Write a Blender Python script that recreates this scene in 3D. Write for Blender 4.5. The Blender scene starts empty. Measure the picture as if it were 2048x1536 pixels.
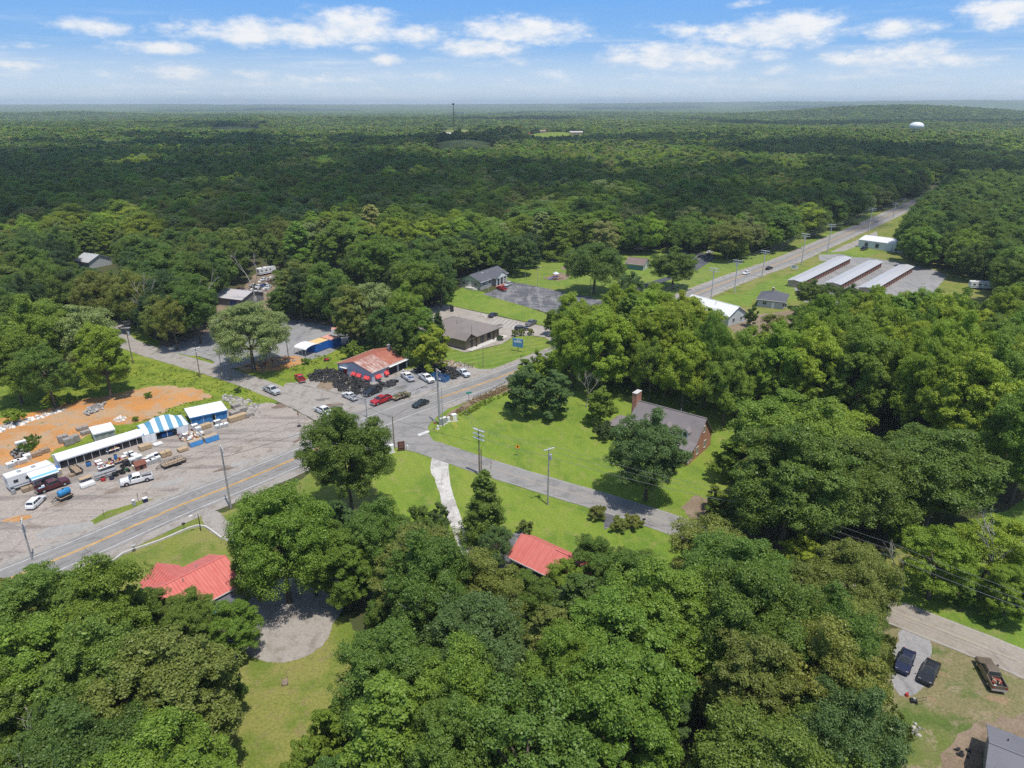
import bpy, bmesh, math, random
import numpy as np
from mathutils import Vector, Matrix, noise as mnoise
from mathutils.geometry import tessellate_polygon

R = math.radians
rng = random.Random(7)
nrg = np.random.default_rng(11)
scene = bpy.context.scene
col = scene.collection

# ------------------------------------------------------------------ camera
CAM_H = 70.0
FPX = 1410.0                                  # focal length in pixels of a 2048 px wide frame
PITCH = math.atan(560.0 / FPX)
cam_data = bpy.data.cameras.new('camera')
cam = bpy.data.objects.new('camera', cam_data)
col.objects.link(cam)
cam.location = (0, 0, CAM_H)
cam.rotation_euler = (math.pi / 2 - PITCH, 0, 0)
cam_data.sensor_width = 36.0
cam_data.lens = FPX / 2048.0 * 36.0
cam_data.clip_start = 0.5
cam_data.clip_end = 60000
scene.camera = cam

# ------------------------------------------------------------------ sun, sky, exposure
SUN_EL = R(72)
SUN_DIR = Vector((0.57, -0.82, 0)).normalized() * math.cos(SUN_EL) + Vector((0, 0, math.sin(SUN_EL)))   # towards the sun
sun_data = bpy.data.lights.new('sun', 'SUN')
sun_data.energy = 3.5
sun_data.angle = R(0.53)
sun_data.color = (1.0, 0.95, 0.87)
sun = bpy.data.objects.new('sun', sun_data)
sun.rotation_euler = (-SUN_DIR).to_track_quat('-Z', 'Y').to_euler()
sun.location = (0, -50, 200)
col.objects.link(sun)

scene.view_settings.view_transform = 'Standard'
scene.view_settings.look = 'None'
scene.view_settings.exposure = 0.38
scene.view_settings.gamma = 1.0
scene.render.engine = 'CYCLES'
scene.cycles.use_denoising = False
scene.cycles.max_bounces = 6
scene.cycles.diffuse_bounces = 3
scene.cycles.glossy_bounces = 2
scene.cycles.transmission_bounces = 3
scene.cycles.transparent_max_bounces = 6
scene.cycles.volume_bounces = 0
scene.cycles.caustics_reflective = False
scene.cycles.caustics_refractive = False


def at(px, py, z=0.0):
    """Where the photograph's pixel (2048 x 1536) meets the horizontal level z."""
    x = (px - 1024) / FPX
    y = (py - 768) / FPX
    dn = math.sin(PITCH) + y * math.cos(PITCH)
    fw = math.cos(PITCH) - y * math.sin(PITCH)
    t = (CAM_H - z) / dn
    return Vector((x * t, fw * t, z))


def pix(p):
    """The photograph's pixel of a point."""
    d = (p[2] - CAM_H)
    depth = p[1] * math.cos(PITCH) - d * math.sin(PITCH)
    up = p[1] * math.sin(PITCH) + d * math.cos(PITCH)
    return (1024 + FPX * p[0] / depth, 768 - FPX * up / depth, depth)


# ------------------------------------------------------------------ node helpers
class NT:
    def __init__(self, tree):
        self.t = tree

    def n(self, kind, **kw):
        nd = self.t.nodes.new(kind)
        for k, v in kw.items():
            setattr(nd, k, v)
        return nd

    def put(self, sock, v):
        if v is None:
            return
        if isinstance(v, bpy.types.NodeSocket):
            self.t.links.new(v, sock)
        elif isinstance(v, (tuple, list)) and len(v) == 3 and sock.type == 'RGBA':
            sock.default_value = (*v, 1)
        else:
            sock.default_value = v

    def math(self, op, a, b=None, c=None, clamp=False):
        nd = self.n('ShaderNodeMath', operation=op, use_clamp=clamp)
        self.put(nd.inputs[0], a); self.put(nd.inputs[1], b); self.put(nd.inputs[2], c)
        return nd.outputs[0]

    def vec(self, op, a, b=None, c=None):
        nd = self.n('ShaderNodeVectorMath', operation=op)
        self.put(nd.inputs[0], a); self.put(nd.inputs[1], b); self.put(nd.inputs[2], c)
        return nd.outputs['Value'] if op in ('LENGTH', 'DOT_PRODUCT', 'DISTANCE') else nd.outputs[0]

    def mix(self, f, a, b, mode='MIX'):
        nd = self.n('ShaderNodeMix', data_type='RGBA', blend_type=mode)
        self.put(nd.inputs[0], f); self.put(nd.inputs[6], a); self.put(nd.inputs[7], b)
        return nd.outputs[2]

    def noise(self, vec, scale, detail=4, rough=0.55, dist=0.0):
        nd = self.n('ShaderNodeTexNoise')
        self.put(nd.inputs['Vector'], vec)
        nd.inputs['Scale'].default_value = scale; nd.inputs['Detail'].default_value = detail
        nd.inputs['Roughness'].default_value = rough; nd.inputs['Distortion'].default_value = dist
        return nd.outputs[0]

    def step(self, x, lo, hi, a=0.0, b=1.0):
        nd = self.n('ShaderNodeMapRange', interpolation_type='SMOOTHSTEP')
        self.put(nd.inputs[0], x)
        for i, v in enumerate((lo, hi, a, b)):
            self.put(nd.inputs[1 + i], v)
        return nd.outputs[0]

    def ramp(self, f, stops):
        nd = self.n('ShaderNodeValToRGB')
        cr = nd.color_ramp
        while len(cr.elements) < len(stops):
            cr.elements.new(0.5)
        for e, (p, c) in zip(cr.elements, stops):
            e.position = p; e.color = (*c, 1)
        self.put(nd.inputs[0], f)
        return nd.outputs[0]


# ------------------------------------------------------------------ sky with fair-weather clouds
world = bpy.data.worlds.new('World')
scene.world = world
world.use_nodes = True
wt = world.node_tree
wt.nodes.clear()
W = NT(wt)
SKY_STRENGTH = 0.10
sky = W.n('ShaderNodeTexSky', sky_type='NISHITA')
sky.sun_disc = False
sky.sun_elevation = SUN_EL
sky.sun_rotation = math.atan2(SUN_DIR.x, SUN_DIR.y)
sky.altitude = 200
sky.air_density = 1.0
sky.dust_density = 0.6
sky.ozone_density = 2.0
gen = W.n('ShaderNodeTexCoord').outputs['Generated']
sep = W.n('ShaderNodeSeparateXYZ'); W.put(sep.inputs[0], gen)
az = W.math('ARCTAN2', sep.outputs[0], sep.outputs[1])
el = W.math('ARCSINE', sep.outputs[2], clamp=False)
comb = W.n('ShaderNodeCombineXYZ'); W.put(comb.inputs[0], az); W.put(comb.inputs[1], el)
ae = comb.outputs[0]
# colour of clear air: a little deeper than the model's, paling towards the horizon
hs = W.n('ShaderNodeHueSaturation'); hs.inputs['Saturation'].default_value = 0.95; hs.inputs['Value'].default_value = 1.3
W.put(hs.inputs['Color'], sky.outputs[0])
blue = W.ramp(W.step(el, 0.0, 0.16), [(0.0, (5.3, 6.3, 7.2)), (0.38, (2.15, 4.1, 7.0)), (1.0, (1.2, 3.25, 7.0))])
fade = W.step(el, 0.10, 0.6)
clear = W.mix(fade, blue, hs.outputs[0])
# puffs: each one an ellipse of azimuth and elevation broken up by noise
n1 = W.noise(W.vec('MULTIPLY', ae, (26, 60, 0)), 1.0, 6, 0.62)
n2 = W.noise(W.vec('MULTIPLY', ae, (90, 170, 0)), 1.0, 3, 0.6)
nz = W.math('ADD', W.math('MULTIPLY', W.math('SUBTRACT', n1, 0.5), 1.25), W.math('MULTIPLY', W.math('SUBTRACT', n2, 0.5), 0.28))


def sky_angles(px, py):
    x = (px - 1024) / FPX; y = (py - 768) / FPX
    v = Vector((x, math.cos(PITCH) - y * math.sin(PITCH), -math.sin(PITCH) - y * math.cos(PITCH))).normalized()
    return math.atan2(v.x, v.y), math.asin(v.z)


PUFFS = [  # pixel centre, half width, half height, weight
    (180, 52, 62, 15, .9), (48, 93, 40, 7, .5), (25, 130, 42, 11, .9), (310, 94, 66, 13, .95), (352, 141, 58, 15, 1.0),
    (345, 58, 50, 14, .6), (560, 66, 190, 24, 1.0), (470, 70, 110, 14, 1.0), (700, 55, 95, 32, 1.1), (735, 42, 50, 24, 1.0), (830, 72, 65, 22, .9),
    (725, 95, 35, 11, .7), (775, 121, 32, 11, .85), (965, 93, 90, 20, 1.05), (1040, 62, 120, 27, 1.05), (1020, 122, 60, 13, .5), (1110, 152, 46, 14, .55),
    (1095, 172, 52, 9, .5), (1360, 112, 150, 24, 1.05), (1310, 100, 60, 18, .9), (1540, 66, 130, 26, 1.1), (1590, 52, 78, 28, 1.05), (1430, 62, 120, 16, .7),
    (1430, 160, 80, 10, .6), (1290, 148, 50, 10, .5), (1800, 55, 62, 18, .9), (1690, 120, 60, 16, .85), (1765, 122, 85, 24, .95), (1840, 105, 48, 28, .95), (1900, 122, 50, 22, .7),
    (2005, 20, 55, 26, 1.1), (1560, 138, 46, 12, .6), (640, 158, 110, 13, .5), (520, 150, 70, 11, .5), (180, 150, 120, 9, .35), (850, 150, 90, 11, .4),
    (1700, 152, 90, 9, .4), (700, 178, 140, 8, .35), (1000, 160, 70, 9, .35), (1250, 182, 140, 7, .3), (400, 185, 160, 7, .3), (1560, 182, 120, 7, .3), (1500, 5, 60, 8, .4), (1960, 118, 46, 8, .4)]
dens = None
for px, py, hw, hh, wgt in PUFFS:
    a0, e0 = sky_angles(px, py)
    ia, ie = FPX / hw / 1.5, FPX / hh / 1.35
    ln = W.vec('LENGTH', W.vec('MULTIPLY_ADD', ae, (ia, ie, 0), (-a0 * ia, -e0 * ie, 0)))
    d = W.math('MULTIPLY_ADD', ln, -wgt, wgt)
    dens = d if dens is None else W.math('MAXIMUM', dens, d)
dn_ = W.math('ADD', dens, nz)
puff = W.math('MULTIPLY', W.step(dn_, 0.12, 0.86), W.step(dens, -0.35, 0.25))
# thin streaks low down
st = W.noise(W.vec('MULTIPLY', ae, (7, 75, 0)), 1.0, 5, 0.6)
streak = W.math('MULTIPLY', W.step(st, 0.47, 0.75), W.step(el, 0.13, 0.03, 0.0, 0.55))
# scattered clouds higher up, laid out on a level sheet
zz = W.math('MAXIMUM', sep.outputs[2], 0.08)
up = W.n('ShaderNodeCombineXYZ')
W.put(up.inputs[0], W.math('DIVIDE', sep.outputs[0], zz)); W.put(up.inputs[1], W.math('DIVIDE', sep.outputs[1], zz))
hi = W.math('MULTIPLY', W.step(W.noise(up.outputs[0], 1.1, 6, 0.6), 0.56, 0.68), W.step(el, 0.14, 0.2))
amount = W.math('MAXIMUM', W.math('MAXIMUM', puff, streak), hi, clamp=True)
cloud_col = W.mix(W.step(n1, 0.35, 0.62), (5.9, 6.5, 7.3), (7.6, 7.6, 7.6))
full = W.mix(W.math('MULTIPLY', amount, 0.93), clear, cloud_col)
bg = W.n('ShaderNodeBackground'); bg.inputs['Strength'].default_value = SKY_STRENGTH
W.put(bg.inputs['Color'], full)
wo = W.n('ShaderNodeOutputWorld'); wt.links.new(bg.outputs[0], wo.inputs['Surface'])


# ------------------------------------------------------------------ materials
def new_mat(name):
    m = bpy.data.materials.new(name)
    m.use_nodes = True
    m.node_tree.nodes.clear()
    return m, NT(m.node_tree)


def finish(N, colr, rough=0.8, metal=0.0, spec=0.3, bump=None, bump_d=0.05, coat=0.0, alpha=None):
    b = N.n('ShaderNodeBsdfPrincipled')
    N.put(b.inputs['Base Color'], colr)
    N.put(b.inputs['Roughness'], rough)
    b.inputs['Metallic'].default_value = metal
    b.inputs['Specular IOR Level'].default_value = spec
    if coat:
        b.inputs['Coat Weight'].default_value = coat
        b.inputs['Coat Roughness'].default_value = 0.06
    if bump is not None:
        bn = N.n('ShaderNodeBump'); bn.inputs['Strength'].default_value = 0.6; bn.inputs['Distance'].default_value = bump_d
        N.put(bn.inputs['Height'], bump)
        N.put(b.inputs['Normal'], bn.outputs[0])
    o = N.n('ShaderNodeOutputMaterial')
    N.t.links.new(b.outputs[0], o.inputs['Surface'])
    return b


def plain(name, c, rough=0.7, metal=0.0, var=0.12, scale=1.5, spec=0.3, coat=0.0):
    """One colour with grain and mild wear."""
    m, N = new_mat(name)
    tc = N.n('ShaderNodeTexCoord').outputs['Object']
    f = N.noise(tc, scale, 5, 0.65)
    dark = tuple(v * (1 - var) for v in c); lite = tuple(min(1, v * (1 + var)) for v in c)
    finish(N, N.ramp(f, [(0.3, dark), (0.7, lite)]), rough, metal, spec, coat=coat)
    return m


def ground_mat(name, base, patches, fine=0.25, rough=0.95, bump_d=0.04, fine_scale=3.0, mown=None):
    """base colour + patches [(scale, lo, hi, colour, amount)] + fine grain, all in world metres."""
    m, N = new_mat(name)
    pos = N.n('ShaderNodeNewGeometry').outputs['Position']
    c = base
    for i, (sc, lo, hi, colr, amt) in enumerate(patches):
        v = N.vec('ADD', pos, (i * 37.3, i * 11.7, 0))
        if isinstance(sc, tuple):
            v = N.vec('MULTIPLY', v, sc); sc = 1.0
        f = N.math('MULTIPLY', N.step(N.noise(v, sc, 5, 0.6), lo, hi), amt)
        c = N.mix(f, c, colr)
    if mown:                                    # (angle, pitch, amount): bands left by the mower, turned grass lighter and darker
        wob = N.math('MULTIPLY', N.noise(pos, .12, 3, .6), 2.2)
        u = N.math('ADD', N.vec('DOT_PRODUCT', pos, (math.cos(mown[0]) * 6.283 / mown[1], math.sin(mown[0]) * 6.283 / mown[1], 0)), wob)
        k = N.math('MULTIPLY_ADD', N.math('SINE', u), mown[2], 1.0)
        c = N.mix(1.0, c, N.ramp(N.math('MULTIPLY', k, .5), [(0, (0, 0, 0)), (1, (2, 2, 2))]), 'MULTIPLY')
    g = N.noise(pos, fine_scale, 4, 0.7)
    k = N.ramp(g, [(0.25, (1 - fine,) * 3), (0.75, (1 + fine,) * 3)])
    c = N.mix(1.0, c, k, 'MULTIPLY')
    finish(N, c, rough, bump=g, bump_d=bump_d, spec=0.2)
    return m


M = {}
M['floor'] = ground_mat('forest_floor', (.055, .072, .022), [(.06, .4, .6, (.085, .062, .035), .7), (.35, .5, .65, (.05, .085, .02), .6)], .4)
M['lawn'] = ground_mat('lawn_grass', (.136, .214, .028), [(.030, .4, .6, (.182, .230, .038), .85), (.11, .46, .62, (.105, .176, .022), .8), (.4, .52, .68, (.235, .225, .075), .6), ((.5, .12, 1), .5, .62, (.185, .235, .034), .6), (1.5, .6, .72, (.10, .155, .025), .6)], .36)
M['lawn_mown'] = ground_mat('mown_lawn', (.130, .200, .030), [(.030, .4, .6, (.175, .215, .040), .85), (.11, .46, .62, (.105, .176, .022), .8), (.4, .52, .68, (.235, .225, .075), .6), ((.5, .12, 1), .5, .62, (.185, .235, .034), .6), (1.5, .6, .72, (.10, .155, .025), .6)], .36, mown=(2.05, 3.4, .08))
M['lawn_tracks'] = ground_mat('tracked_lawn', (.148, .222, .026), [(.030, .4, .6, (.186, .234, .036), .85), (.11, .46, .62, (.105, .176, .022), .8), (.4, .52, .68, (.235, .225, .075), .6), ((.5, .12, 1), .5, .62, (.185, .235, .034), .6), (1.5, .6, .72, (.10, .155, .025), .6)], .36, mown=(.5, 2.6, .025))
M['lawn_dry'] = ground_mat('dry_lawn', (.165, .195, .034), [(.05, .4, .6, (.215, .205, .062), .85), (.16, .46, .62, (.105, .160, .020), .8), (.5, .52, .7, (.215, .17, .085), .6), (1.4, .55, .7, (.09, .12, .025), .5)], .36)
M['field'] = ground_mat('field_grass', (.145, .205, .020), [(.08, .4, .6, (.205, .24, .03), .8), (.3, .45, .62, (.092, .148, .015), .75), (.9, .5, .7, (.22, .22, .06), .5)], .45, fine_scale=2.0)
M['clay'] = ground_mat('orange_clay', (.43, .205, .072), [(.10, .42, .58, (.40, .275, .165), .85), (.05, .48, .6, (.50, .225, .062), .75), (.33, .52, .64, (.33, .265, .20), .7), (.7, .60, .70, (.14, .16, .04), .8), (1.6, .6, .7, (.48, .34, .22), .6)], .26)
M['gravel'] = ground_mat('gravel_lot', (.330, .285, .248), [(.05, .42, .6, (.305, .272, .242), .8), ((.05, .4, 1), .48, .64, (.185, .162, .147), .8), (.22, .56, .68, (.165, .12, .088), .65), (.09, .58, .7, (.33, .312, .296), .7), ((.9, .13, 1), .56, .66, (.20, .175, .155), .4), (1.3, .55, .7, (.30, .28, .26), .4)], .32, fine_scale=2.4)
M['gravel_grey'] = ground_mat('grey_gravel', (.235, .232, .235), [(.06, .42, .6, (.285, .275, .268), .8), ((.4, .07, 1), .5, .66, (.17, .17, .17), .7), (.16, .60, .7, (.11, .135, .05), .8), (.8, .55, .7, (.29, .28, .27), .5)], .26)
M['gravel_white'] = ground_mat('white_gravel', (.50, .48, .455), [(.3, .45, .65, (.31, .295, .27), .8), (.8, .56, .7, (.23, .21, .17), .65), ((1.2, .15, 1), .55, .65, (.27, .255, .23), .5)], .32)
M['concrete'] = ground_mat('concrete_lot', (.315, .282, .245), [(.07, .42, .6, (.36, .325, .285), .8), ((.08, .5, 1), .5, .66, (.25, .22, .19), .8), (.4, .56, .68, (.22, .195, .175), .6), (1.5, .56, .66, (.26, .235, .205), .4)], .14, bump_d=.01)
M['asphalt'] = ground_mat('road_asphalt', (.248, .236, .224), [(.04, .42, .6, (.262, .250, .236), .8), (.3, .48, .66, (.165, .162, .162), .7), ((.05, .5, 1), .54, .64, (.16, .155, .152), .5), (1.1, .6, .68, (.14, .138, .138), .5)], .14, bump_d=.01)
M['shoulder'] = ground_mat('road_shoulder', (.305, .278, .248), [(.1, .42, .6, (.31, .288, .262), .8), (.5, .48, .66, (.215, .185, .155), .75), ((.5, .1, 1), .55, .66, (.20, .18, .16), .5)], .24, bump_d=.02)
M['asphalt_old'] = ground_mat('old_asphalt', (.105, .107, .118), [(.10, .45, .6, (.175, .175, .182), .85), ((.3, .06, 1), .5, .62, (.26, .252, .245), .7), (.6, .5, .62, (.075, .077, .086), .75), ((.06, .4, 1), .58, .64, (.25, .24, .235), .6)], .2, bump_d=.01)
M['asphalt_new'] = ground_mat('dark_asphalt', (.078, .081, .092), [(.1, .45, .65, (.115, .118, .126), .7), (.8, .55, .65, (.06, .062, .07), .6)], .16, bump_d=.01)
M['dirt'] = ground_mat('bare_dirt', (.205, .152, .108), [(.15, .42, .6, (.255, .195, .14), .8), (.4, .5, .7, (.145, .112, .072), .75), (.5, .55, .68, (.10, .122, .036), .7)], .32)
M['mud'] = ground_mat('brown_mud', (.165, .118, .092), [(.4, .42, .6, (.20, .155, .125), .8)], .3)
M['lane_tan'] = ground_mat('tan_lane', (.275, .240, .198), [(.05, .42, .6, (.31, .275, .235), .8), (.35, .5, .66, (.225, .195, .16), .7), ((.6, .1, 1), .55, .66, (.21, .185, .16), .5)], .16, bump_d=.01)
M['yard'] = ground_mat('worn_yard', (.120, .150, .036), [(.06, .42, .58, (.20, .165, .09), .8), (.10, .52, .62, (.072, .118, .022), .85), (.4, .52, .66, (.255, .20, .13), .7), (1.3, .55, .68, (.09, .115, .03), .6), (.22, .6, .68, (.28, .185, .115), .7)], .4)
M['wheel_worn'] = ground_mat('wheel_worn_asphalt', (.222, .212, .202), [(.3, .45, .65, (.248, .236, .224), .8), (1.2, .5, .7, (.165, .16, .157), .5)], .12, bump_d=.01)
M['tar'] = ground_mat('tar_seal_and_shadow', (.060, .058, .058), [(.6, .45, .65, (.10, .098, .096), .8)], .15, bump_d=.005)  # crack-seal black, also used for the painted wire-shadow line
M['stain'] = ground_mat('oil_stain', (.150, .140, .132), [(.5, .45, .65, (.20, .187, .175), .8)], .2, bump_d=.01)
M['pale'] = ground_mat('pale_dust', (.315, .30, .28), [(.4, .42, .6, (.27, .255, .24), .8)], .22)
M['weeds'] = ground_mat('dry_weeds', (.205, .148, .095), [(.2, .42, .6, (.25, .185, .13), .8), (.5, .50, .64, (.11, .12, .042), .85)], .4)
M['paint_white'] = plain('white_road_paint', (.52, .52, .50), .7, var=.22, scale=.8)
M['paint_yellow'] = plain('yellow_road_paint', (.60, .34, .07), .7, var=.28, scale=.8)


# ------------------------------------------------------------------ objects
def tag(o, label=None, cat=None, group=None, kind=None):
    if label: o['label'] = label
    if cat: o['category'] = cat
    if group: o['group'] = group
    if kind: o['kind'] = kind
    return o


def link(name, me, mat=None, parent=None):
    if mat is not None:
        mats = mat if isinstance(mat, (list, tuple)) else [mat]
        for m in mats:
            me.materials.append(m)
    o = bpy.data.objects.new(name, me)
    col.objects.link(o)
    if parent is not None:
        o.parent = parent
    return o


def empty(name, loc, rz=0.0, label=None, cat=None, group=None):
    o = bpy.data.objects.new(name, None)
    o.empty_display_size = 0.3
    o.location = loc
    o.rotation_euler = (0, 0, rz)
    col.objects.link(o)
    return tag(o, label, cat, group)


def copy_tree(o, parent=None):
    c = o.copy()
    col.objects.link(c)
    if parent is not None:
        c.parent = parent
    for ch in list(o.children):
        copy_tree(ch, c)
    return c


class MB:
    """Collects simple solids into one mesh."""
    def __init__(self):
        self.v = []; self.f = []; self.mi = []; self.cur = 0

    def add(self, vs, fs):
        o = len(self.v)
        self.v += [tuple(p) for p in vs]
        self.f += [tuple(i + o for i in f) for f in fs]
        self.mi += [self.cur] * len(fs)
        return self

    def box(self, x0, x1, y0, y1, z0, z1):
        return self.add([(x0, y0, z0), (x1, y0, z0), (x1, y1, z0), (x0, y1, z0), (x0, y0, z1), (x1, y0, z1), (x1, y1, z1), (x0, y1, z1)],
                        [(0, 3, 2, 1), (4, 5, 6, 7), (0, 1, 5, 4), (1, 2, 6, 5), (2, 3, 7, 6), (3, 0, 4, 7)])

    def tube(self, p, q, r0, r1=None, n=6, caps=True):
        p = Vector(p); q = Vector(q); r1 = r0 if r1 is None else r1
        d = (q - p)
        if d.length < 1e-6: return self
        d.normalize()
        a = d.orthogonal().normalized(); b = d.cross(a)
        vs = []
        for c, r in ((p, r0), (q, r1)):
            for i in range(n):
                t = 2 * math.pi * i / n
                vs.append(c + a * (r * math.cos(t)) + b * (r * math.sin(t)))
        fs = [(i, (i + 1) % n, n + (i + 1) % n, n + i) for i in range(n)]
        if caps:
            fs += [tuple(range(n - 1, -1, -1)), tuple(range(n, 2 * n))]
        return self.add(vs, fs)

    def loft(self, rings, closed=True, caps=True):
        """rings: equal-length lists of points."""
        n = len(rings[0]); vs = [p for r in rings for p in r]; fs = []
        for k in range(len(rings) - 1):
            for i in range(n if closed else n - 1):
                j = (i + 1) % n
                fs.append((k * n + i, k * n + j, (k + 1) * n + j, (k + 1) * n + i))
        if caps:
            fs += [tuple(range(n - 1, -1, -1)), tuple(range((len(rings) - 1) * n, len(rings) * n))]
        return self.add(vs, fs)

    def prism(self, poly, h0, h1, axis='z'):
        """poly: 2D outline; extruded along axis from h0 to h1."""
        def p3(u, w, h):
            return {'z': (u, w, h), 'y': (u, h, w), 'x': (h, u, w)}[axis]
        return self.loft([[p3(u, w, h0) for u, w in poly], [p3(u, w, h1) for u, w in poly]])

    def ball(self, c, rx, ry=None, rz=None, nu=8, nv=5):
        ry = rx if ry is None else ry; rz = rx if rz is None else rz
        rings = []
        for j in range(1, nv):
            t = math.pi * j / nv
            rings.append([(c[0] + rx * math.sin(t) * math.cos(2 * math.pi * i / nu), c[1] + ry * math.sin(t) * math.sin(2 * math.pi * i / nu), c[2] - rz * math.cos(t)) for i in range(nu)])
        o = len(self.v)
        self.loft(rings, True, True)
        return self

    def build(self, name, mat, parent=None, smooth=False):
        me = bpy.data.meshes.new(name)
        me.from_pydata(self.v, [], self.f)
        if len(set(self.mi)) > 1:
            me.polygons.foreach_set('material_index', self.mi)
        bm = bmesh.new(); bm.from_mesh(me)
        bmesh.ops.recalc_face_normals(bm, faces=bm.faces)
        bm.to_mesh(me); bm.free()
        if smooth:
            me.polygons.foreach_set('use_smooth', [True] * len(me.polygons))
        me.update()
        return link(name, me, mat, parent)


def fractal(pts, step, amp, seed=0.0):
    """A closed outline cut into short pieces and roughened."""
    out = []
    n = len(pts)
    for i in range(n):
        a = Vector(pts[i][:2]); b = Vector(pts[(i + 1) % n][:2])
        k = max(1, int((b - a).length / step))
        nrm = (b - a).orthogonal().normalized() if (b - a).length > 0 else Vector((0, 0))
        for j in range(k):
            p = a.lerp(b, j / k)
            s = mnoise.noise((p.x * .35 + seed, p.y * .35, 3.1)) + .6 * mnoise.noise((p.x * 1.3 + seed, p.y * 1.3, 7.7))
            out.append(p + nrm * (amp * s))
    return out


def sheet(name, pts, z, mat, amp=0.5, step=0.8, kind='structure', smoothing=0):
    if smoothing:
        for _ in range(smoothing):                      # Chaikin corner cutting
            q = []
            for i in range(len(pts)):
                a = Vector(pts[i][:2]); b = Vector(pts[(i + 1) % len(pts)][:2])
                q += [a.lerp(b, .25), a.lerp(b, .75)]
            pts = q
    o = fractal(pts, step, amp, len(name) * 1.7) if amp > 0 else [Vector(p[:2]) for p in pts]
    co = [Vector((p[0], p[1], z)) for p in o]
    tris = tessellate_polygon([co])
    me = bpy.data.meshes.new(name)
    fs = []
    for t in tris:
        a, b, c = (co[i] for i in t)
        fs.append(t if (b - a).cross(c - a).z > 0 else (t[0], t[2], t[1]))
    me.from_pydata([tuple(p) for p in co], [], fs)
    me.update()
    ob = link(name, me, mat)
    ob['kind'] = kind
    return ob


def P(*pxs):
    return [at(x, y) for x, y in pxs]


def spline(pts, step=2.0):
    """Catmull-Rom through 2D points."""
    pts = [Vector(p[:2]) for p in pts]
    ext = [pts[0] * 2 - pts[1]] + pts + [pts[-1] * 2 - pts[-2]]
    out = []
    for i in range(1, len(ext) - 2):
        p0, p1, p2, p3 = ext[i - 1:i + 3]
        k = max(1, int((p2 - p1).length / step))
        for j in range(k):
            t = j / k
            out.append(.5 * ((2 * p1) + (p2 - p0) * t + (2 * p0 - 5 * p1 + 4 * p2 - p3) * t * t + (3 * p1 - p0 - 3 * p2 + p3) * t ** 3))
    out.append(pts[-1])
    return out


def offset(line, off):
    res = []
    for i, p in enumerate(line):
        d = (line[min(i + 1, len(line) - 1)] - line[max(i - 1, 0)]).normalized()
        res.append(p + Vector((d.y, -d.x)) * off)        # positive = right hand side
    return res


def strip(name, line, lo, hi, z, mat, amp=0.0, parent=None):
    """A ribbon beside a centre line, between two offsets."""
    a = offset(line, lo); b = offset(line, hi)
    if amp:
        a = [p + Vector((amp * mnoise.noise((p.x * .4, p.y * .4, 1)), amp * mnoise.noise((p.x * .4, p.y * .4, 5)))) for p in a]
        b = [p + Vector((amp * mnoise.noise((p.x * .4, p.y * .4, 9)), amp * mnoise.noise((p.x * .4, p.y * .4, 4)))) for p in b]
    vs = [(p.x, p.y, z) for p in a] + [(p.x, p.y, z) for p in b]
    n = len(a)
    me = bpy.data.meshes.new(name)
    me.from_pydata(vs, [], [(i, n + i, n + i + 1, i + 1) for i in range(n - 1)])
    bm = bmesh.new(); bm.from_mesh(me)
    for f in bm.faces:
        if f.normal.z < 0: f.normal_flip()
    bm.to_mesh(me); bm.free()
    o = link(name, me, mat, parent)
    if parent is None: o['kind'] = 'structure'
    return o
# ------------------------------------------------------------------ terrain
KNOLLS = []      # (azimuth, width, distance, depth)
for px_, py_, w_ in ((930, 283, 75), (1110, 264, 70), (1006, 269, 30), (915, 258, 60), (470, 251, 62), (1395, 237, 45)):
    q_ = at(px_, py_, 16.0)
    KNOLLS.append((math.atan2(q_.x, q_.y), w_ / FPX * 1.1, math.hypot(q_.x, q_.y), 110.0))


def terrain(x, y):
    d = math.hypot(x, y)
    if d < 650:
        return 0.0
    k = min(1.0, (d - 650) / 900.0); k = k * k * (3 - 2 * k)
    h = 15.0 * mnoise.noise((x / 640, y / 430, .3)) + 4.0 * mnoise.noise((x / 190, y / 190, 4.3))
    a = math.atan2(x, y)
    far = max(0.0, min(1.0, (d - 2500) / 2500.0))
    h += far * (13.0 * mnoise.noise((x / 1500, y / 1500, 9.1)) - 4.0)
    h += 52.0 * math.exp(-((a - .49) / .13) ** 2 - ((d - 4300) / 700.0) ** 2)          # the wooded hill on the right
    f2 = max(0.0, min(1.0, (d - 8000) / 4000.0))
    h += f2 * (44.0 + 62.0 * max(0.0, min(1.0, (a + .05) / .6)) + 16 * mnoise.noise((x / 2600, y / 2600, 2.2)))
    h *= k
    for ka, kw, kd, kp in KNOLLS:
        h += 17.0 * math.exp(-((a - ka) / kw) ** 2 - ((d - kd) / kp) ** 2)
    return h


def polar_grid(name, radii, angs, zf, closed=False):
    vs = []; fs = []
    n = len(angs)
    for r in radii:
        for a in angs:
            x = r * math.sin(a); y = r * math.cos(a)
            vs.append((x, y, zf(x, y)))
    for i in range(len(radii) - 1):
        for j in range(n if closed else n - 1):
            k = (j + 1) % n
            fs.append((i * n + j, i * n + k, (i + 1) * n + k, (i + 1) * n + j))
    me = bpy.data.meshes.new(name)
    me.from_pydata(vs, [], fs)
    bm = bmesh.new(); bm.from_mesh(me)
    bmesh.ops.recalc_face_normals(bm, faces=bm.faces)
    if sum(f.normal.z for f in bm.faces) < 0:
        bmesh.ops.reverse_faces(bm, faces=bm.faces)
    bm.to_mesh(me); bm.free()
    return me


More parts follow.
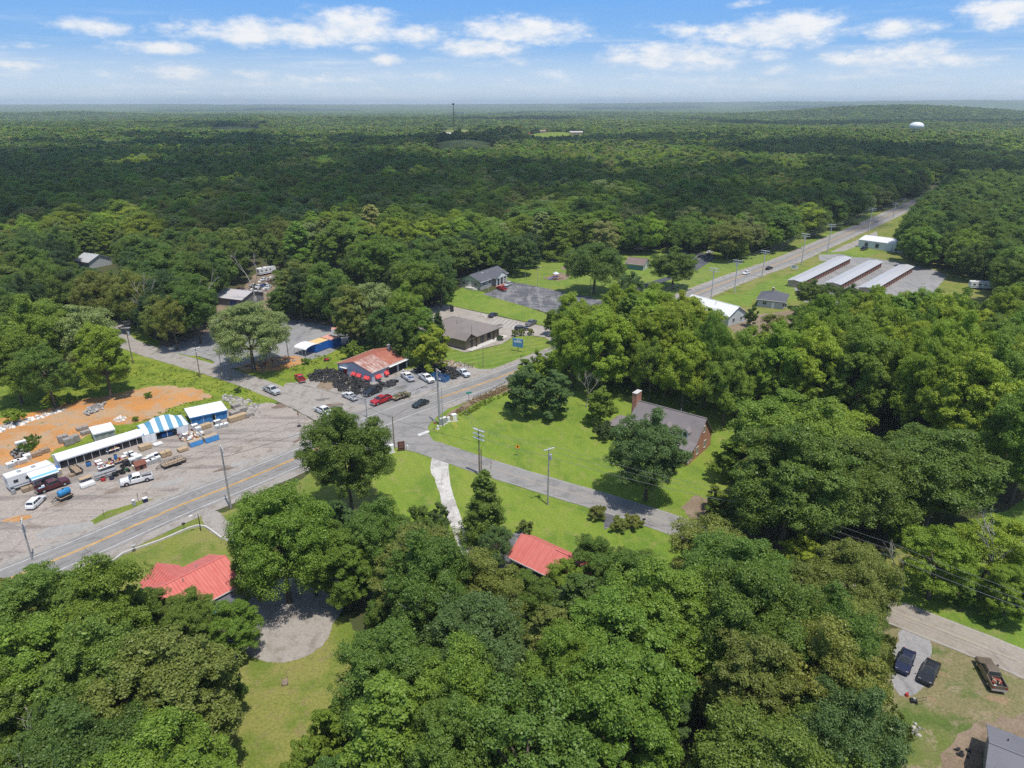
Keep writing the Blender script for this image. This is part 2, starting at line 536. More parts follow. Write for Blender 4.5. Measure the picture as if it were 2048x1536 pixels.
rad = [0.5, 30, 80, 160, 260, 400, 560, 640, 720, 780, 840, 900, 960, 1020, 1080, 1140, 1200, 1260, 1320, 1380, 1440, 1500, 1700, 1950, 2250, 2600, 3000, 3400, 3800, 4200, 4600, 5000, 5600, 6400, 7400, 8500, 9800, 11300, 13000, 15000, 17500, 20000]
g = link('ground', polar_grid('ground', rad, [-.72 + 1.44 * i / 220 for i in range(221)] + [.72 + (2 * math.pi - 1.44) * i / 70 for i in range(1, 70)], terrain, True), M['floor'])
g['kind'] = 'structure'
for p in g.data.polygons: p.use_smooth = True

# ------------------------------------------------------------------ roads (centre lines through points of the ground)
HW = spline([at(-260, 1270), at(28, 1154), at(169, 1096), at(364, 1010), at(454, 975), at(608, 910), at(720, 857), at(811, 820), at(899, 790),
             at(969, 766), at(1036, 741), at(1130, 703), at(1260, 646), at(1398, 586), at(1480, 553.5), at(1565, 524), at(1650, 487), at(1730, 452), at(1800, 420), at(1850, 397), at(1893, 372)], 3.0)
HW += [HW[-1] + (HW[-1] - HW[-6]).normalized() * d for d in (25, 60, 110)]
SIDE_A = spline([at(722, 862), at(660, 835), at(590, 800), at(520, 772), at(450, 748), at(380, 727), at(318, 709), at(268, 692), at(243, 680), at(236, 660), at(246, 640)], 2.0)
SIDE_B = spline([at(742, 850), at(800, 880), at(862, 897), at(960, 930), at(1096, 972), at(1250, 1018), at(1372, 1060), at(1500, 1115), at(1640, 1170), at(1822, 1238), at(1940, 1284), at(2048, 1328), at(2250, 1412)], 2.0)


def near(line, p):
    return min((q - Vector(p[:2])).length for q in line)


# ---- grassland and lawns (each a sheet of its own)
sheet('rough_grass', P((1180, 640), (1400, 520), (1700, 435), (1850, 385), (1960, 350), (1990, 500), (2060, 560), (2060, 620), (1700, 700), (1380, 700)), .010, M['lawn_dry'], 1.0, 2.0)
sheet('rough_verge', P((190, 1150), (230, 1105), (400, 1030), (470, 1020), (640, 940), (780, 890), (800, 1000), (640, 1100), (560, 1230), (300, 1240)), .010, M['lawn_dry'], .8)
sheet('rough_meadow', P((-160, 900), (-160, 720), (60, 690), (250, 640), (330, 690), (470, 740), (720, 690), (880, 690), (860, 760), (600, 780), (500, 830)), .010, M['field'], .8)
sheet('meadow', P((-60, 860), (-60, 790), (0, 770), (90, 745), (190, 725), (243, 700), (252, 690), (340, 722), (440, 752), (520, 778), (560, 800), (540, 812), (470, 818), (420, 820), (330, 860), (200, 900), (90, 960), (-60, 980)), .02, M['field'], 1.2, 1.2)
sheet('corner_lawn', P((866, 838), (905, 808), (990, 775), (1070, 735), (1160, 700), (1420, 760), (1560, 900), (1480, 1080), (1380, 1058), (1250, 1012), (1096, 965), (960, 924), (900, 902), (862, 880), (852, 860)), .025, M['lawn_tracks'], .5)
sheet('front_lawn', P((770, 895), (800, 893), (842, 898), (862, 910), (895, 912), (960, 938), (1096, 980), (1250, 1026), (1372, 1068), (1420, 1100), (1400, 1200), (1150, 1130), (960, 1130), (780, 1020), (740, 960), (700, 930)), .025, M['lawn_tracks'], .5)
sheet('roadside_verge', P((455, 1035), (620, 960), (720, 920), (745, 905), (745, 960), (600, 1050), (500, 1060)), .02, M['lawn_dry'], .6)
sheet('house_lawn', P((230, 1130), (246, 1108), (398, 1052), (445, 1075), (520, 1120), (540, 1180), (420, 1200), (260, 1170)), .03, M['lawn_dry'], .4, smoothing=2)
sheet('roadside_grass', P((215, 1120), (330, 1068), (390, 1048), (398, 1053), (246, 1110), (222, 1126)), .028, M['lawn_dry'], .5)
sheet('back_lawn', P((430, 1300), (470, 1280), (700, 1230), (730, 1300), (740, 1420), (600, 1536), (430, 1600), (420, 1400)), .025, M['lawn_dry'], .8)
sheet('office_lawn', P((905, 722), (930, 727), (962, 741), (1040, 728), (1100, 703), (1108, 690), (1095, 676), (1062, 672), (1030, 673), (1000, 690), (930, 706), (890, 690), (860, 720)), .03, M['lawn_mown'], .35)
sheet('hall_lawn', P((880, 600), (925, 575), (960, 582), (1085, 625), (1120, 640), (1118, 662), (1090, 652), (1000, 632), (905, 612), (870, 608)), .03, M['lawn'], .35)
sheet('park_lawn', P((940, 560), (1020, 505), (1105, 480), (1260, 480), (1420, 500), (1640, 490), (1640, 500), (1400, 590), (1260, 640), (1170, 612), (1060, 575), (1022, 562)), .02, M['lawn_mown'], .5)
sheet('glade', P((1112, 505), (1108, 488), (1122, 470), (1150, 482), (1146, 515)), .03, M['lawn'], .5)
sheet('shop_lawn', P((455, 745), (540, 728), (600, 725), (680, 695), (760, 690), (690, 742), (640, 745), (570, 764), (500, 768)), .03, M['field'], .5)
sheet('storage_lawn', P((1480, 596), (1500, 580), (1540, 560), (1588, 545), (1690, 510), (1740, 520), (1640, 600), (1530, 602)), .025, M['lawn_mown'], .5)
sheet('highway_verge', P((1385, 590), (1420, 570), (1560, 508), (1680, 452), (1740, 425), (1760, 420), (1700, 466), (1560, 523), (1400, 588)), .03, M['lawn_mown'], .5)
sheet('depot_lawn', P((1632, 510), (1680, 495), (1728, 490), (1760, 505), (1720, 518), (1660, 515)), .035, M['lawn'], .4)
sheet('yard_lawn', P((1850, 560), (1910, 545), (1940, 560), (1900, 585)), .03, M['lawn_dry'], .4)
sheet('bungalow_lawn', P((1425, 598), (1450, 590), (1510, 588), (1500, 612), (1440, 612)), .03, M['lawn'], .4)
sheet('red_yard', P((1440, 640), (1600, 618), (1700, 650), (1680, 690), (1500, 690)), .025, M['dirt'], .8)
sheet('hillside_lawn', P((1770, 1110), (1810, 1090), (1850, 1100), (1840, 1140), (1780, 1140)), .03, M['lawn_dry'], .6)
sheet('cabin_yard', P((1760, 1260), (1820, 1250), (2060, 1345), (2300, 1440), (2300, 1700), (1700, 1700), (1740, 1400)), .02, M['yard'], .6)
sheet('woodland_clearing', P((1780, 1100), (1860, 1060), (1960, 1040), (2100, 980), (2200, 1200), (2200, 1380), (2040, 1312), (1930, 1262), (1830, 1220), (1770, 1180)), .015, M['lawn'], .8)
# ---- bare ground
sheet('clay_bank', P((-60, 850), (60, 828), (115, 810), (215, 790), (330, 768), (395, 780), (428, 788), (415, 800), (345, 810), (330, 830), (262, 850), (190, 850), (178, 876), (110, 895), (90, 925), (20, 950), (-60, 985)), .03, M['clay'], 1.3, .8, smoothing=2)
sheet('gravel_lot', P((-160, 1240), (-160, 1000), (-60, 955), (0, 930), (60, 940), (110, 925), (205, 895), (290, 868), (360, 850), (450, 822), (530, 806), (560, 808), (600, 826), (628, 846), (650, 870), (700, 870), (735, 872), (640, 905), (430, 992), (250, 1062), (165, 1103), (28, 1162)), .04, M['gravel'], .7)
sheet('shop_forecourt', P((556, 768), (600, 764), (640, 748), (690, 745), (780, 745), (840, 735), (905, 725), (930, 727), (965, 742), (1045, 728), (1100, 706), (1110, 706), (1040, 738), (900, 785), (760, 838), (700, 850), (640, 822)), .04, M['shoulder'], .5, smoothing=2)
sheet('shop_apron', P((690, 785), (745, 770), (830, 740), (880, 740), (930, 752), (850, 785), (760, 815), (700, 806)), .05, M['gravel_grey'], .6)
sheet('sand_patch', P((640, 762), (662, 760), (672, 772), (655, 782), (632, 775)), .055, M['dirt'], .5)
sheet('old_gravel_lot', P((310, 694), (340, 690), (392, 670), (448, 650), (500, 645), (556, 632), (600, 636), (676, 652), (700, 672), (690, 694), (620, 722), (560, 730), (470, 736), (438, 742), (416, 738), (433, 722), (395, 712), (336, 706)), .04, M['gravel_grey'], .7, smoothing=2)
sheet('clay_patch', P((470, 735), (530, 715), (600, 712), (620, 722), (560, 742), (490, 745)), .05, M['clay'], .9)
sheet('dirt_track', P((306, 690), (350, 676), (450, 646), (540, 624), (565, 626), (680, 648), (676, 655), (556, 634), (452, 652), (340, 693)), .055, M['mud'], .7)
sheet('salvage_dirt', P((320, 660), (400, 630), (440, 600), (480, 590), (495, 560), (520, 540), (560, 535), (560, 560), (545, 590), (540, 625), (440, 645), (340, 672)), .03, M['dirt'], .8)
sheet('office_parking', P((845, 622), (872, 606), (905, 613), (1000, 634), (1088, 653), (1110, 662), (1106, 668), (1130, 672), (1160, 672), (1150, 690), (1108, 705), (1108, 690), (1092, 675), (1062, 671), (1030, 672), (1003, 688), (930, 705), (880, 690), (850, 660)), .045, M['concrete'], .12)
sheet('hall_parking', P((966, 589), (1000, 576), (1020, 565), (1045, 567), (1135, 586), (1180, 594), (1215, 606), (1190, 622), (1185, 655), (1160, 650), (1120, 632), (1090, 624)), .045, M['asphalt_old'], .15)
sheet('park_drive', P((1180, 612), (1230, 588), (1300, 564), (1340, 552), (1345, 558), (1300, 574), (1240, 598), (1200, 622)), .05, M['asphalt_new'], .2)
sheet('upper_parking', P((1310, 520), (1345, 502), (1372, 500), (1430, 510), (1432, 516), (1395, 540), (1350, 548)), .05, M['asphalt_new'], .2)
sheet('park_path', P((1098, 520), (1140, 505), (1146, 508), (1104, 525)), .05, M['shoulder'], .2)
sheet('playground_bed', P((1084, 557), (1120, 545), (1140, 550), (1135, 558), (1118, 562)), .05, M['dirt'], .3)
sheet('sand_bed', P((1120, 536), (1140, 528), (1150, 534), (1130, 540)), .05, M['dirt'], .3)
sheet('storage_yard', P((1580, 560), (1690, 514), (1740, 516), (1800, 525), (1870, 540), (1895, 552), (1870, 580), (1870, 600), (1700, 640), (1600, 600)), .045, M['gravel_grey'], .4)
sheet('storage_drive', P((1640, 522), (1636, 510), (1680, 508), (1705, 514), (1680, 522)), .05, M['gravel_grey'], .4)
sheet('roadside_gravel', P((1660, 505), (1690, 490), (1730, 474), (1752, 462), (1756, 470), (1730, 486), (1690, 502)), .055, M['shoulder'], .4)
sheet('white_driveway', P((872, 890), (906, 906), (900, 917), (896, 937), (902, 976), (912, 1007), (922, 1035), (932, 1065), (950, 1110), (970, 1140), (935, 1140), (912, 1080), (894, 1033), (884, 1007), (873, 965), (860, 942), (863, 920), (866, 908)), .05, M['gravel_white'], .14, .5, smoothing=2)
sheet('turning_circle', P((470, 1290), (490, 1310), (540, 1328), (610, 1318), (655, 1290), (664, 1250), (680, 1230), (700, 1180), (640, 1120), (590, 1110), (540, 1150), (500, 1200), (470, 1240)), .045, M['shoulder'], .4, smoothing=2)
sheet('house_driveway', P((396, 1028), (440, 1020), (470, 1060), (530, 1110), (610, 1130), (600, 1160), (540, 1150), (460, 1085), (415, 1062)), .045, M['shoulder'], .4, smoothing=2)
sheet('carport_drive', P((1000, 1075), (1045, 1062), (1060, 1075), (1040, 1150), (1000, 1160)), .045, M['asphalt_old'], .2)
sheet('bush_driveway', P((1205, 1030), (1225, 1022), (1250, 1030), (1210, 1060)), .045, M['asphalt_old'], .2)
sheet('parking_gravel', P((1798, 1250), (1868, 1278), (1860, 1320), (1850, 1385), (1800, 1400), (1780, 1360), (1790, 1300)), .04, M['gravel_grey'], .5, smoothing=2)
sheet('worn_soil', P((1900, 1490), (1950, 1440), (2060, 1425), (2300, 1470), (2300, 1560), (2060, 1500), (1980, 1490), (1960, 1560), (1880, 1560)), .035, M['dirt'], 1.2, smoothing=2)
sheet('worn_path', P((1372, 1030), (1360, 1015), (1392, 990), (1420, 1000), (1440, 1040), (1400, 1046)), .035, M['dirt'], .5)
sheet('weedy_bank', P((882, 842), (905, 820), (945, 797), (1010, 770), (1040, 756), (1060, 760), (1030, 778), (950, 806), (905, 834)), .04, M['weeds'], .7)
sheet('market_grass', P((165, 1056), (178, 1044), (215, 1022), (300, 998), (370, 976), (374, 982), (340, 1002), (200, 1054), (180, 1060)), .05, M['lawn_dry'], .5)
for (a, b, c, m) in (((395, 980), 2.6, 1.0, 'mud'), ((450, 940), 2.4, .8, 'mud'), ((620, 880), 4.0, 1.2, 'mud'), ((400, 965), 2.6, 1.4, 'pale'), ((340, 965), 3.2, 1.4, 'pale'), ((595, 870), 2.6, 1.6, 'pale'), ((500, 925), 4.0, 1.4, 'pale'), ((130, 1060), 4.5, 2.0, 'pale'), ((565, 812), 3.0, 1.4, 'mud'), ((660, 812), 3.6, .9, 'mud'), ((35, 1038), 2.2, .9, 'clay')):
    p0 = at(*a)
    pts = [(p0.x + b * math.cos(t) * .9 + c * math.sin(t) * -.3, p0.y + c * math.sin(t) + b * .35 * math.cos(t)) for t in [2 * math.pi * i / 14 for i in range(14)]]
    sheet('bare_patch', pts, .058, M[m], .8, .5)
for (a, b, c) in (((700, 835), 2.6, .8), ((660, 815), 3.2, .7), ((800, 775), 1.6, .9), ((770, 815), 2.2, .8), ((850, 775), 1.2, .8), ((905, 770), 1.8, .7), ((640, 800), 2.4, .7), ((930, 665), 2.0, 1.0), ((1040, 668), 2.2, .8), ((1000, 650), 1.4, .9)):
    p0 = at(*a)
    pts = [(p0.x + b * math.cos(t) * .9 + c * math.sin(t) * -.3, p0.y + c * math.sin(t) + b * .35 * math.cos(t)) for t in [2 * math.pi * i / 14 for i in range(14)]]
    sheet('oil_stain', pts, .060, M['stain'], .7, .4)
# ---- the carriageways
road = strip('highway', HW, -4.3, 4.3, .075, M['asphalt'], .12)
for nm, a, b, m in (('edge_line', -3.62, -3.46, 'paint_white'), ('edge_line', 3.46, 3.62, 'paint_white')):
    strip(nm, HW[:70] if False else HW, a, b, .092, M[m], 0, road)
strip('highway_shoulder', HW, 4.2, 6.6, .062, M['shoulder'], .5)
strip('highway_shoulder', HW, -6.2, -4.2, .062, M['shoulder'], .5)
jn = min(range(len(HW)), key=lambda i: (HW[i] - at(735, 851).to_2d()).length)
for a, b in ((-.26, -.08), (.08, .26)):
    strip('centre_line', HW[:jn - 3], a, b, .092, M['paint_yellow'], 0, road)
    strip('centre_line', HW[jn + 6:], a, b, .092, M['paint_yellow'], 0, road)
for a, b in ((.75, 1.35), (2.35, 2.95), (-1.35, -.75), (-2.95, -2.35)):
    strip('wheel_track', HW, a, b, .081, M['wheel_worn'], .22, road)
for a, i0, i1 in ((1.85, 4, 60), (-1.7, 20, 90), (0.02, 12, 40), (3.2, 30, 52), (-3.1, 55, 80)):  # lengthwise strips: overhead wire's shadow line painted dark, along with crack-seal lines
    strip('seam_and_wire_shadow', HW[i0:i1], a - .035, a + .035, .086, M['tar'], .12, road)
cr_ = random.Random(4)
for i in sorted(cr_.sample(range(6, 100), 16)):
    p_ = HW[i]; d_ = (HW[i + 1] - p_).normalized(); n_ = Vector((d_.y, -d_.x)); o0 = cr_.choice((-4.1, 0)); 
    strip('seam_and_wire_shadow', [p_ + n_ * (o0 + .5 * k) + d_ * cr_.uniform(-.15, .15) for k in range(9)], -.03, .03, .087, M['tar'], 0, road)
strip('west_road', SIDE_A, -3.4, 3.4, .066, M['shoulder'], .3)
kb = min(range(len(SIDE_B)), key=lambda i: (SIDE_B[i] - at(1580, 1146).to_2d()).length)
lane = strip('east_lane', SIDE_B[:kb + 1], -3.3, 3.3, .070, M['asphalt'], .22)
strip('east_lane_end', SIDE_B[kb:], -3.3, 3.3, .070, M['lane_tan'], .3)
strip('centre_line', SIDE_B[10:], -.07, .07, .088, plain('worn_yellow_paint', (.40, .34, .24), .8), 0, lane)
strip('edge_line', SIDE_B[16:], -3.02, -2.92, .088, plain('worn_white_paint', (.42, .42, .40), .8), 0, lane)
strip('edge_line', SIDE_B[16:], 2.92, 3.02, .088, bpy.data.materials['worn_white_paint'], 0, lane)
sheet('junction', P((628, 842), (700, 828), (800, 795), (830, 815), (905, 812), (865, 840), (853, 862), (868, 884), (862, 908), (800, 894), (768, 895), (720, 905), (660, 900), (640, 880)), .068, M['asphalt'], .25, smoothing=1)
tag(sheet('stop_bar', P((835, 869), (857, 861), (859.5, 864.5), (838, 873)), .095, M['paint_white'], 0), 'white stop bar painted across the lane at the junction')
# parking bay lines at the office, the hall and the upper lot
def bay_lines(name, a, b, n, dvec, w=.10, z=.06):
    mb = MB()
    for i in range(n):
        p = a.lerp(b, i / (n - 1)); q = p + dvec
        d = (q - p).normalized(); s = Vector((-d.y, d.x, 0)) * w
        mb.add([(p + s).to_tuple()[:2] + (z,), (p - s).to_tuple()[:2] + (z,), (q - s).to_tuple()[:2] + (z,), (q + s).to_tuple()[:2] + (z,)], [(0, 1, 2, 3)])
    o = mb.build(name, M['paint_white']); o['kind'] = 'structure'
bay_lines('parking_bay_markings', at(1000, 636), at(1062, 650), 9, at(985, 648) - at(1000, 636))
bay_lines('parking_bay_markings', at(1350, 505), at(1425, 514), 9, at(1340, 512) - at(1350, 505), .12, .066)
for c, r in ((at(938, 634), 6.0), (at(955, 636), 6.0)):
    mb = MB()
    pts = [Vector((c.x + r * math.cos(t), c.y + r * .8 * math.sin(t))) for t in [-.2 + .17 * i for i in range(11)]]
    for i in range(10):
        p, q = pts[i], pts[i + 1]; d = (q - p).normalized(); s = Vector((-d.y, d.x)) * .16
        mb.add([(*(p + s), .061), (*(p - s), .061), (*(q - s), .061), (*(q + s), .061)], [(0, 1, 2, 3)])
    o = mb.build('lane_marking', M['paint_white']); o['kind'] = 'structure'
# far fields seen between the woods
for nm, pts, m in (('far_field', ((860, 282), (915, 278), (965, 280), (1000, 283), (985, 288), (900, 290)), 'field'),
                   ('far_field', ((1050, 262), (1100, 261.5), (1170, 263), (1160, 268), (1060, 268)), 'field'), ('far_field', ((992, 267), (1020, 266), (1024, 272), (994, 275)), 'lawn')):
    pass
# ------------------------------------------------------------------ far fields
def field_patch(px0, px1, py, half, mat):
    p = at((px0 + px1) / 2, py, 16.0)
    d = math.hypot(p.x, p.y)
    a0 = math.atan2(*at(px0, py, 16.0)[:2]); a1 = math.atan2(*at(px1, py, 16.0)[:2])
    d0, d1 = d - half, d + half
    me = polar_grid('field', [d0 + (d1 - d0) * i / 16 for i in range(17)], [a0 + (a1 - a0) * i / 16 for i in range(17)], lambda x, y: terrain(x, y) + .5)
    o = link('field', me, M[mat]); o['kind'] = 'structure'
    return (a0, a1, d0, d1)


FIELDS = [field_patch(*q) for q in ((868, 990, 283, 75, 'lawn_dry'), (1050, 1172, 264, 90, 'field'), (990, 1024, 269, 60, 'field'), (876, 958, 258, 90, 'lawn_dry'), (420, 520, 251, 90, 'lawn_dry'), (1360, 1430, 237, 110, 'field'))]

# ------------------------------------------------------------------ leaves
def leaf_mat(name, far=False):
    m, N = new_mat(name)
    if far:
        at_ = N.n('ShaderNodeAttribute', attribute_type='INSTANCER', attribute_name='tint')
        base = at_.outputs['Color']
    else:
        base = N.n('ShaderNodeObjectInfo').outputs['Color']
    rnd = N.n('ShaderNodeNewGeometry').outputs['Random Per Island']
    k = N.ramp(rnd, [(0.0, (.66, .72, .60)), (.5, (1.0, 1.0, 1.0)), (.85, (1.18, 1.14, 1.15)), (1.0, (1.75, 1.55, 2.0))])
    c = N.mix(1.0, base, k, 'MULTIPLY')
    d = N.n('ShaderNodeBsdfPrincipled')
    N.put(d.inputs['Base Color'], c); d.inputs['Roughness'].default_value = .45; d.inputs['Specular IOR Level'].default_value = .26
    t = N.n('ShaderNodeBsdfTranslucent')
    N.put(t.inputs['Color'], N.mix(1.0, c, (1.25, 1.35, .55), 'MULTIPLY'))
    mx = N.n('ShaderNodeMixShader'); mx.inputs[0].default_value = .30
    m.node_tree.links.new(d.outputs[0], mx.inputs[1]); m.node_tree.links.new(t.outputs[0], mx.inputs[2])
    o = N.n('ShaderNodeOutputMaterial'); m.node_tree.links.new(mx.outputs[0], o.inputs['Surface'])
    return m


M['leaf'] = leaf_mat('leaves')
M['leaf_far'] = leaf_mat('forest_leaves', True)
M['bark'] = plain('bark', (.105, .085, .066), .9, var=.35, scale=3)
M['dead_wood'] = plain('bleached_wood', (.34, .31, .28), .85, var=.25, scale=3)


def quads_mesh(name, V):
    """V: (n, 4, 3) corner array -> mesh of n quads."""
    n = len(V)
    me = bpy.data.meshes.new(name)
    me.vertices.add(4 * n); me.loops.add(4 * n); me.polygons.add(n)
    me.vertices.foreach_set('co', V.reshape(-1).astype(np.float32))
    me.loops.foreach_set('vertex_index', np.arange(4 * n, dtype=np.int32))
    me.polygons.foreach_set('loop_start', np.arange(0, 4 * n, 4, dtype=np.int32))
    me.update(calc_edges=True)
    return me


def unit(a):
    return a / (np.linalg.norm(a, axis=-1, keepdims=True) + 1e-9)


def crown_cards(rg, R_, zlo, zhi, n_lobe, n_clump, n_card, card, shape='round', low=-.35, spread=1.0, scatter=.55):
    """Leaf cards of one crown: lobes on an envelope, clumps on lobes, cards on clumps. Trunk at the origin."""
    zc = zlo + (zhi - zlo) * (.45 if shape != 'cone' else .33); hz = zhi - zc; hl = zc - zlo
    # lobes
    d = []
    i = 0
    while len(d) < n_lobe:
        ph = i * 2.399963 + rg.normal(0, .25)
        zz = 1 - (i % n_lobe + .5) / n_lobe * (1 - low) + rg.normal(0, .06)
        zz = max(low, min(.99, zz))
        s = math.sqrt(max(0, 1 - zz * zz))
        d.append((s * math.cos(ph), s * math.sin(ph), zz)); i += 1
    d = np.array(d)
    rr = rg.uniform(.46, .92, n_lobe)[:, None]
    if shape == 'cone':
        t = (d[:, 2] - low) / (1 - low)
        prof = (1.02 - t) ** .75
        lob = np.stack([d[:, 0] / (np.sqrt(1 - d[:, 2] ** 2) + .05) * R_ * prof * .72, d[:, 1] / (np.sqrt(1 - d[:, 2] ** 2) + .05) * R_ * prof * .72, zlo + (zhi - zlo) * t * .93], 1)
        lr = R_ * (.24 + .22 * prof) * rg.uniform(.85, 1.15, n_lobe)
    else:
        hh = np.where(d[:, 2] > 0, hz, hl)
        lob = np.stack([d[:, 0] * R_, d[:, 1] * R_, d[:, 2] * hh], 1) * rr + np.array([0, 0, zc])
        lr = R_ * rg.uniform(.21, .40, n_lobe)
    out = []
    ctr = np.array([0, 0, zc - hl * .3])
    for k in range(n_lobe):
        o = unit(lob[k] - ctr)
        nc = n_clump
        dd = unit(rg.normal(size=(nc, 3)) + o * .85 + np.array([0, 0, .35]))
        rc = lr[k] * rg.uniform(.24, .40, nc)
        cc = lob[k] + dd * (lr[k] * rg.uniform(.6, 1.0, nc))[:, None] * np.array([1, 1, .8])
        for j in range(nc):
            m = n_card
            u = unit(rg.normal(size=(m, 3)) + dd[j] * .8 + np.array([0, 0, .25]))
            p = cc[j] + u * (rc[j] * spread * rg.uniform(.5, 1.12, m))[:, None] * np.array([1.15, 1.15, .85])
            nr = unit(u * 1.05 + rg.normal(size=(m, 3)) * scatter + np.array([0, 0, .38]))
            a = unit(np.cross(nr, rg.normal(size=(m, 3)))); b = np.cross(nr, a)
            s = card * rg.uniform(.65, 1.25, m)[:, None]; e = rg.uniform(.55, .95, m)[:, None]
            q = np.stack([p - a * s - b * s * e * .35, p + a * s * .1 - b * s * e, p + a * s + b * s * e * .35, p - a * s * .1 + b * s * e], 1)
            q += nr[:, None, :] * rg.normal(0, .10, (m, 4, 1)) * card
            out.append(q)
        # a handful of larger leaves inside, so that the crown is not hollow
        m = int(n_card * 3)
        u = unit(rg.normal(size=(m, 3)))
        p = lob[k] + u * (lr[k] * rg.uniform(.2, .66, m))[:, None]
        nr = unit(u + rg.normal(size=(m, 3)) * .5); a = unit(np.cross(nr, rg.normal(size=(m, 3)))); b = np.cross(nr, a)
        s = card * 1.25
        out.append(np.stack([p - a * s - b * s, p + a * s - b * s, p + a * s + b * s, p - a * s + b * s], 1))
    return np.concatenate(out), lob, lr


def trunk_mesh(name, rg, lob, zlo, zhi, r0, nlimb):
    mb = MB()
    pts = [Vector((0, 0, -.2))]
    for k in range(1, 5):
        pts.append(Vector((rg.normal(0, .12) * k, rg.normal(0, .12) * k, (zlo + (zhi - zlo) * .55) * k / 4)))
    for k in range(4):
        mb.tube(pts[k], pts[k + 1], r0 * (1 - .21 * k), r0 * (1 - .21 * (k + 1)), 7, False)
    order = np.argsort(lob[:, 2])[:nlimb] if nlimb < len(lob) else range(len(lob))
    for i in order:
        q = Vector(lob[i]); s = pts[2 if q.z < pts[3].z else 3]
        mid = s.lerp(q, .5) + Vector((0, 0, .4))
        mb.tube(s, mid, r0 * .38, r0 * .25, 5, False); mb.tube(mid, q, r0 * .25, r0 * .1, 5, False)
    me = bpy.data.meshes.new(name)
    me.from_pydata(mb.v, [], mb.f)
    me.materials.append(M['bark'])
    return me


PROTO = []   # (crown mesh, trunk mesh, nominal radius, nominal height)
SPECS = [  # R, zlo, zhi, lobes, clumps, cards, card, shape, low
    (6.0, 3.0, 17.5, 48, 15, 105, .100, 'round', -.75),
    (5.2, 2.6, 19.0, 50, 14, 100, .098, 'round', -.8),
    (7.4, 3.8, 17.0, 58, 16, 104, .104, 'round', -.65),
    (5.6, 2.8, 18.0, 42, 15, 108, .100, 'round', -.8),
    (4.0, 1.6, 17.5, 34, 13, 90, .098, 'cone', -.95),
    (6.4, 3.0, 19.5, 54, 15, 100, .106, 'round', -.7),
    (5.0, 2.8, 16.0, 28, 12, 80, .098, 'round', -.75),
    (3.6, .5, 10.5, 26, 13, 84, .098, 'round', -.9),
    (2.2, .1, 3.4, 14, 11, 56, .085, 'round', -.75),
]
for i, sp in enumerate(SPECS):
    rg = np.random.default_rng(100 + i)
    q, lob, lr = crown_cards(rg, *sp[:7], shape=sp[7], low=sp[8], spread=1.0 if i != 6 else 1.25)
    me = quads_mesh('crown', q); me.materials.append(M['leaf'])
    PROTO.append((me, trunk_mesh('trunk', rg, lob, sp[1], sp[2], .05 * sp[0] + .08, 14 if i != 6 else 20), sp[0], sp[2]))

LEAFC = {'oak': (.134, .206, .034), 'deep': (.102, .170, .034), 'bright': (.236, .325, .032), 'lime': (.295, .372, .036), 'olive': (.192, .226, .046), 'blue': (.118, .186, .052), 'pale': (.272, .305, .100), 'dark': (.070, .116, .032), 'mid': (.170, .262, .034)}


def vary(c, rr, s=.13):
    k = 1 + rr.uniform(-s, s); h = rr.uniform(-s, s) * .7
    return (c[0] * k * (1 + h), c[1] * k, c[2] * k * (1 - h * .5), 1)


TREES = []      # every single tree: (x, y, radius)


def tree(x, y, proto, radius, height, colr, label, group=None, name='tree', cat='tree', z=0.0, r=None):
    r = r or rng
    cm, tm, R0, H0 = PROTO[proto]
    root = empty(name, (x, y, z), r.uniform(0, 6.283), label, cat, group)
    root.scale = (radius / R0, radius / R0, height / H0)
    c = link('crown', cm, None, root); c.color = vary(LEAFC[colr], r)
    t = link('trunk', tm, None, root)
    TREES.append((x, y, radius))
    return root


def tree_px(px, py, proto, rpx, colr, label, hk=None, **kw):
    """A tree whose crown is centred on the pixel; rpx is the crown's half width in the photograph."""
    cm, tm, R0, H0 = PROTO[proto]
    zc = 10.0
    for _ in range(4):
        p = at(px, py, zc)
        rad_ = rpx * pix(p)[2] / FPX
        h = (hk or H0 / R0) * rad_
        if hk is None and proto not in (7, 8):
            h = max(9.0, min(24.0, h))
        zc = h * .60 if proto not in (7, 8, 4) else h * .5
    return tree(p.x, p.y, proto, rad_, h, colr, label, **kw)


# ---- trees one can point to
tree_px(692, 905, 0, 80, 'oak', 'big dark oak standing in front of the road junction, covering part of the highway', hk=3.0)
tree_px(560, 1075, 2, 102, 'mid', 'tall spreading tree between the red metal roof and the gravel driveway, lit bright green', hk=2.6)
tree_px(497, 662, 2, 74, 'pale', 'pale yellow-green oak alone at the edge of the grey gravel lot', hk=1.9)
tree_px(203, 705, 3, 50, 'lime', 'bright yellow-green tree beside the meadow by the west road')
tree_px(160, 668, 6, 54, 'pale', 'pale flowering tree behind the bright tree by the west road')
tree_px(80, 665, 0, 70, 'mid', 'wide green tree at the left edge above the meadow')
tree_px(20, 720, 3, 50, 'mid', 'green tree at the left edge beside the meadow corner')
tree_px(90, 735, 6, 46, 'oak', 'green tree over the small red shed by the meadow')
tree_px(1190, 528, 2, 56, 'oak', 'huge round shade tree beside the playground and parking lot', hk=1.8)
tree_px(1349, 530, 0, 42, 'oak', 'round shade tree between the mural hut and the highway', hk=1.9)
tree_px(1459, 473, 0, 42, 'olive', 'rounded olive tree next to the upper parking lot', hk=1.9)
tree_px(1262, 575, 6, 28, 'blue', 'grey-green loose tree in front of the great shade tree in the park')
tree_px(1298, 900, 0, 72, 'blue', 'dense blue-green tree in front of the brick house', hk=2.7)
tree_px(1052, 782, 7, 44, 'blue', 'left one of the two dark rounded trees on the corner lawn', hk=2.5)
tree_px(1104, 790, 7, 40, 'blue', 'right one of the two dark rounded trees on the corner lawn', hk=2.5)
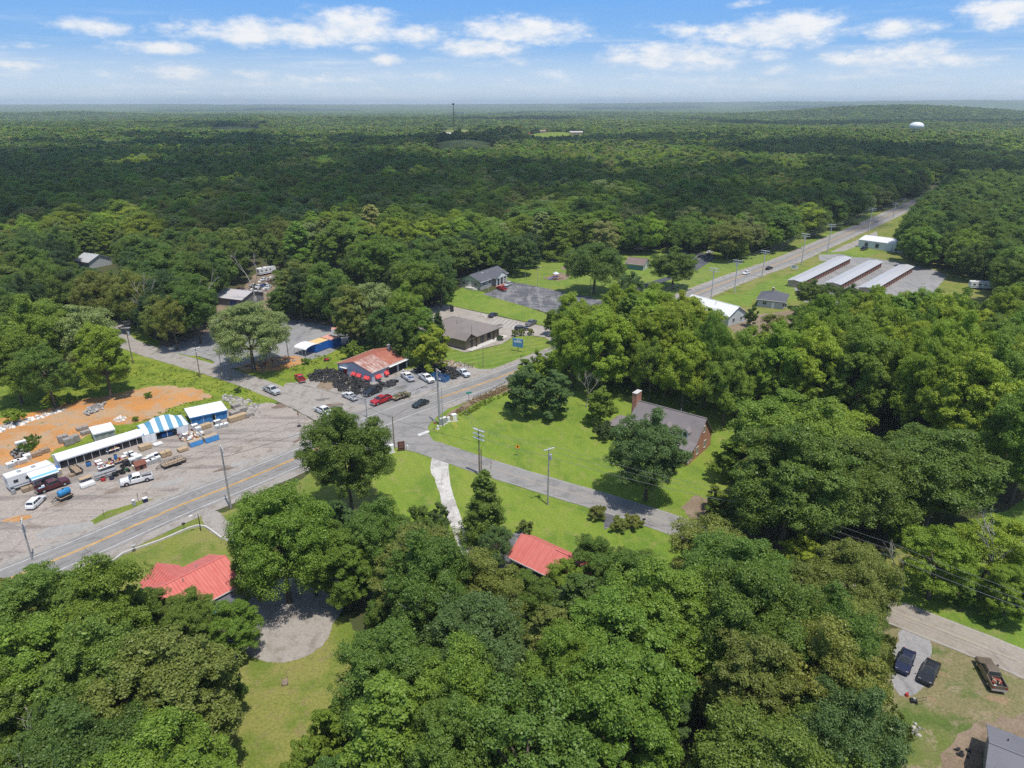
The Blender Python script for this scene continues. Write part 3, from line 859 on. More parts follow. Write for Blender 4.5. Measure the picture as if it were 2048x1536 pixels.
tree_px(1201, 812, 7, 30, 'mid', 'small oval magnolia on the lawn beside the brick chimney', hk=2.8)
tree_px(1212, 862, 8, 22, 'dark', 'low dark shrub against the end of the brick house', hk=1.6, name='shrub', cat='shrub')
tree_px(1236, 856, 8, 14, 'olive', 'reddish shrub under the side porch of the brick house', hk=1.6, name='shrub', cat='shrub')
tree_px(1142, 628, 3, 33, 'lime', 'upright yellow-green tree at the corner of the cracked parking lot', hk=3.4)
for (px_, py_, pr, rp, c_, lb, hk_) in (
        (1420, 1112, 6, 78, 'olive', 'loose olive tree overhanging the end of the visible lane', 2.6), (1505, 1155, 0, 60, 'oak', 'dark oak hiding the lane right of the loose olive tree', 2.8),
        (1700, 1160, 2, 84, 'olive', 'wide olive brown oak right of the small bright ball tree', 2.3), (1672, 1262, 5, 76, 'olive', 'big olive oak at the left end of the visible lane stretch at lower right', 2.5),
        (1735, 1212, 3, 42, 'oak', 'oak leaning over the lane at lower right', 2.8), (380, 1232, 0, 52, 'oak', 'dark oak hiding the lower left of the red roofed house', 2.6),
        (300, 1216, 1, 40, 'oak', 'dark oak in front of the wing of the red roofed house', 3.0), (468, 1250, 3, 50, 'mid', 'green oak between the red roofed house and the trampoline', 2.6),
        (508, 1130, 3, 48, 'mid', 'green tree over the right end of the red roofed house', 3.0), (622, 1100, 2, 66, 'oak', 'dark oak over the upper end of the turning circle', 2.8),
        (690, 1130, 1, 58, 'mid', 'tall green oak at the right edge of the turning circle', 3.2), 
        (1548, 652, 6, 27, 'olive', 'loose olive tree below the bungalow near the highway', 2.6), (1600, 646, 3, 30, 'mid', 'green tree right of the loose olive tree below the bungalow', 2.6), (1645, 628, 0, 32, 'oak', 'dark oak before the near end of the middle storage building', 2.4),
        (1505, 684, 3, 30, 'bright', 'bright tree below the white roofed house gable', 2.8), (1575, 690, 3, 30, 'bright', 'bright tree in front of the loose olive tree below the bungalow', 2.6), (1655, 590, 6, 20, 'oak', 'thin loose tree in front of the storage yard', 3.4), (1622, 584, 0, 26, 'oak', 'dark tree at the near left end of the storage buildings', 2.4), (1503, 632, 7, 13, 'deep', 'small dark tree at the corner of the white roofed house', 3.4),
        (1700, 592, 0, 24, 'deep', 'dark tree at the near end of the middle storage row', 2.3), (1745, 600, 3, 26, 'mid', 'green tree at the near end of the farthest storage row', 2.4), (1420, 640, 6, 26, 'bright', 'bright loose tree left of the white roofed house', 2.8),
        (1878, 1118, 6, 66, 'bright', 'loose bright green tree above the tan stretch of lane', 2.5), (1985, 1086, 6, 70, 'lime', 'yellow-green tree at the right edge above the tan lane', 2.4), (2022, 1180, 3, 50, 'bright', 'bright tree at the right edge close to the wires', 2.6), (1930, 1180, 7, 34, 'mid', 'small green tree just above the tan lane', 2.2), (1985, 1232, 8, 24, 'mid', 'low bush on the upper side of the tan lane', 1.3),
        (1058, 1186, 0, 46, 'oak', 'dark oak below the eave of the red carport roof', 2.4), (1128, 1160, 3, 42, 'mid', 'green oak at the near side of the red carport house', 2.6), (178, 552, 3, 24, 'deep', 'dark tree in front of the pale grey roof at far left', 2.0), (132, 540, 0, 22, 'oak', 'oak left of the pale grey roof at far left', 2.0), (560, 600, 1, 26, 'oak', 'dark oak closing the right side of the salvage yard', 2.6),
        (1186, 1122, 3, 48, 'oak', 'dark oak in front of the middle of the red carport house', 2.8),
        (1268, 1140, 3, 46, 'oak', 'dark oak in front of the right end of the red carport house', 2.8)):
    tree_px(px_, py_, pr, rp, c_, lb, hk=hk_)
tree_px(968, 1012, 4, 46, 'oak', 'pointed dark tree beside the white gravel driveway', hk=3.6)
tree_px(990, 1085, 6, 34, 'blue', 'half bare grey tree next to the red carport roof', hk=3.0)
tree_px(1598, 1118, 7, 42, 'lime', 'small bright green ball-shaped tree among darker oaks right of the lane', hk=2.4)
tree_px(1194, 1026, 8, 20, 'olive', 'brownish clipped bush left of the short paved drive', hk=1.5, name='bush', cat='bush', group='round bushes by the lane')
tree_px(1266, 1042, 8, 20, 'olive', 'brownish clipped bush right of the short paved drive nearest the mailbox', hk=1.5, name='bush', cat='bush', group='round bushes by the lane')
tree_px(1238, 1048, 8, 19, 'olive', 'brownish clipped bush touching the one nearest the mailbox', hk=1.5, name='bush', cat='bush', group='round bushes by the lane')
tree_px(1052, 1054, 8, 17, 'olive', 'lone reddish tipped bush behind the red carport roof', hk=1.6, name='bush', cat='bush')
for (px_, py_, w_) in ((1029, 666, 'left'), (1044, 664, 'middle'), (1061, 663, 'right')):
    tree_px(px_, py_, 8, 7, 'olive', {'left': 'leftmost', 'middle': 'middle', 'right': 'rightmost'}[w_] + ' of three small shrubs in front of the parked police car', hk=2.0, name='shrub', cat='shrub', group='shrubs by the office drive')
tree_px(1000, 676, 8, 8, 'dark', 'low dark hedge shrub at the end of the brick office porch', hk=1.2, name='shrub', cat='shrub')
tree_px(1106, 640, 3, 18, 'mid', 'green tree just left of the upright yellow-green tree', hk=3.0)
for (px_, py_, pr, rp, c_, lb) in (
        (700, 620, 3, 40, 'olive', 'olive tree left end of the grove behind the tire shop'), (745, 612, 6, 44, 'pale', 'pale loose tree behind the tire shop chimney'),
        (806, 618, 0, 42, 'mid', 'wide green tree in the grove between tire shop and office'), (842, 660, 3, 36, 'mid', 'green tree beside the brick office gable'),
        (866, 700, 7, 34, 'lime', 'lime-green small tree at the corner of the tire heap and office lawn'), (812, 668, 1, 30, 'oak', 'dark green tree right behind the rusty roof'),
        (765, 652, 5, 32, 'deep', 'deep green tree in the shade behind the rusty roof'), (706, 650, 7, 26, 'deep', 'dark slim tree by the light pole behind the tire shop'),
        (708, 700, 8, 22, 'mid', 'leafy bush at the back corner of the rusty-roofed shop'), (876, 655, 4, 16, 'dark', 'pointed dark cedar at the far end of the brick office')):
    tree_px(px_, py_, pr, rp, c_, lb)

# ---- woods: outlines in the photograph of the canopy as a whole, filled with trees of natural spacing
def inside(poly, x, y):
    c = False
    j = len(poly) - 1
    for i in range(len(poly)):
        xi, yi = poly[i]; xj, yj = poly[j]
        if (yi > y) != (yj > y) and x < (xj - xi) * (y - yi) / (yj - yi) + xi:
            c = not c
        j = i
    return c


HOLES = [
    [(915, 548), (960, 532), (1020, 538), (1025, 575), (960, 592), (915, 582)],
    [(320, 700), (448, 648), (556, 630), (680, 652), (700, 700), (600, 735), (430, 745), (330, 720)],
    [(250, 640), (262, 700), (440, 752), (560, 790), (540, 740), (330, 700)],  # openings in the canopy where the ground, a roof or a clearing shows
    [(503, 534), (558, 534), (560, 556), (528, 588), (500, 598), (430, 608), (440, 588), (488, 574)],
    [(140, 505), (205, 500), (250, 525), (200, 545), (145, 530)],
    [(300, 1180), (310, 1110), (460, 1105), (490, 1170), (440, 1195)],
    [(1405, 602), (1500, 582), (1595, 590), (1590, 628), (1545, 640), (1500, 648), (1492, 664), (1455, 664)],
    [(1590, 520), (1700, 500), (1900, 535), (1930, 560), (1900, 585), (1830, 572), (1760, 576), (1690, 572), (1600, 562)],
    [(1705, 476), (1788, 478), (1792, 502), (1705, 504)],
    [(1080, 560), (1090, 520), (1110, 480), (1155, 475), (1155, 520), (1250, 500), (1320, 510), (1420, 490), (1440, 520), (1380, 580), (1240, 560)],
    [(1235, 780), (1420, 822), (1446, 852), (1412, 930), (1370, 940), (1240, 900)],
    [(600, 1170), (720, 1170), (720, 1260), (620, 1300), (480, 1320), (480, 1270)],
    [(1772, 1250), (1800, 1215), (1850, 1205), (2060, 1300), (2060, 1560), (1880, 1560), (1850, 1450), (1772, 1400)],
    [(1780, 1110), (1870, 1060), (2060, 1010), (2060, 1310), (1900, 1250), (1800, 1200)],
    [(1015, 1060), (1090, 1058), (1112, 1095), (1078, 1132), (1020, 1112)],
    [(1930, 560), (1990, 560), (1990, 590), (1930, 590)],
    [(1770, 1095), (1840, 1085), (1850, 1130), (1780, 1135)],
]
WOODS = [  # (canopy outline in the photograph, spacing m, mean radius, colours, label, group)
    ('south', [(-80, 1150), (20, 1130), (90, 1085), (170, 1100), (230, 1165), (300, 1140), (400, 1185), (470, 1180), (480, 1260), (470, 1330), (500, 1390), (470, 1470), (440, 1540), (430, 1640), (-80, 1640)], 8.6, 6.6, ('oak', 'deep', 'mid', 'oak', 'olive'),
     'green oak packed into the wood at the lower left', 'trees of the lower left wood'),
    ('south', [(540, 1640), (570, 1460), (640, 1420), (740, 1390), (700, 1300), (690, 1220), (720, 1120), (640, 1040), (620, 980), (780, 980), (800, 1060), (860, 960), (885, 1010), (930, 1120), (1000, 1150), (1150, 1165), (1180, 1130), (1250, 1122), (1325, 1170), (1368, 1088), (1440, 1030), (1500, 1060), (1620, 1150), (1800, 1130), (1850, 1200), (1790, 1260), (1760, 1340), (1780, 1420), (1830, 1470), (1850, 1640)], 8.2, 6.1, ('oak', 'oak', 'deep', 'mid', 'olive', 'blue'),
     'green broadleaf tree packed into the wood along the bottom of the view', 'trees of the wood along the bottom'),
    ('east', [(1400, 870), (1520, 810), (1620, 800), (1700, 850), (1820, 860), (1960, 900), (2010, 980), (2000, 1040), (2120, 1020), (2120, 1180), (2060, 1260), (1900, 1190), (1850, 1140), (1760, 1080), (1640, 1130), (1500, 1090), (1430, 1040), (1400, 960)], 9.8, 8.2, ('mid', 'mid', 'oak', 'bright', 'olive'),
     'broad round oak in the wood right of the brick house', 'oaks right of the brick house'),
    ('east', [(1010, 740), (1090, 690), (1130, 650), (1240, 590), (1330, 570), (1420, 620), (1470, 680), (1580, 690), (1640, 620), (1700, 600), (1850, 590), (1940, 600), (2120, 570), (2120, 960), (1960, 880), (1800, 800), (1600, 790), (1500, 800), (1420, 800), (1350, 790), (1270, 770), (1150, 730), (1040, 780)], 7.8, 5.8, ('bright', 'bright', 'mid', 'lime', 'mid', 'bright'),
     'tall sunlit green tree in the strip of wood behind the brick house', 'tall trees behind the brick house'),
    ('east', [(1900, 352), (2120, 300), (2120, 600), (1930, 560), (1835, 535), (1800, 505), (1785, 470), (1825, 425)], 9.0, 6.4, ('oak', 'mid', 'deep', 'oak'),
     'green tree in the wood beyond the storage buildings', 'trees beyond the storage buildings'),
    ('east', [(1470, 585), (1540, 580), (1580, 590), (1600, 610), (1560, 612), (1480, 590)], 7.5, 4.4, ('oak', 'mid'),
     'green tree hiding the near end of the storage buildings', 'trees before the storage buildings'),
    ('west', [(-80, 700), (-80, 470), (100, 470), (300, 470), (560, 480), (600, 540), (690, 560), (700, 600), (660, 640), (590, 625), (560, 560), (520, 500), (440, 560), (430, 640), (330, 680), (260, 690), (240, 640), (180, 620), (100, 600), (40, 640)], 9.0, 6.4, ('deep', 'oak', 'dark', 'oak', 'olive'),
     'shaded green tree in the wood around the salvage yard', 'trees around the salvage yard'),
    ('west', [(680, 560), (700, 500), (1000, 470), (1100, 480), (1060, 520), (1020, 540), (930, 535), (900, 590), (860, 605), (820, 580), (760, 570)], 9.4, 6.8, ('deep', 'oak', 'dark', 'mid'),
     'shaded green tree in the wood behind the community hall', 'trees behind the community hall'),
]
BLOCK = [(at(*p), r) for p, r in (((1240, 640), 5), ((60, 960), 12))]
ROADS = [HW, SIDE_A, SIDE_B]


def hits_road(x, y, pad):
    for l in ROADS:
        for q in l[::2]:
            if (q.x - x) ** 2 + (q.y - y) ** 2 < pad * pad:
                return True
    return False


def fits(poly, x, y, rad_, h, holes=True):
    """The whole crown, seen from the photograph's place, stays inside the wood's outline."""
    zc = h * .56
    cx, cy, dep = pix((x, y, zc))
    rp = rad_ * FPX / dep; rh = h * .44 * FPX / dep
    for k in range(8):
        a = k * math.pi / 4
        if not inside(poly, cx + rp * .55 * math.cos(a), cy + rh * .45 * math.sin(a)):
            return False
    if holes:
        for hpoly in HOLES:
            for k in range(-1, 8):
                a = k * math.pi / 4; f = 0 if k < 0 else .95
                if inside(hpoly, cx + rp * f * math.cos(a), cy + rh * f * math.sin(a)):
                    return False
    return True


WOOD_TREES = []; YOUNG = []
for wi, (side, poly, gap, mr, cols, lab, grp) in enumerate(WOODS):
    wr = random.Random(500 + wi)
    xs = [at(p[0], p[1], 12) for p in poly]
    x0, x1 = min(p.x for p in xs), max(p.x for p in xs); y0, y1 = min(p.y for p in xs), max(p.y for p in xs)
    n = int((x1 - x0) * (y1 - y0) / (gap * gap) * 5)
    kept = []
    for _ in range(min(n, 40000)):
        x = wr.uniform(x0, x1); y = wr.uniform(y0, y1)
        rad_ = mr * wr.uniform(.72, 1.28)
        h = (12.5 + rad_ * .85) * wr.uniform(.85, 1.15) * (1.25 if grp.startswith('tall') else 1.0)
        if any((x - a) ** 2 + (y - b) ** 2 < (gap * .5 + .42 * (rad_ + c - mr)) ** 2 for a, b, c in kept):
            continue
        if any((x - a) ** 2 + (y - b) ** 2 < (.72 * c + .5 * rad_) ** 2 for a, b, c in TREES):
            continue
        if not fits(poly, x, y, rad_, h):
            continue
        if hits_road(x, y, 9 if grp == 'trees beyond the storage buildings' else 4.5):
            continue
        kept.append((x, y, rad_))
        WOOD_TREES.append((x, y, rad_, h, wr.choice(cols), lab, grp, wr.choice((0, 1, 2, 3, 5, 5, 0, 1, 4 if wr.random() < .5 else 6)), wr.random()))
    for _ in range(min(n, 30000)):                      # younger trees in the gaps
        x = wr.uniform(x0, x1); y = wr.uniform(y0, y1)
        rad_ = wr.uniform(1.9, 3.2); h = wr.uniform(5, 10)
        if any((x - a) ** 2 + (y - b) ** 2 < (.55 * c + .6 * rad_) ** 2 for a, b, c in kept) or any((x - a) ** 2 + (y - b) ** 2 < (.75 * c + rad_) ** 2 for a, b, c in TREES):
            continue
        if not fits(poly, x, y, rad_, h) or hits_road(x, y, 4.5):
            continue
        kept.append((x, y, rad_))
        YOUNG.append((x, y, rad_, h, wr.choice(cols), lab, grp, 7, wr.random()))
for (x, y, a, *_r) in WOOD_TREES + YOUNG:
    TREES.append((x, y, a))

# ---- the great forest: everything beyond, as far as single crowns can be told apart
FRONT = [(-200, 475), (300, 480), (560, 485), (700, 505), (860, 510), (1000, 478), (1100, 485), (1130, 462), (1250, 480), (1330, 470), (1420, 470), (1500, 478), (1560, 480), (1640, 455), (1720, 425), (1800, 400), (1860, 385), (1880, 350), (1900, 345), (2250, 330)]


def front_y(px):
    for (a, b), (c, d) in zip(FRONT, FRONT[1:]):
        if a <= px <= c:
            return b + (d - b) * (px - a) / (c - a)
    return 480


far_pts = []
frr = np.random.default_rng(5)
d = 250.0
HWA = [q for q in HW if q.y > 300]
while d < 5200:
    gap = 10.4 if d < 700 else 10.8 if d < 1300 else 12.0 if d < 2700 else 17.0
    amax = .68
    n = int(2 * amax * d / gap)
    for j in range(n):
        a = -amax + (j + frr.uniform(0, 1)) * 2 * amax / n
        dd = d + frr.uniform(-.5, .5) * gap
        x, y = dd * math.sin(a), dd * math.cos(a)
        px, py, dep = pix((x, y, terrain(x, y) + 11))
        if py > front_y(px) - 4:
            continue
        if any(f[0] < a < f[1] and f[2] - 150 < dd < f[3] for f in FIELDS):
            continue
        if dd < 1100 and x > 100 and any((q.x - x) ** 2 + (q.y - y) ** 2 < 12.5 ** 2 for q in HWA):
            continue
        if dd < 420 and any((x - t[0]) ** 2 + (y - t[1]) ** 2 < 36 for t in TREES):
            continue
        far_pts.append((x, y, terrain(x, y), dd, a))
    d += gap * .92
print('far trees', len(far_pts), 'wood trees', len(WOOD_TREES), 'young', len(YOUNG))

near_n = 300 - 104
allw = sorted(WOOD_TREES, key=lambda t: t[0] ** 2 + t[1] ** 2)
singles, rest = allw[:near_n], allw[near_n:] + YOUNG
PICK = {'bright': 'bright green', 'lime': 'yellow-green', 'mid': 'fresh green', 'oak': 'dark green', 'deep': 'deep green', 'olive': 'olive', 'blue': 'blue-green', 'dark': 'very dark', 'pale': 'pale'}
MARKS = [('the bottom left corner', (0, 1536)), ('the dead tree at bottom left', (90, 1480)), ('the trampoline', (452, 1312)), ('the lower left pole', (65, 1120)), ('the red ribbed roof', (390, 1170)), ('the lower left highway bend', (20, 1180)), ('the back lawn', (560, 1440)), ('the turning circle', (590, 1280)), ('the blue shaded suv', (690, 1195)),
         ('the broken dead tree', (800, 1400)), ('the white driveway', (910, 1080)), ('the red carport roof', (1080, 1120)), ('the bottom edge middle', (1024, 1536)), ('the shiny blue car', (1808, 1332)), ('the push mower', (1827, 1404)), ('the bright ball tree', (1598, 1150)), ('the bottom right yard', (1780, 1536)), ('the bottom edge left half', (760, 1536)), ('the bottom edge right half', (1400, 1536)), ('the end of the visible lane', (1390, 1066)),
         ('the gable of the brick house', (1420, 900)), ('the small sunny clearing', (1805, 1115)), ('the right edge of the view', (2040, 1000)), ('the magnolia', (1201, 850)), ('the brick chimney', (1270, 830)), ('the white roofed house', (1470, 645)), ('the bungalow', (1540, 617)), ('the middle storage row', (1690, 570)), ('the far storage building', (1760, 580)), ('the hidden white camper', (1960, 580)), ('the guard rail', (1050, 750)), ('the cracked parking lot', (1180, 640)),
         ('the pale broken trunk', (1172, 815)), ('the salvage shed', (460, 610)), ('the woodland house', (170, 535)), ('the stone hall', (960, 580)), ('the grey gravel lot', (600, 640)), ('the white metal depot', (1760, 500)), ('the west road bend', (250, 690)), ('the wood centre at right', (1700, 760)), ('the wood top at right', (1900, 640)), ('the heart of the oak wood', (1650, 980)), ('the upright yellow-green tree', (1142, 650)), ('the middle of the tall wood', (1540, 735)), ('the park lamp posts', (1300, 600)), ('the thick corner pole', (1010, 760)), ('the wood above the oaks', (1830, 850)), ('the wood before the bungalow', (1350, 650)), ('the brick house ridge', (1420, 820))]
MARKS = [(n_, at(*p_)) for n_, p_ in MARKS]
ORD = ['nearest', 'second nearest', 'third nearest', 'fourth nearest', 'fifth nearest', 'sixth nearest', 'seventh nearest', 'eighth nearest', 'ninth nearest', 'tenth nearest', 'eleventh nearest', 'twelfth nearest', 'thirteenth nearest', 'fourteenth nearest', 'fifteenth nearest', 'sixteenth nearest', 'seventeenth nearest', 'eighteenth nearest', 'nineteenth nearest', 'twentieth nearest', 'twenty-first nearest', 'twenty-second nearest', 'twenty-third nearest', 'twenty-fourth nearest']
KIND = {'trees of the lower left wood': 'oak in the lower left wood', 'trees of the wood along the bottom': 'tree in the bottom wood', 'oaks right of the brick house': 'broad oak in the right wood', 'tall trees behind the brick house': 'tall tree', 'trees beyond the storage buildings': 'tree beyond the storage rows', 'trees before the storage buildings': 'tree before the storage rows', 'trees around the salvage yard': 'tree by the salvage yard', 'trees behind the community hall': 'tree behind the stone hall'}
near_ = []
for tr in singles:
    n_, p_ = min(MARKS, key=lambda q: (q[1].x - tr[0]) ** 2 + (q[1].y - tr[1]) ** 2)
    near_.append((n_, math.hypot(p_.x - tr[0], p_.y - tr[1]), tr))
near_.sort(key=lambda q: q[1])
count_ = {}
for n_, _, (x, y, rad_, h, c, lab, grp, pr, u) in near_:
    head = PICK[c] + ' ' + KIND[grp]
    k = count_.get((head, n_), 0); count_[(head, n_)] = k + 1
    tree(x, y, pr, rad_, h, c, head + ' ' + (ORD[k] if k < 24 else 'farthest from') + ' ' + n_, grp)

# instanced forest: small crowns of few leaves
FARP = []
for i, sp in enumerate(((5.4, 3, 17, 22, 8, 15, .46, 'round', -.45), (4.7, 3, 18, 22, 8, 15, .44, 'round', -.45), (6.2, 3, 17, 24, 8, 15, .48, 'round', -.4), (5.0, 3, 16, 18, 9, 15, .46, 'round', -.45), (4.0, 2, 18, 18, 8, 14, .40, 'cone', -.9))):
    q, lob, lr = crown_cards(np.random.default_rng(300 + i), *sp[:7], shape=sp[7], low=sp[8], scatter=.26)
    me = quads_mesh('forest_crown', q)
    me.materials.append(M['leaf_far'])
    FARP.append(bpy.data.objects.new('forest_crown', me))          # only a source for the instances, never in the scene


NEARP = []
for k in (0, 1, 2, 3, 4, 7):
    me = PROTO[k][0].copy(); me.name = 'forest_crown'
    me.materials.clear(); me.materials.append(M['leaf_far'])
    NEARP.append(bpy.data.objects.new('forest_crown', me))


def forest(name, pts, label, protos):
    """pts: (x, y, z, scale xy, scale z, rotation, proto, colour)"""
    me = bpy.data.meshes.new(name)
    me.from_pydata([p[:3] for p in pts], [], [])
    for nm, kind, vals in (('sc', 'FLOAT_VECTOR', [v for p in pts for v in (p[3], p[3], p[4])]), ('rt', 'FLOAT_VECTOR', [v for p in pts for v in (0, 0, p[5])]),
                           ('tint', 'FLOAT_VECTOR', [v for p in pts for v in p[7][:3]])):
        at_ = me.attributes.new(nm, kind, 'POINT'); at_.data.foreach_set('vector', vals)
    at_ = me.attributes.new('pick', 'INT', 'POINT'); at_.data.foreach_set('value', [p[6] for p in pts])
    o = link(name, me)
    o['kind'] = 'stuff'
    ng = bpy.data.node_groups.new(name, 'GeometryNodeTree')
    ng.interface.new_socket('Geometry', in_out='INPUT', socket_type='NodeSocketGeometry')
    ng.interface.new_socket('Geometry', in_out='OUTPUT', socket_type='NodeSocketGeometry')
    L = ng.links.new
    gi = ng.nodes.new('NodeGroupInput'); go = ng.nodes.new('NodeGroupOutput')
    ip = ng.nodes.new('GeometryNodeInstanceOnPoints')
    jn_ = ng.nodes.new('GeometryNodeJoinGeometry')
    for s in reversed(protos):
        oi = ng.nodes.new('GeometryNodeObjectInfo'); oi.inputs['Object'].default_value = s
        gt = ng.nodes.new('GeometryNodeGeometryToInstance')
        L(oi.outputs['Geometry'], gt.inputs[0]); L(gt.outputs[0], jn_.inputs[0])

    def attr(nm, t):
        a = ng.nodes.new('GeometryNodeInputNamedAttribute'); a.data_type = t; a.inputs[0].default_value = nm
        return a.outputs[0]
    L(gi.outputs[0], ip.inputs['Points']); L(jn_.outputs[0], ip.inputs['Instance'])
    ip.inputs['Pick Instance'].default_value = True
    L(attr('pick', 'INT'), ip.inputs['Instance Index'])
    er = ng.nodes.new('FunctionNodeEulerToRotation'); L(attr('rt', 'FLOAT_VECTOR'), er.inputs[0]); L(er.outputs[0], ip.inputs['Rotation'])
    L(attr('sc', 'FLOAT_VECTOR'), ip.inputs['Scale'])
    L(ip.outputs[0], go.inputs[0])
    md = o.modifiers.new('forest', 'NODES'); md.node_group = ng
    return tag(o, label)


pts = []; mid_pts = []
fr2 = random.Random(77)
for (x, y, z, dd, a) in far_pts:
    s = fr2.uniform(1.15, 2.0) * (1.0 if dd < 1300 else 1.15 if dd < 2700 else 1.6)
    v = .8 * mnoise.noise((x / 90, y / 90, 0)) + .9 * mnoise.noise((x / 330, y / 260, 5)) + fr2.uniform(-.45, .45)
    c = 'oak' if v < -.2 else 'mid' if v < .3 else 'olive' if v < .42 else 'bright' if v < .8 else 'deep'
    if fr2.random() < .08: c = 'pale'
    if dd < 1000:
        k = fr2.choice((0, 1, 2, 3, 0, 1, 2, 4)); np_ = PROTO[k]; rad_ = 5.3 * s
        mid_pts.append((x, y, z - fr2.uniform(0, 2), rad_ / np_[2], fr2.uniform(.85, 1.15) * (11.5 + rad_ * .85) / np_[3], fr2.uniform(0, 6.28), k, vary(LEAFC[c], fr2, .2)))
        continue
    pts.append((x, y, z - fr2.uniform(0, 2.5), s, fr2.uniform(.95, 1.28), fr2.uniform(0, 6.28), fr2.choice((0, 1, 2, 3, 0, 1, 2, 3, 4)), vary(LEAFC[c], fr2, .2)))
for (x, y, rad_, h, c, lab, grp, pr, u) in rest:
    k = 5 if pr == 7 else (0, 1, 2, 3, 4, 2, 3)[pr]
    np_ = PROTO[(0, 1, 2, 3, 4, 7)[k]]
    mid_pts.append((x, y, 0, rad_ / np_[2], h / np_[3], u * 6.28, k, vary(LEAFC[c], fr2)))
forest('forest', pts, 'unbroken broadleaf forest stretching to the horizon', FARP)
forest('woodland', mid_pts, 'smaller and farther trees filling the woods around the junction', NEARP)

# forest beyond the reach of single crowns: a rough canopy
def canopy_z(x, y):
    return terrain(x, y) + 14.0 + 7.0 * mnoise.noise((x / 60, y / 60, 2.0)) + nrg.uniform(-3.5, 3.5)


m, N = new_mat('far_canopy')
pos = N.n('ShaderNodeNewGeometry').outputs['Position']
c = N.ramp(N.noise(pos, .012, 8, .75), [(.30, (.040, .072, .018)), (.5, (.075, .118, .024)), (.72, (.13, .165, .034))])
c = N.mix(N.math('MULTIPLY', N.step(N.noise(pos, .004, 4, .6), .62, .68), .6), c, (.20, .23, .055))
finish(N, c, .9, spec=.1)
rad = [5000.0]
while rad[-1] < 19500:
    rad.append(rad[-1] * (1.0095 if rad[-1] < 6000 else 1.02))
o = link('far_forest', polar_grid('far_forest', rad, [-.86 + 1.72 * i / 1050 for i in range(1051)], canopy_z), m)
tag(o, 'hazy forest canopy on the horizon', kind='stuff')
# ------------------------------------------------------------------ building materials
def siding(name, c, pitch=.25, axis=2, depth=.18, rough=.7, var=.1):
    m, N = new_mat(name)
    tc = N.n('ShaderNodeTexCoord').outputs['Object']
    s = N.n('ShaderNodeSeparateXYZ'); N.put(s.inputs[0], tc)
    v = s.outputs[axis] if axis < 3 else N.math('ADD', s.outputs[0], s.outputs[1])
    fr = N.math('FRACT', N.math('MULTIPLY', v, 1 / pitch))
    f = N.step(fr, .0, .14, 1 - depth, 1.0)
    g = N.noise(tc, 1.1, 5, .6)
    cc = N.mix(1.0, N.ramp(g, [(.3, tuple(x * (1 - var) for x in c)), (.7, tuple(min(1, x * (1 + var)) for x in c))]), N.ramp(f, [(0, (0, 0, 0)), (1, (1, 1, 1))]), 'MULTIPLY')
    finish(N, cc, rough)
    return m


def brick(name, a, b, mortar=(.36, .33, .30)):
    m, N = new_mat(name)
    tc = N.n('ShaderNodeTexCoord').outputs['Object']
    s = N.n('ShaderNodeSeparateXYZ'); N.put(s.inputs[0], tc)
    cb = N.n('ShaderNodeCombineXYZ'); N.put(cb.inputs[0], N.math('ADD', s.outputs[0], s.outputs[1])); N.put(cb.inputs[1], s.outputs[2])
    t = N.n('ShaderNodeTexBrick'); N.put(t.inputs['Vector'], cb.outputs[0])
    t.inputs['Scale'].default_value = 1.0; t.inputs['Brick Width'].default_value = .24; t.inputs['Row Height'].default_value = .085; t.inputs['Mortar Size'].default_value = .012
    t.inputs['Color1'].default_value = (*a, 1); t.inputs['Color2'].default_value = (*b, 1); t.inputs['Mortar'].default_value = (*mortar, 1)
    g = N.noise(tc, .8, 4, .6)
    finish(N, N.mix(1.0, t.outputs[0], N.ramp(g, [(.3, (.85, .85, .85)), (.7, (1.12, 1.12, 1.12))]), 'MULTIPLY'), .9)
    return m


def shingles(name, c, var=.28):
    m, N = new_mat(name)
    tc = N.n('ShaderNodeTexCoord').outputs['Object']
    g = N.noise(N.vec('MULTIPLY', tc, (3.5, 3.5, 7)), 1.0, 3, .8); g2 = N.noise(tc, .35, 4, .6)
    s = N.n('ShaderNodeSeparateXYZ'); N.put(s.inputs[0], tc)
    fr = N.math('FRACT', N.math('MULTIPLY', s.outputs[2], 9.0))
    k = N.math('MULTIPLY', N.step(fr, 0, .25, .86, 1.0), N.math('ADD', N.math('MULTIPLY', N.math('ADD', g, g2), var * 2), 1 - var * 2))
    finish(N, N.mix(1.0, c, N.ramp(k, [(0, (0, 0, 0)), (1, (1, 1, 1))]), 'MULTIPLY'), .95, spec=.1)
    return m


def rusty(name, base, rust, lo, hi, axis=0, pitch=.65, strength=.8):
    m, N = new_mat(name)
    tc = N.n('ShaderNodeTexCoord').outputs['Object']
    s = N.n('ShaderNodeSeparateXYZ'); N.put(s.inputs[0], tc)
    st = N.n('ShaderNodeCombineXYZ'); N.put(st.inputs[0], N.math('MULTIPLY', s.outputs[0], .35 if axis else 2.4)); N.put(st.inputs[1], N.math('MULTIPLY', s.outputs[1], 2.4 if axis else .35)); N.put(st.inputs[2], s.outputs[2])
    f = N.math('ADD', N.math('MULTIPLY', N.noise(st.outputs[0], 1.0, 6, .65), .6), N.math('MULTIPLY', N.noise(tc, .7, 5, .7), .4))
    fr = N.math('FRACT', N.math('MULTIPLY', s.outputs[axis], 1 / pitch))
    c = N.mix(N.math('MULTIPLY', N.step(f, lo, hi), strength), base, rust)
    c = N.mix(1.0, c, N.ramp(N.step(fr, 0, .12, .72, 1.0), [(0, (0, 0, 0)), (1, (1, 1, 1))]), 'MULTIPLY')
    finish(N, c, .6, metal=.0)
    return m


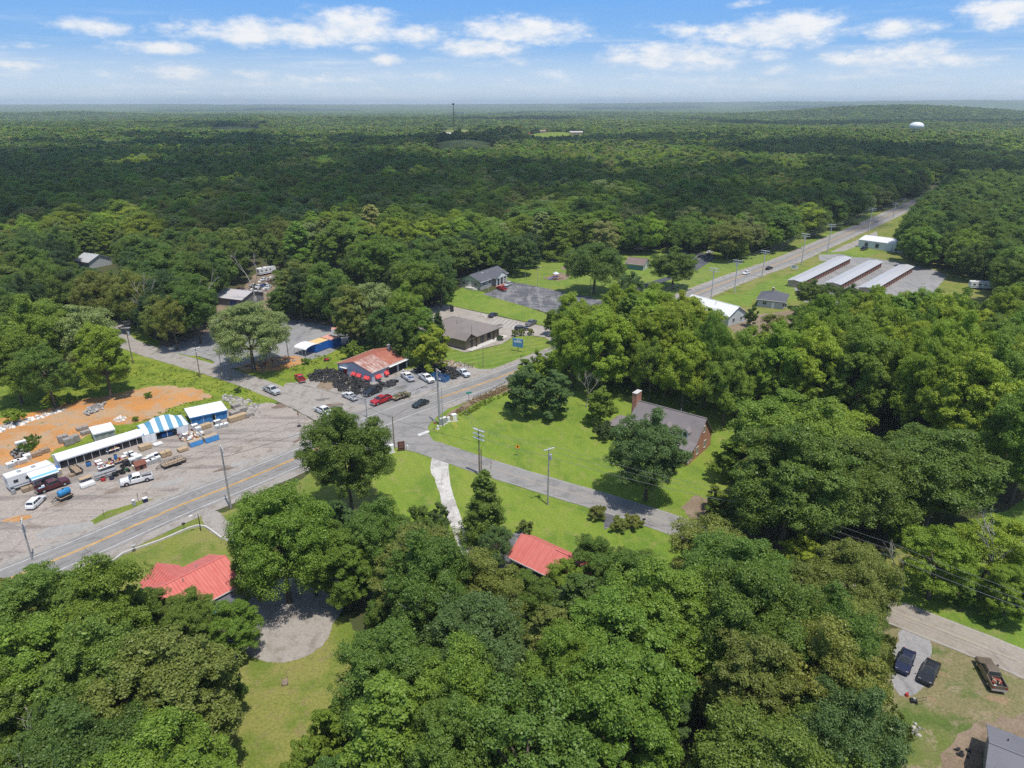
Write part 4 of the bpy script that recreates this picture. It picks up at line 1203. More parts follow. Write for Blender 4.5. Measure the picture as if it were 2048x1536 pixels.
M['white'] = plain('white_trim', (.74, .74, .72), .6, var=.06)
M['white_metal'] = siding('white_metal', (.70, .71, .72), .3, 3, .15, .5)
M['glass'] = plain('window_glass', (.035, .045, .055), .08, var=.2, spec=.6)
M['dark'] = plain('dark_interior', (.02, .02, .022), .9)
M['red_door'] = plain('red_paint', (.42, .035, .035), .5)
M['red_awning'] = plain('red_awning_cloth', (.62, .07, .075), .75)
M['grey_metal'] = plain('galvanised_metal', (.42, .43, .44), .45, .35)
M['rubber'] = plain('black_rubber', (.022, .022, .024), .8, var=.4)
M['wood'] = plain('weathered_wood', (.30, .22, .15), .85, var=.3, scale=2)
M['pole_wood'] = plain('pole_wood', (.22, .17, .13), .9, var=.3, scale=2)
M['pole_grey'] = plain('grey_pole', (.33, .32, .31), .8, var=.2, scale=2)
M['concrete_block'] = plain('cast_concrete', (.50, .48, .45), .9)
M['black'] = plain('black_paint', (.02, .02, .022), .5)


def local(c0, c1):
    d = (c1 - c0); d.z = 0
    return math.atan2(d.y, d.x), d.length


def side_at(L, D, side, u, z, out=0.0):
    return {'front': Vector((u, -out, z)), 'right': Vector((L + out, u, z)), 'back': Vector((L - u, D + out, z)), 'left': Vector((-out, D - u, z))}[side]


def side_box(mb, L, D, side, u0, u1, z0, z1, o0, o1):
    ps = [side_at(L, D, side, u, z, o) for z in (z0, z1) for (u, o) in ((u0, o0), (u1, o0), (u1, o1), (u0, o1))]
    mb.add(ps, [(0, 3, 2, 1), (4, 5, 6, 7), (0, 1, 5, 4), (1, 2, 6, 5), (2, 3, 7, 6), (3, 0, 4, 7)])


def window(root, L, D, side, u, z, w, h, bars=1, mat='white', name='window'):
    f = MB(); t = .09
    side_box(f, L, D, side, u - w / 2 - t, u - w / 2, z - t, z + h + t, -.02, .07); side_box(f, L, D, side, u + w / 2, u + w / 2 + t, z - t, z + h + t, -.02, .07)
    side_box(f, L, D, side, u - w / 2, u + w / 2, z + h, z + h + t, -.02, .068); side_box(f, L, D, side, u - w / 2, u + w / 2, z - t, z, -.02, .09)
    for k in range(1, bars + 1):
        x = u - w / 2 + w * k / (bars + 1)
        side_box(f, L, D, side, x - .03, x + .03, z, z + h, -.02, .05)
    o = f.build(name, M[mat], root)
    p = MB(); side_box(p, L, D, side, u - w / 2, u + w / 2, z, z + h, -.02, .02)
    p.build('pane', M['glass'], o)
    return o


def door(root, L, D, side, u, w=1.0, h=2.1, mat='white', z=.0, handle=True, name='door'):
    p = MB(); side_box(p, L, D, side, u - w / 2, u + w / 2, z, z + h, -.02, .05)
    o = p.build(name, M[mat], root)
    if handle:
        q = MB(); side_box(q, L, D, side, u + w * .32, u + w * .42, z + .95, z + 1.08, .05, .12)
        q.build('handle', M['grey_metal'], o)
    return o


def slab(mb, pts, t):
    """A roof plane of thickness t: pts is its upper outline."""
    n = len(pts)
    vs = list(pts) + [Vector(p) - Vector((0, 0, t)) for p in pts]
    mb.add(vs, [tuple(range(n)), tuple(range(2 * n - 1, n - 1, -1))] + [(i, n + i, n + (i + 1) % n, (i + 1) % n) for i in range(n)])


def building(name, label, cat, c0, c1, D, h, rise, mats, ridge='x', roof='gable', over=.45, group=None, roofs=None, L=None, base=None):
    """c0-c1: the front wall's foot. mats: wall, roof, trim (and gable). Returns the thing, L, D."""
    rz, L_ = local(c0, c1)
    L = L or L_
    root = empty(name, (c0.x, c0.y, 0), rz, label, cat, group)
    wall, roofm = mats[0], mats[1]
    trim = mats[2] if len(mats) > 2 else M['white']
    w = MB()
    w.loft([[(0, 0, -.1), (L, 0, -.1), (L, D, -.1), (0, D, -.1)], [(0, 0, h), (L, 0, h), (L, D, h), (0, D, h)]])
    w.build('wall', wall, root)
    gm = mats[3] if len(mats) > 3 else wall
    if roof == 'gable':
        g = MB()
        if ridge == 'x':
            for x in (0.0, L - .14): g.prism([(0, h), (D, h), (D / 2, h + rise)], x, x + .14, 'x')
        else:
            for y in (0.0, D - .14): g.prism([(0, h), (L, h), (L / 2, h + rise)], y, y + .14, 'y')
        g.build('gable', gm, root)
    r = MB(); e = over; z0 = h + .10
    if roof == 'flat':
        slab(r, [Vector((-e, -e, z0 + rise)), Vector((L + e, -e, z0 + rise)), Vector((L + e, D + e, z0)), Vector((-e, D + e, z0))], .15)
    elif roof == 'gable' and ridge == 'x':
        k = rise / (D / 2) * e
        slab(r, [Vector((-e, -e, z0 - k)), Vector((L + e, -e, z0 - k)), Vector((L + e, D / 2, z0 + rise)), Vector((-e, D / 2, z0 + rise))], .14)
        slab(r, [Vector((L + e, D + e, z0 - k)), Vector((-e, D + e, z0 - k)), Vector((-e, D / 2, z0 + rise)), Vector((L + e, D / 2, z0 + rise))], .14)
    elif roof == 'gable':
        k = rise / (L / 2) * e
        slab(r, [Vector((-e, D + e, z0 - k)), Vector((-e, -e, z0 - k)), Vector((L / 2, -e, z0 + rise)), Vector((L / 2, D + e, z0 + rise))], .14)
        slab(r, [Vector((L + e, -e, z0 - k)), Vector((L + e, D + e, z0 - k)), Vector((L / 2, D + e, z0 + rise)), Vector((L / 2, -e, z0 + rise))], .14)
    else:                                                        # hipped, ridge along the longer side
        a = [Vector((-e, -e, z0)), Vector((L + e, -e, z0)), Vector((L + e, D + e, z0)), Vector((-e, D + e, z0))]
        if L >= D:
            s = D / 2; p, q = Vector((s, D / 2, z0 + rise)), Vector((L - s, D / 2, z0 + rise))
            fs = [(a[0], a[1], q, p), (a[2], a[3], p, q), (a[1], a[2], q), (a[3], a[0], p)]
        else:
            s = L / 2; p, q = Vector((L / 2, s, z0 + rise)), Vector((L / 2, D - s, z0 + rise))
            fs = [(a[1], a[2], q, p), (a[3], a[0], p, q), (a[0], a[1], p), (a[2], a[3], q)]
        for f in fs:
            r.add(f, [tuple(range(len(f)))])
        slab(r, [v - Vector((0, 0, .02)) for v in a], .14)
    ro = r.build('roof', roofm, root)
    if roof == 'gable':
        cp = MB()
        if ridge == 'x': cp.box(-e, L + e, D / 2 - .14, D / 2 + .14, z0 + rise - .06, z0 + rise + .05)
        else: cp.box(L / 2 - .14, L / 2 + .14, -e, D + e, z0 + rise - .06, z0 + rise + .05)
        cp.build('ridge_cap', roofm, ro)
    f = MB()
    if roof in ('hip', 'flat') or ridge == 'x':
        kk = rise / (D / 2) * e if roof == 'gable' else 0
        if roof == 'flat': kk = -rise
        f.box(-e, L + e, -e - .05, -e, z0 - kk - .17, z0 - kk + .01)
    else:
        kk = rise / (L / 2) * e
        for x in (-e - .05, L + e): f.box(x, x + .05, -e, D + e, z0 - kk - .17, z0 - kk + .01)
    f.build('fascia', trim, root)
    return root, L, D


def chimney(root, x, y, z0, z1, w=.7, d=.9, mat=None):
    c = MB(); c.box(x - w / 2, x + w / 2, y - d / 2, y + d / 2, z0, z1)
    o = c.build('chimney', mat, root)
    k = MB(); k.box(x - w / 2 - .07, x + w / 2 + .07, y - d / 2 - .07, y + d / 2 + .07, z1, z1 + .14)
    k.build('chimney_cap', M['concrete_block'], o)


def ribs(root, pts, n, mat, t=.05):
    """Standing seams on the roof plane given by four upper corners a,b (eave), c,d (ridge)."""
    a, b, c, d = [Vector(p) for p in pts]
    mb = MB()
    for i in range(n + 1):
        p = a.lerp(b, i / n) + Vector((0, 0, .02)); q = d.lerp(c, i / n) + Vector((0, 0, .02))
        s = (b - a).normalized() * .03
        mb.add([p - s, p + s, q + s, q - s, p - s + Vector((0, 0, t)), p + s + Vector((0, 0, t)), q + s + Vector((0, 0, t)), q - s + Vector((0, 0, t))],
               [(4, 5, 6, 7), (0, 1, 5, 4), (1, 2, 6, 5), (2, 3, 7, 6), (3, 0, 4, 7)])
    o = mb.build('roof_seams', mat, root); o['kind'] = 'stuff'


# ------------------------------------------------------------------ the tire shop
shop_wall = siding('pale_blue_block', (.47, .50, .555), .2, 2, .07, .8)
rust_m = rusty('rusted_roof', (.33, .105, .075), (.42, .20, .13), .42, .62, 1)
root, L, D = building('tire_shop', 'pale blue tire repair shop with a rusty red metal roof and red awnings', 'shop', at(677, 747), at(745, 765.5), 14.4, 3.0, 1.75, [shop_wall, rust_m, M['white']], 'y', over=.35)
mp = MB(); e = .35
for i in range(7):                                                # the weathered sheets, laid one beside the other
    y0 = -e - .01 + i * 1.08
    mp.cur = 0
    s0 = Vector((L + e + .01, y0, 3.1 - .10 + .035)); s1 = Vector((L + e + .01, y0 + 1.05, 3.1 - .10 + .035)); t1 = Vector((L / 2 + .12, y0 + 1.05, 3.1 + 1.75 + .02)); t0 = Vector((L / 2 + .12, y0, 3.1 + 1.75 + .02))
    b = MB(); slab(b, [s0, s1, t1, t0], .02)
    b.build('roof_sheet', rusty('streaked_roof', (.52, .40, .35), (.27, .085, .06), .40, .56, 1) if i == 0 else bpy.data.materials['streaked_roof'], root)
chimney(root, L / 2 + .6, 13.4, 4.4, 5.9, .7, .7, M['concrete_block'])
for u, w, h in ((8.3, 3.2, 2.5), (12.2, 3.0, 2.5)):
    p = MB(); side_box(p, L, D, 'right', u - w / 2, u + w / 2, 0, h, -.05, .03); p.build('garage_opening', M['dark'], root)
p = MB(); side_box(p, L, D, 'right', 6.2, 14.0, 2.62, 2.74, .0, .95); o = p.build('canopy', M['white'], root)
p = MB(); side_box(p, L, D, 'right', 6.3, 13.9, 2.76, 3.05, .0, .3); p.build('canopy_gutter', M['grey_metal'], o)
for side, u, w in (('front', L - 1.6, 1.9), ('front', L - 4.6, 1.5), ('front', L - 6.6, 1.5), ('right', 2.0, 2.0), ('right', 5.2, 1.3)):
    q = MB(); ps = [side_at(L, D, side, u + s * w / 2, z, o_) for (s, z, o_) in ((-1, 1.75, .05), (1, 1.75, .05), (1, 1.05, .95), (-1, 1.05, .95), (-1, .85, .95), (1, .85, .95), (1, .85, .05), (-1, .85, .05))]
    q.add(ps, [(0, 1, 2, 3), (3, 2, 5, 4), (0, 3, 4, 7), (1, 6, 5, 2)])
    a = q.build('awning', M['red_awning'], root)
    window(root, L, D, side, u, .7, w * .8, .95, 1, 'red_door')
door(root, L, D, 'front', 2.9, 1.3, 2.2, 'red_door')
p = MB(); side_box(p, L, D, 'front', 1.2, 3.8, 2.3, 2.42, 0, .7); p.build('door_hood', M['white'], root)
door(root, L, D, 'right', 6.05, .9, 2.2, 'red_door')

# ------------------------------------------------------------------ the brick office
tan = brick('tan_brick', (.27, .20, .13), (.32, .245, .165), (.30, .26, .21))
brown_trim = plain('brown_trim', (.06, .045, .038), .7)
root, L, D = building('brick_office', 'tan brick office with a wide brown hip roof and a flag pole at its corner', 'office', at(931, 700), at(998, 673), 19.5, 3.1, 3.4, [tan, shingles('brown_shingles', (.215, .19, .178)), brown_trim], roof='hip', over=.9)
g = MB()
slab(g, [Vector((-.95, -1.0, 3.25)), Vector((1.75, -1.0, 4.9)), Vector((1.75, 4.5, 4.9)), Vector((-.95, 4.5, 3.25))], .15)
slab(g, [Vector((1.75, -1.0, 4.9)), Vector((4.45, -1.0, 3.25)), Vector((4.45, 4.5, 3.25)), Vector((1.75, 4.5, 4.9))], .15)
g.build('porch_roof', bpy.data.materials['brown_shingles'], root)
g = MB(); g.prism([(-.7, 3.1), (4.2, 3.1), (1.75, 4.7)], -.8, -.7, 'y'); g.build('porch_gable', brown_trim, root)
for u in (3.0, 8.2, 11.5):
    window(root, L, D, 'front', u, .5, 1.5 if u > 4 else .8, 2.0, 1, 'black')
for u in (4.6, 13.2, 15.4):
    c = MB(); c.box(u - .14, u + .14, -.85, -.57, 0, 3.1); c.build('porch_post', brown_trim, root)
p = MB(); p.box(.5, L + 2, -2.2, -.02, .0, .06); p.build('porch_slab', M['concrete_block'], root)
root_office = root
mb = MB(); mb.tube((0, 0, 0), (0, 0, 7.6), .06, .04, 6)
fp = empty('flag_pole', at(944, 698), 0, 'thin dark flag pole by the porch of the brick office', 'flag pole'); mb.build('pole', M['black'], fp)
mb = MB(); mb.ball((0, 0, 7.65), .09, nu=6, nv=4); mb.build('finial', M['grey_metal'], fp)

# ------------------------------------------------------------------ community hall
stone = plain('grey_stone_block', (.37, .355, .335), .9, var=.22, scale=2.2)
mint = plain('pale_green_siding', (.52, .62, .56), .7, var=.06)
hall_roof = shingles('charcoal_shingles', (.115, .118, .135))
root, L, D = building('community_hall', 'grey stone hall with white columned porch and dark roof by the cracked parking lot', 'hall', at(920, 574.5), at(961, 581), 20.0, 3.5, 2.2, [stone, hall_roof, M['white'], mint], 'y', over=.5)
for u in (L * .20, L * .77): window(root, L, D, 'front', u, 1.3, 1.3, 1.5, 1)
door(root, L, D, 'front', L * .5, 1.4, 2.2, 'white', .9)
p = MB(); p.box(L * .34, L * .74, -1.6, -.02, 0, .85); st_ = p.build('steps', M['concrete_block'], root)
p = MB(); p.box(L * .74, L * .86, -1.2, -.02, 0, .45); p.build('step', M['concrete_block'], st_)
for u in (2.4, 6.2, 18.0): window(root, L, D, 'right', u, 1.4, 1.4, 1.4, 1)
for u in (11.0, 13.2): window(root, L, D, 'right', u, .9, 1.6, 2.0, 1)
g = MB()
for s in (-1, 1):
    a = [Vector((L - 3.6, 12.1, 5.75)), Vector((L + 2.7, 12.1, 5.75)), Vector((L + 2.7, 12.1 + s * 4.5, 3.5)), Vector((L - 1.2, 12.1 + s * 4.5, 3.5))]
    slab(g, a if s < 0 else a[::-1], .14)
g.build('porch_roof', hall_roof, root)
g = MB(); g.prism([(8.0, 3.4), (16.2, 3.4), (12.1, 5.5)], L + 2.45, L + 2.55, 'x'); g.build('porch_gable', M['white'], root)
for y in (8.4, 10.8, 13.4, 15.8):
    c = MB(); c.box(L + 2.1, L + 2.5, y - .2, y + .2, 0, 3.4); c.build('column', M['white'], root)
p = MB(); p.box(L + .02, L + 2.9, 7.8, 16.4, 0, .25); p.build('porch_floor', plain('porch_brick', (.30, .17, .13), .9), root)
p = MB(); p.tube((0, 0, 0), (0, 0, 8.2), .06, .04, 6)
fp = empty('flag_pole', at(976.6, 582), 0, 'white flag pole with a hanging flag in front of the stone hall', 'flag pole'); p.build('pole', M['white'], fp)
p = MB(); p.box(.05, .11, -.2, .5, 6.2, 7.9); p.build('flag', plain('flag_cloth', (.55, .33, .33), .9, var=.4, scale=3), fp)

# ------------------------------------------------------------------ park hut with the mural
m, N = new_mat('mural_paint')
tc = N.n('ShaderNodeTexCoord').outputs['Object']
s = N.n('ShaderNodeSeparateXYZ'); N.put(s.inputs[0], tc)
a = N.ramp(N.noise(tc, 1.4, 5, .7, 1.0), [(.3, (.03, .16, .19)), (.45, (.05, .30, .32)), (.55, (.22, .12, .08)), (.65, (.08, .35, .36)), (.8, (.30, .25, .10))])
finish(N, N.mix(N.step(s.outputs[2], 1.9, 2.1), a, (.50, .44, .38)), .8)
root, L, D = building('park_hut', 'small park hut with a brown roof and a teal mural along one wall', 'hut', at(1252, 538), at(1286, 541.5), 9.0, 2.9, 1.7, [plain('cream_wall', (.60, .57, .52), .8), shingles('red_brown_shingles', (.20, .15, .135)), M['white']], 'x', over=.6)
p = MB(); p.box(.05, L - .05, -.05, -.005, .1, 2.8); p.build('mural', m, root)
for u in (2.2, 6.2): door(root, L, D, 'right', u, .95, 2.1, 'grey_metal')
# gazebo beyond it
gz = empty('gazebo', at(1278, 507), 0, 'small brown gazebo at the edge of the woods behind the park hut', 'gazebo')
p = MB(); p.loft([[(3 * math.cos(k * 1.0472), 3 * math.sin(k * 1.0472), 2.5) for k in range(6)], [(.1 * math.cos(k * 1.0472), .1 * math.sin(k * 1.0472), 4.2) for k in range(6)]]); p.build('roof', M['wood'], gz)
for k in range(6):
    p = MB(); p.tube((2.6 * math.cos(k * 1.0472), 2.6 * math.sin(k * 1.0472), 0), (2.6 * math.cos(k * 1.0472), 2.6 * math.sin(k * 1.0472), 2.55), .08, n=6); p.build('post', M['wood'], gz)

# ------------------------------------------------------------------ storage buildings
sto_roof = siding('pale_metal_roof', (.42, .42, .43), .6, 3, .08, .45)
sto_brick = brick('red_brown_brick', (.36, .20, .125), (.42, .25, .16))
sto_end = brick('tan_end_brick', (.40, .28, .18), (.44, .32, .21))
roll = siding('brown_roll_door', (.16, .055, .04), .14, 2, .3)
for k, (fl, fr_, nr) in enumerate((((1674.4, 512.9), (1701.8, 514.3), (1613.6, 557.7)), ((1736.3, 520.8), (1764.4, 522.4), (1689.9, 562.5)), ((1798, 529.8), (1827.3, 531.5), (1757, 572)))):
    A = at(*nr, 2.9); B = at(*fr_, 2.9); C = at(*fl, 2.9)
    dirn = (B - A); dirn.z = 0; Ln = dirn.length + 6; dirn.normalize()
    A = A - dirn * 6
    Wd = abs((C - B).cross(dirn).z)
    left = Vector((-dirn.y, dirn.x, 0))
    c0 = A + left * Wd                                            # front = near gable end
    root, L, D = building('storage_building', ('storage building nearest the highway, long with a pale metal roof', 'middle storage building with a pale metal roof', 'storage building farthest from the highway, beside the woods')[k], 'storage unit', c0, A, Ln, 2.6, .45, [sto_brick, sto_roof, M['white'], sto_end], 'y', over=.35, group='row of storage buildings')
    n = int(Ln / 3.2)
    for i in range(n):
        p = MB(); u = (i + .5) * Ln / n
        side_box(p, L, D, 'right', u - 1.15, u + 1.15, 0.02, 2.15, -.02, .04); p.build('roll_door', roll, root)
    p = MB(); side_box(p, L, D, 'front', 0, L, 0, 2.55, 0, .03); p.build('end_wall', sto_end, root)

# ------------------------------------------------------------------ white metal depot, bungalow, white-roofed house
wroof = rusty('white_painted_roof', (.66, .66, .66), (.50, .30, .28), .55, .75, 0)
root, L, D = building('metal_depot', 'long white metal building beside the highway past the storage buildings', 'warehouse', at(1715, 494), at(1804, 506), 17, 3.9, 1.3, [M['white_metal'], wroof, M['white']], 'x', over=.2)
for u in (4.2, 9.6): window(root, L, D, 'front', u, .9, 1.6, 2.0, 0, 'grey_metal')
for u in (17, 19): door(root, L, D, 'front', u, 1.0, 2.1, 'grey_metal')
grey_wall = plain('grey_wall', (.42, .43, .44), .8)
root, L, D = building('bungalow', 'grey bungalow with a dark hip roof among trees near the highway', 'house', at(1514, 613), at(1566, 619), 11.5, 2.9, 2.2, [grey_wall, hall_roof, M['white']], roof='hip', over=.6)
for u in (2.5, 9.5): window(root, L, D, 'front', u, 1.0, 1.4, 1.3)
door(root, L, D, 'front', 5.5, 1.0, 2.1)
chimney(root, L * .45, D * .6, 4, 6.0, .7, .7, plain('old_brick', (.30, .17, .12), .9))
root, L, D = building('white_roofed_house', 'house with a bright white metal roof half hidden by trees near the highway', 'house', at(1456, 652), at(1490, 643), 20, 3.4, 2.6, [plain('blue_grey_siding', (.50, .54, .56), .7), plain('white_roof', (.70, .70, .70), .5, var=.05), M['white']], 'y', over=.4)
for u in (2.6, L - 2.4): window(root, L, D, 'front', u, 1.0, 1.2, 1.3)
ribs(root, [(-.4, -.4, 3.28), (-.4, D + .4, 3.28), (L / 2, D + .4, 6.12), (L / 2, -.4, 6.12)], 26, bpy.data.materials['white_roof'])

# ------------------------------------------------------------------ the brick house with dormers
rb = brick('orange_red_brick', (.44, .155, .085), (.50, .195, .11), (.34, .26, .21))
house_roof = shingles('mauve_grey_shingles', (.215, .192, .192))
r0 = at(1277.7, 801, 8.3); r1 = at(1411, 836, 8.3)
ux = (r1 - r0); ux.z = 0; Lh = ux.length; ux.normalize(); uy = Vector((-ux.y, ux.x, 0))
Dh = 9.4
c0 = r0 - uy * (Dh / 2); c0.z = 0; c1 = c0 + ux * Lh
root, L, D = building('brick_house', 'steep roofed red brick house with white dormers and an end chimney', 'house', c0, c1, Dh, 3.2, 5.0, [rb, house_roof, M['white']], 'x', over=.35)
ro = MB(); slab(ro, [Vector((-.35, -2.7, 2.55)), Vector((L + .35, -2.7, 2.55)), Vector((L + .35, .6, 3.98)), Vector((-.35, .6, 3.98))], .14); ro.build('porch_roof', house_roof, root)
for x in [.1 + (L - .2) * k / 5 for k in range(6)]:
    p = MB(); p.box(x - .1, x + .1, -2.45, -2.25, .5, 2.5); p.build('porch_post', M['white'], root)
p = MB(); p.box(0, L, -2.5, -.02, 0, .5); p.build('porch_floor', rb, root)
p = MB()
for k in range(5):
    a = .2 + (L - .4) * k / 5; p.box(a, a + (L - .4) / 5 - .1, -2.42, -2.36, 1.2, 1.28)
p.box(L - .06, L, -2.4, -.1, 1.2, 1.28); p.build('railing', M['white'], root)
for x in (L * .25, L * .55, L * .83):                             # dormers
    d = MB(); d.box(x - .75, x + .75, 1.05, 3.4, 4.4, 5.75); do = d.build('dormer', M['white'], root)
    q = MB()
    slab(q, [Vector((x - 1.0, .85, 5.65)), Vector((x, .85, 6.45)), Vector((x, 4.0, 6.45)), Vector((x - 1.0, 4.0, 5.65))], .1); slab(q, [Vector((x, .85, 6.45)), Vector((x + 1.0, .85, 5.65)), Vector((x + 1.0, 4.0, 5.65)), Vector((x, 4.0, 6.45))], .1)
    q.build('dormer_roof', house_roof, do)
    q = MB(); q.prism([(x - .75, 5.75), (x + .75, 5.75), (x, 6.35)], 1.05, 1.12, 'y'); q.build('dormer_gable', M['white'], do)
    q = MB(); q.prism([(x - .42, 4.6), (x + .42, 4.6), (x + .42, 5.3), (x + .3, 5.6), (x, 5.75), (x - .3, 5.6), (x - .42, 5.3)], 1.0, 1.05, 'y'); q.build('arched_pane', M['glass'], do)
window(root, L, D, 'right', D / 2, 5.0, .8, 1.4); window(root, L, D, 'right', D * .62, 1.0, .9, 1.6); window(root, L, D, 'right', D * .2, 1.0, .9, 1.6)
for u in (3, 6.5, 11, 14.5): window(root, L, D, 'front', u, 1.1, 1.1, 1.5)
door(root, L, D, 'front', 8.8, 1.1, 2.2, 'white', .5)
chimney(root, -.55, D / 2, 0, 10.2, 1.05, 2.4, rb)
p = MB(); slab(p, [Vector((-5.6, -.2, 2.6)), Vector((-.36, -.2, 3.3)), Vector((-.36, 6.5, 3.3)), Vector((-5.6, 6.5, 2.6))], .14); p.build('side_porch_roof', house_roof, root)
for y in (.1, 6.2):
    p = MB(); p.box(-5.4, -5.2, y - .1, y + .1, 0, 2.45); p.build('porch_post', M['white'], root)

# ------------------------------------------------------------------ two houses with red metal roofs
redm = rusty('red_metal_roof', (.56, .165, .140), (.50, .115, .095), .40, .66, 0, 1.2, .8)
cream = plain('cream_siding', (.58, .54, .48), .8)
a = at(354.8, 1157, 5.2); b = at(436.4, 1117, 5.2)
ux = (b - a); ux.z = 0; ln = ux.length + 3.6; ux.normalize(); uy = Vector((-ux.y, ux.x, 0))
c0 = a - uy * 5.0 - ux * 3.0; c0.z = 0
root, L, D = building('red_roofed_house', 'house with a ribbed red metal roof below the highway at lower left', 'house', c0, c0 + ux * ln, 10.0, 3.0, 2.1, [cream, redm, M['white']], 'x', over=.5)
ribs(root, [(-.5, -.5, 2.9), (L + .5, -.5, 2.9), (L + .5, D / 2, 5.22), (-.5, D / 2, 5.22)], 22, redm)
wl = MB(); wl.box(.4, 5.6, D, 11.0, 0, 2.9); wl.build('wing_wall', cream, root)
v = MB()
slab(v, [Vector((0, 11.4, 2.95)), Vector((0, 5.2, 2.95)), Vector((3.0, 5.2, 5.0)), Vector((3.0, 11.4, 5.0))], .12)
slab(v, [Vector((6.0, 5.2, 2.95)), Vector((6.0, 11.4, 2.95)), Vector((3.0, 11.4, 5.0)), Vector((3.0, 5.2, 5.0))], .12)
v.build('wing_roof', redm, root)
v = MB(); v.prism([(.4, 2.9), (5.6, 2.9), (3.0, 4.7)], 10.9, 11.0, 'y'); v.build('wing_gable', cream, root)
ribs(root, [(0, 11.4, 2.97), (0, 5.2, 2.97), (3.0, 5.2, 5.02), (3.0, 11.4, 5.02)], 10, redm)
for u in (3, 7): window(root, L, D, 'right', u, 1.0, 1.2, 1.3)
print('red house wing', p0, L, D)
a = at(1017.4, 1111.4, 2.9); b = at(1079.6, 1141.9, 2.9)
ux = (b - a); ux.z = 0; ux.normalize(); uy = Vector((-ux.y, ux.x, 0))
Dw = 2 * abs((at(1049, 1070.5, 5.0) - a).dot(uy)) - .2
root, L, D = building('red_carport_house', 'house with a red metal roof and an open carport end, shaded by oaks', 'house', a + ux * 7 + uy * .5, a + ux * 23 + uy * .5, Dw - .6, 2.8, 2.1, [cream, redm, M['white']], 'x', over=.5)
c = MB(); k = 2.1 / (D / 2) * .5
slab(c, [Vector((-7.4, -.5, 2.9 - k)), Vector((-.52, -.5, 2.9 - k)), Vector((-.52, D / 2, 5.0)), Vector((-7.4, D / 2, 5.0))], .14)
slab(c, [Vector((-.52, D + .5, 2.9 - k)), Vector((-7.4, D + .5, 2.9 - k)), Vector((-7.4, D / 2, 5.0)), Vector((-.52, D / 2, 5.0))], .14)
c.build('carport_roof', redm, root)
c = MB(); c.box(-7.4, -.55, -.56, -.51, 2.9 - k - .2, 2.9 - k + .02); c.build('carport_fascia', M['white'], root)
for x, y in ((-7, .0), (-3.6, .0), (-7, D), (-3.6, D), (-7, D / 2)):
    c = MB(); c.box(x - .08, x + .08, y - .08, y + .08, 0, 2.72); c.build('carport_post', M['white'], root)
for u in (3, 9): window(root, L, D, 'front', u, 1.0, 1.2, 1.2)

# ------------------------------------------------------------------ grey cabin roof at the lower right corner
a = at(1983, 1446, 3.4); b = at(2048, 1471, 3.4)
ux = (b - a); ux.z = 0; ux.normalize(); uy = Vector((-ux.y, ux.x, 0))
root, L, D = building('grey_roofed_house', 'house corner with a grey shingle roof beside the worn soil at lower right', 'house', a - uy * 9.5, a - uy * 9.5 + ux * 13, 9.2, 3.0, 1.7, [grey_wall, shingles('grey_shingles', (.17, .17, .19)), M['white']], 'x', over=.4)
p = MB(); p.tube((1.5, 7.0, 3.6), (1.5, 7.0, 4.2), .07, n=6); p.build('vent_pipe', M['black'], root)

# ------------------------------------------------------------------ salvage shed and the two roofs in the trees
shed_roof = rusty('streaked_shed_roof', (.44, .42, .43), (.28, .13, .09), .56, .7, 0)
root, L, D = building('salvage_shed', 'long grey salvage shed with a pale streaked roof in front of junk cars', 'shed', at(430, 609), at(485, 615.5), 12, 3.0, 1.8, [siding('grey_boards', (.20, .20, .215), .3, 3, .3), shed_roof, brown_trim], 'x', over=.4)
p = MB(); side_box(p, L, D, 'front', L * .58, L * .80, 0, 2.6, -.03, .03); p.build('shed_opening', plain('blue_tarp', (.03, .07, .26), .6), root)
door(root, L, D, 'right', 7.2, 1.4, 1.6, 'white', .9, False, 'shed_window')
root, L, D = building('woodland_house', 'pale grey roofed house alone in the woods at far left', 'house', at(152, 534), at(180, 538), 11, 3.2, 2.4, [grey_wall, plain('pale_grey_roof', (.40, .41, .42), .6), M['white']], 'x', over=.5)
root, L, D = building('rusty_shed', 'small shed with a rusty brown roof under the trees beside the meadow', 'shed', at(93, 733), at(130, 735), 5, 2.6, 1.2, [plain('shed_boards', (.20, .15, .11), .9), rust_m, brown_trim], 'x', over=.3)

for o_ in [o for o in col.objects if o.parent is None and o.get('category') in ('house', 'office', 'hall')]:
    ro_ = next((c for c in o_.children if c.name.startswith('roof')), None)
    if ro_ is None or o_.name.startswith('far') or 'vent' in ' '.join(c.name for c in o_.children): continue
    bb = [Vector(c) for c in ro_.bound_box]; mx_ = max(v.x for v in bb); mn_ = min(v.x for v in bb); my_ = max(v.y for v in bb); ny_ = min(v.y for v in bb); hz_ = max(v.z for v in bb)
    for fx, fy in ((.35, .42), (.62, .58)):
        b = MB(); x_, y_ = mn_ + (mx_ - mn_) * fx, ny_ + (my_ - ny_) * fy
        b.tube((x_, y_, hz_ - 1.3), (x_, y_, hz_ + .25), .09, n=6); b.build('vent_pipe', M['grey_metal'], o_)
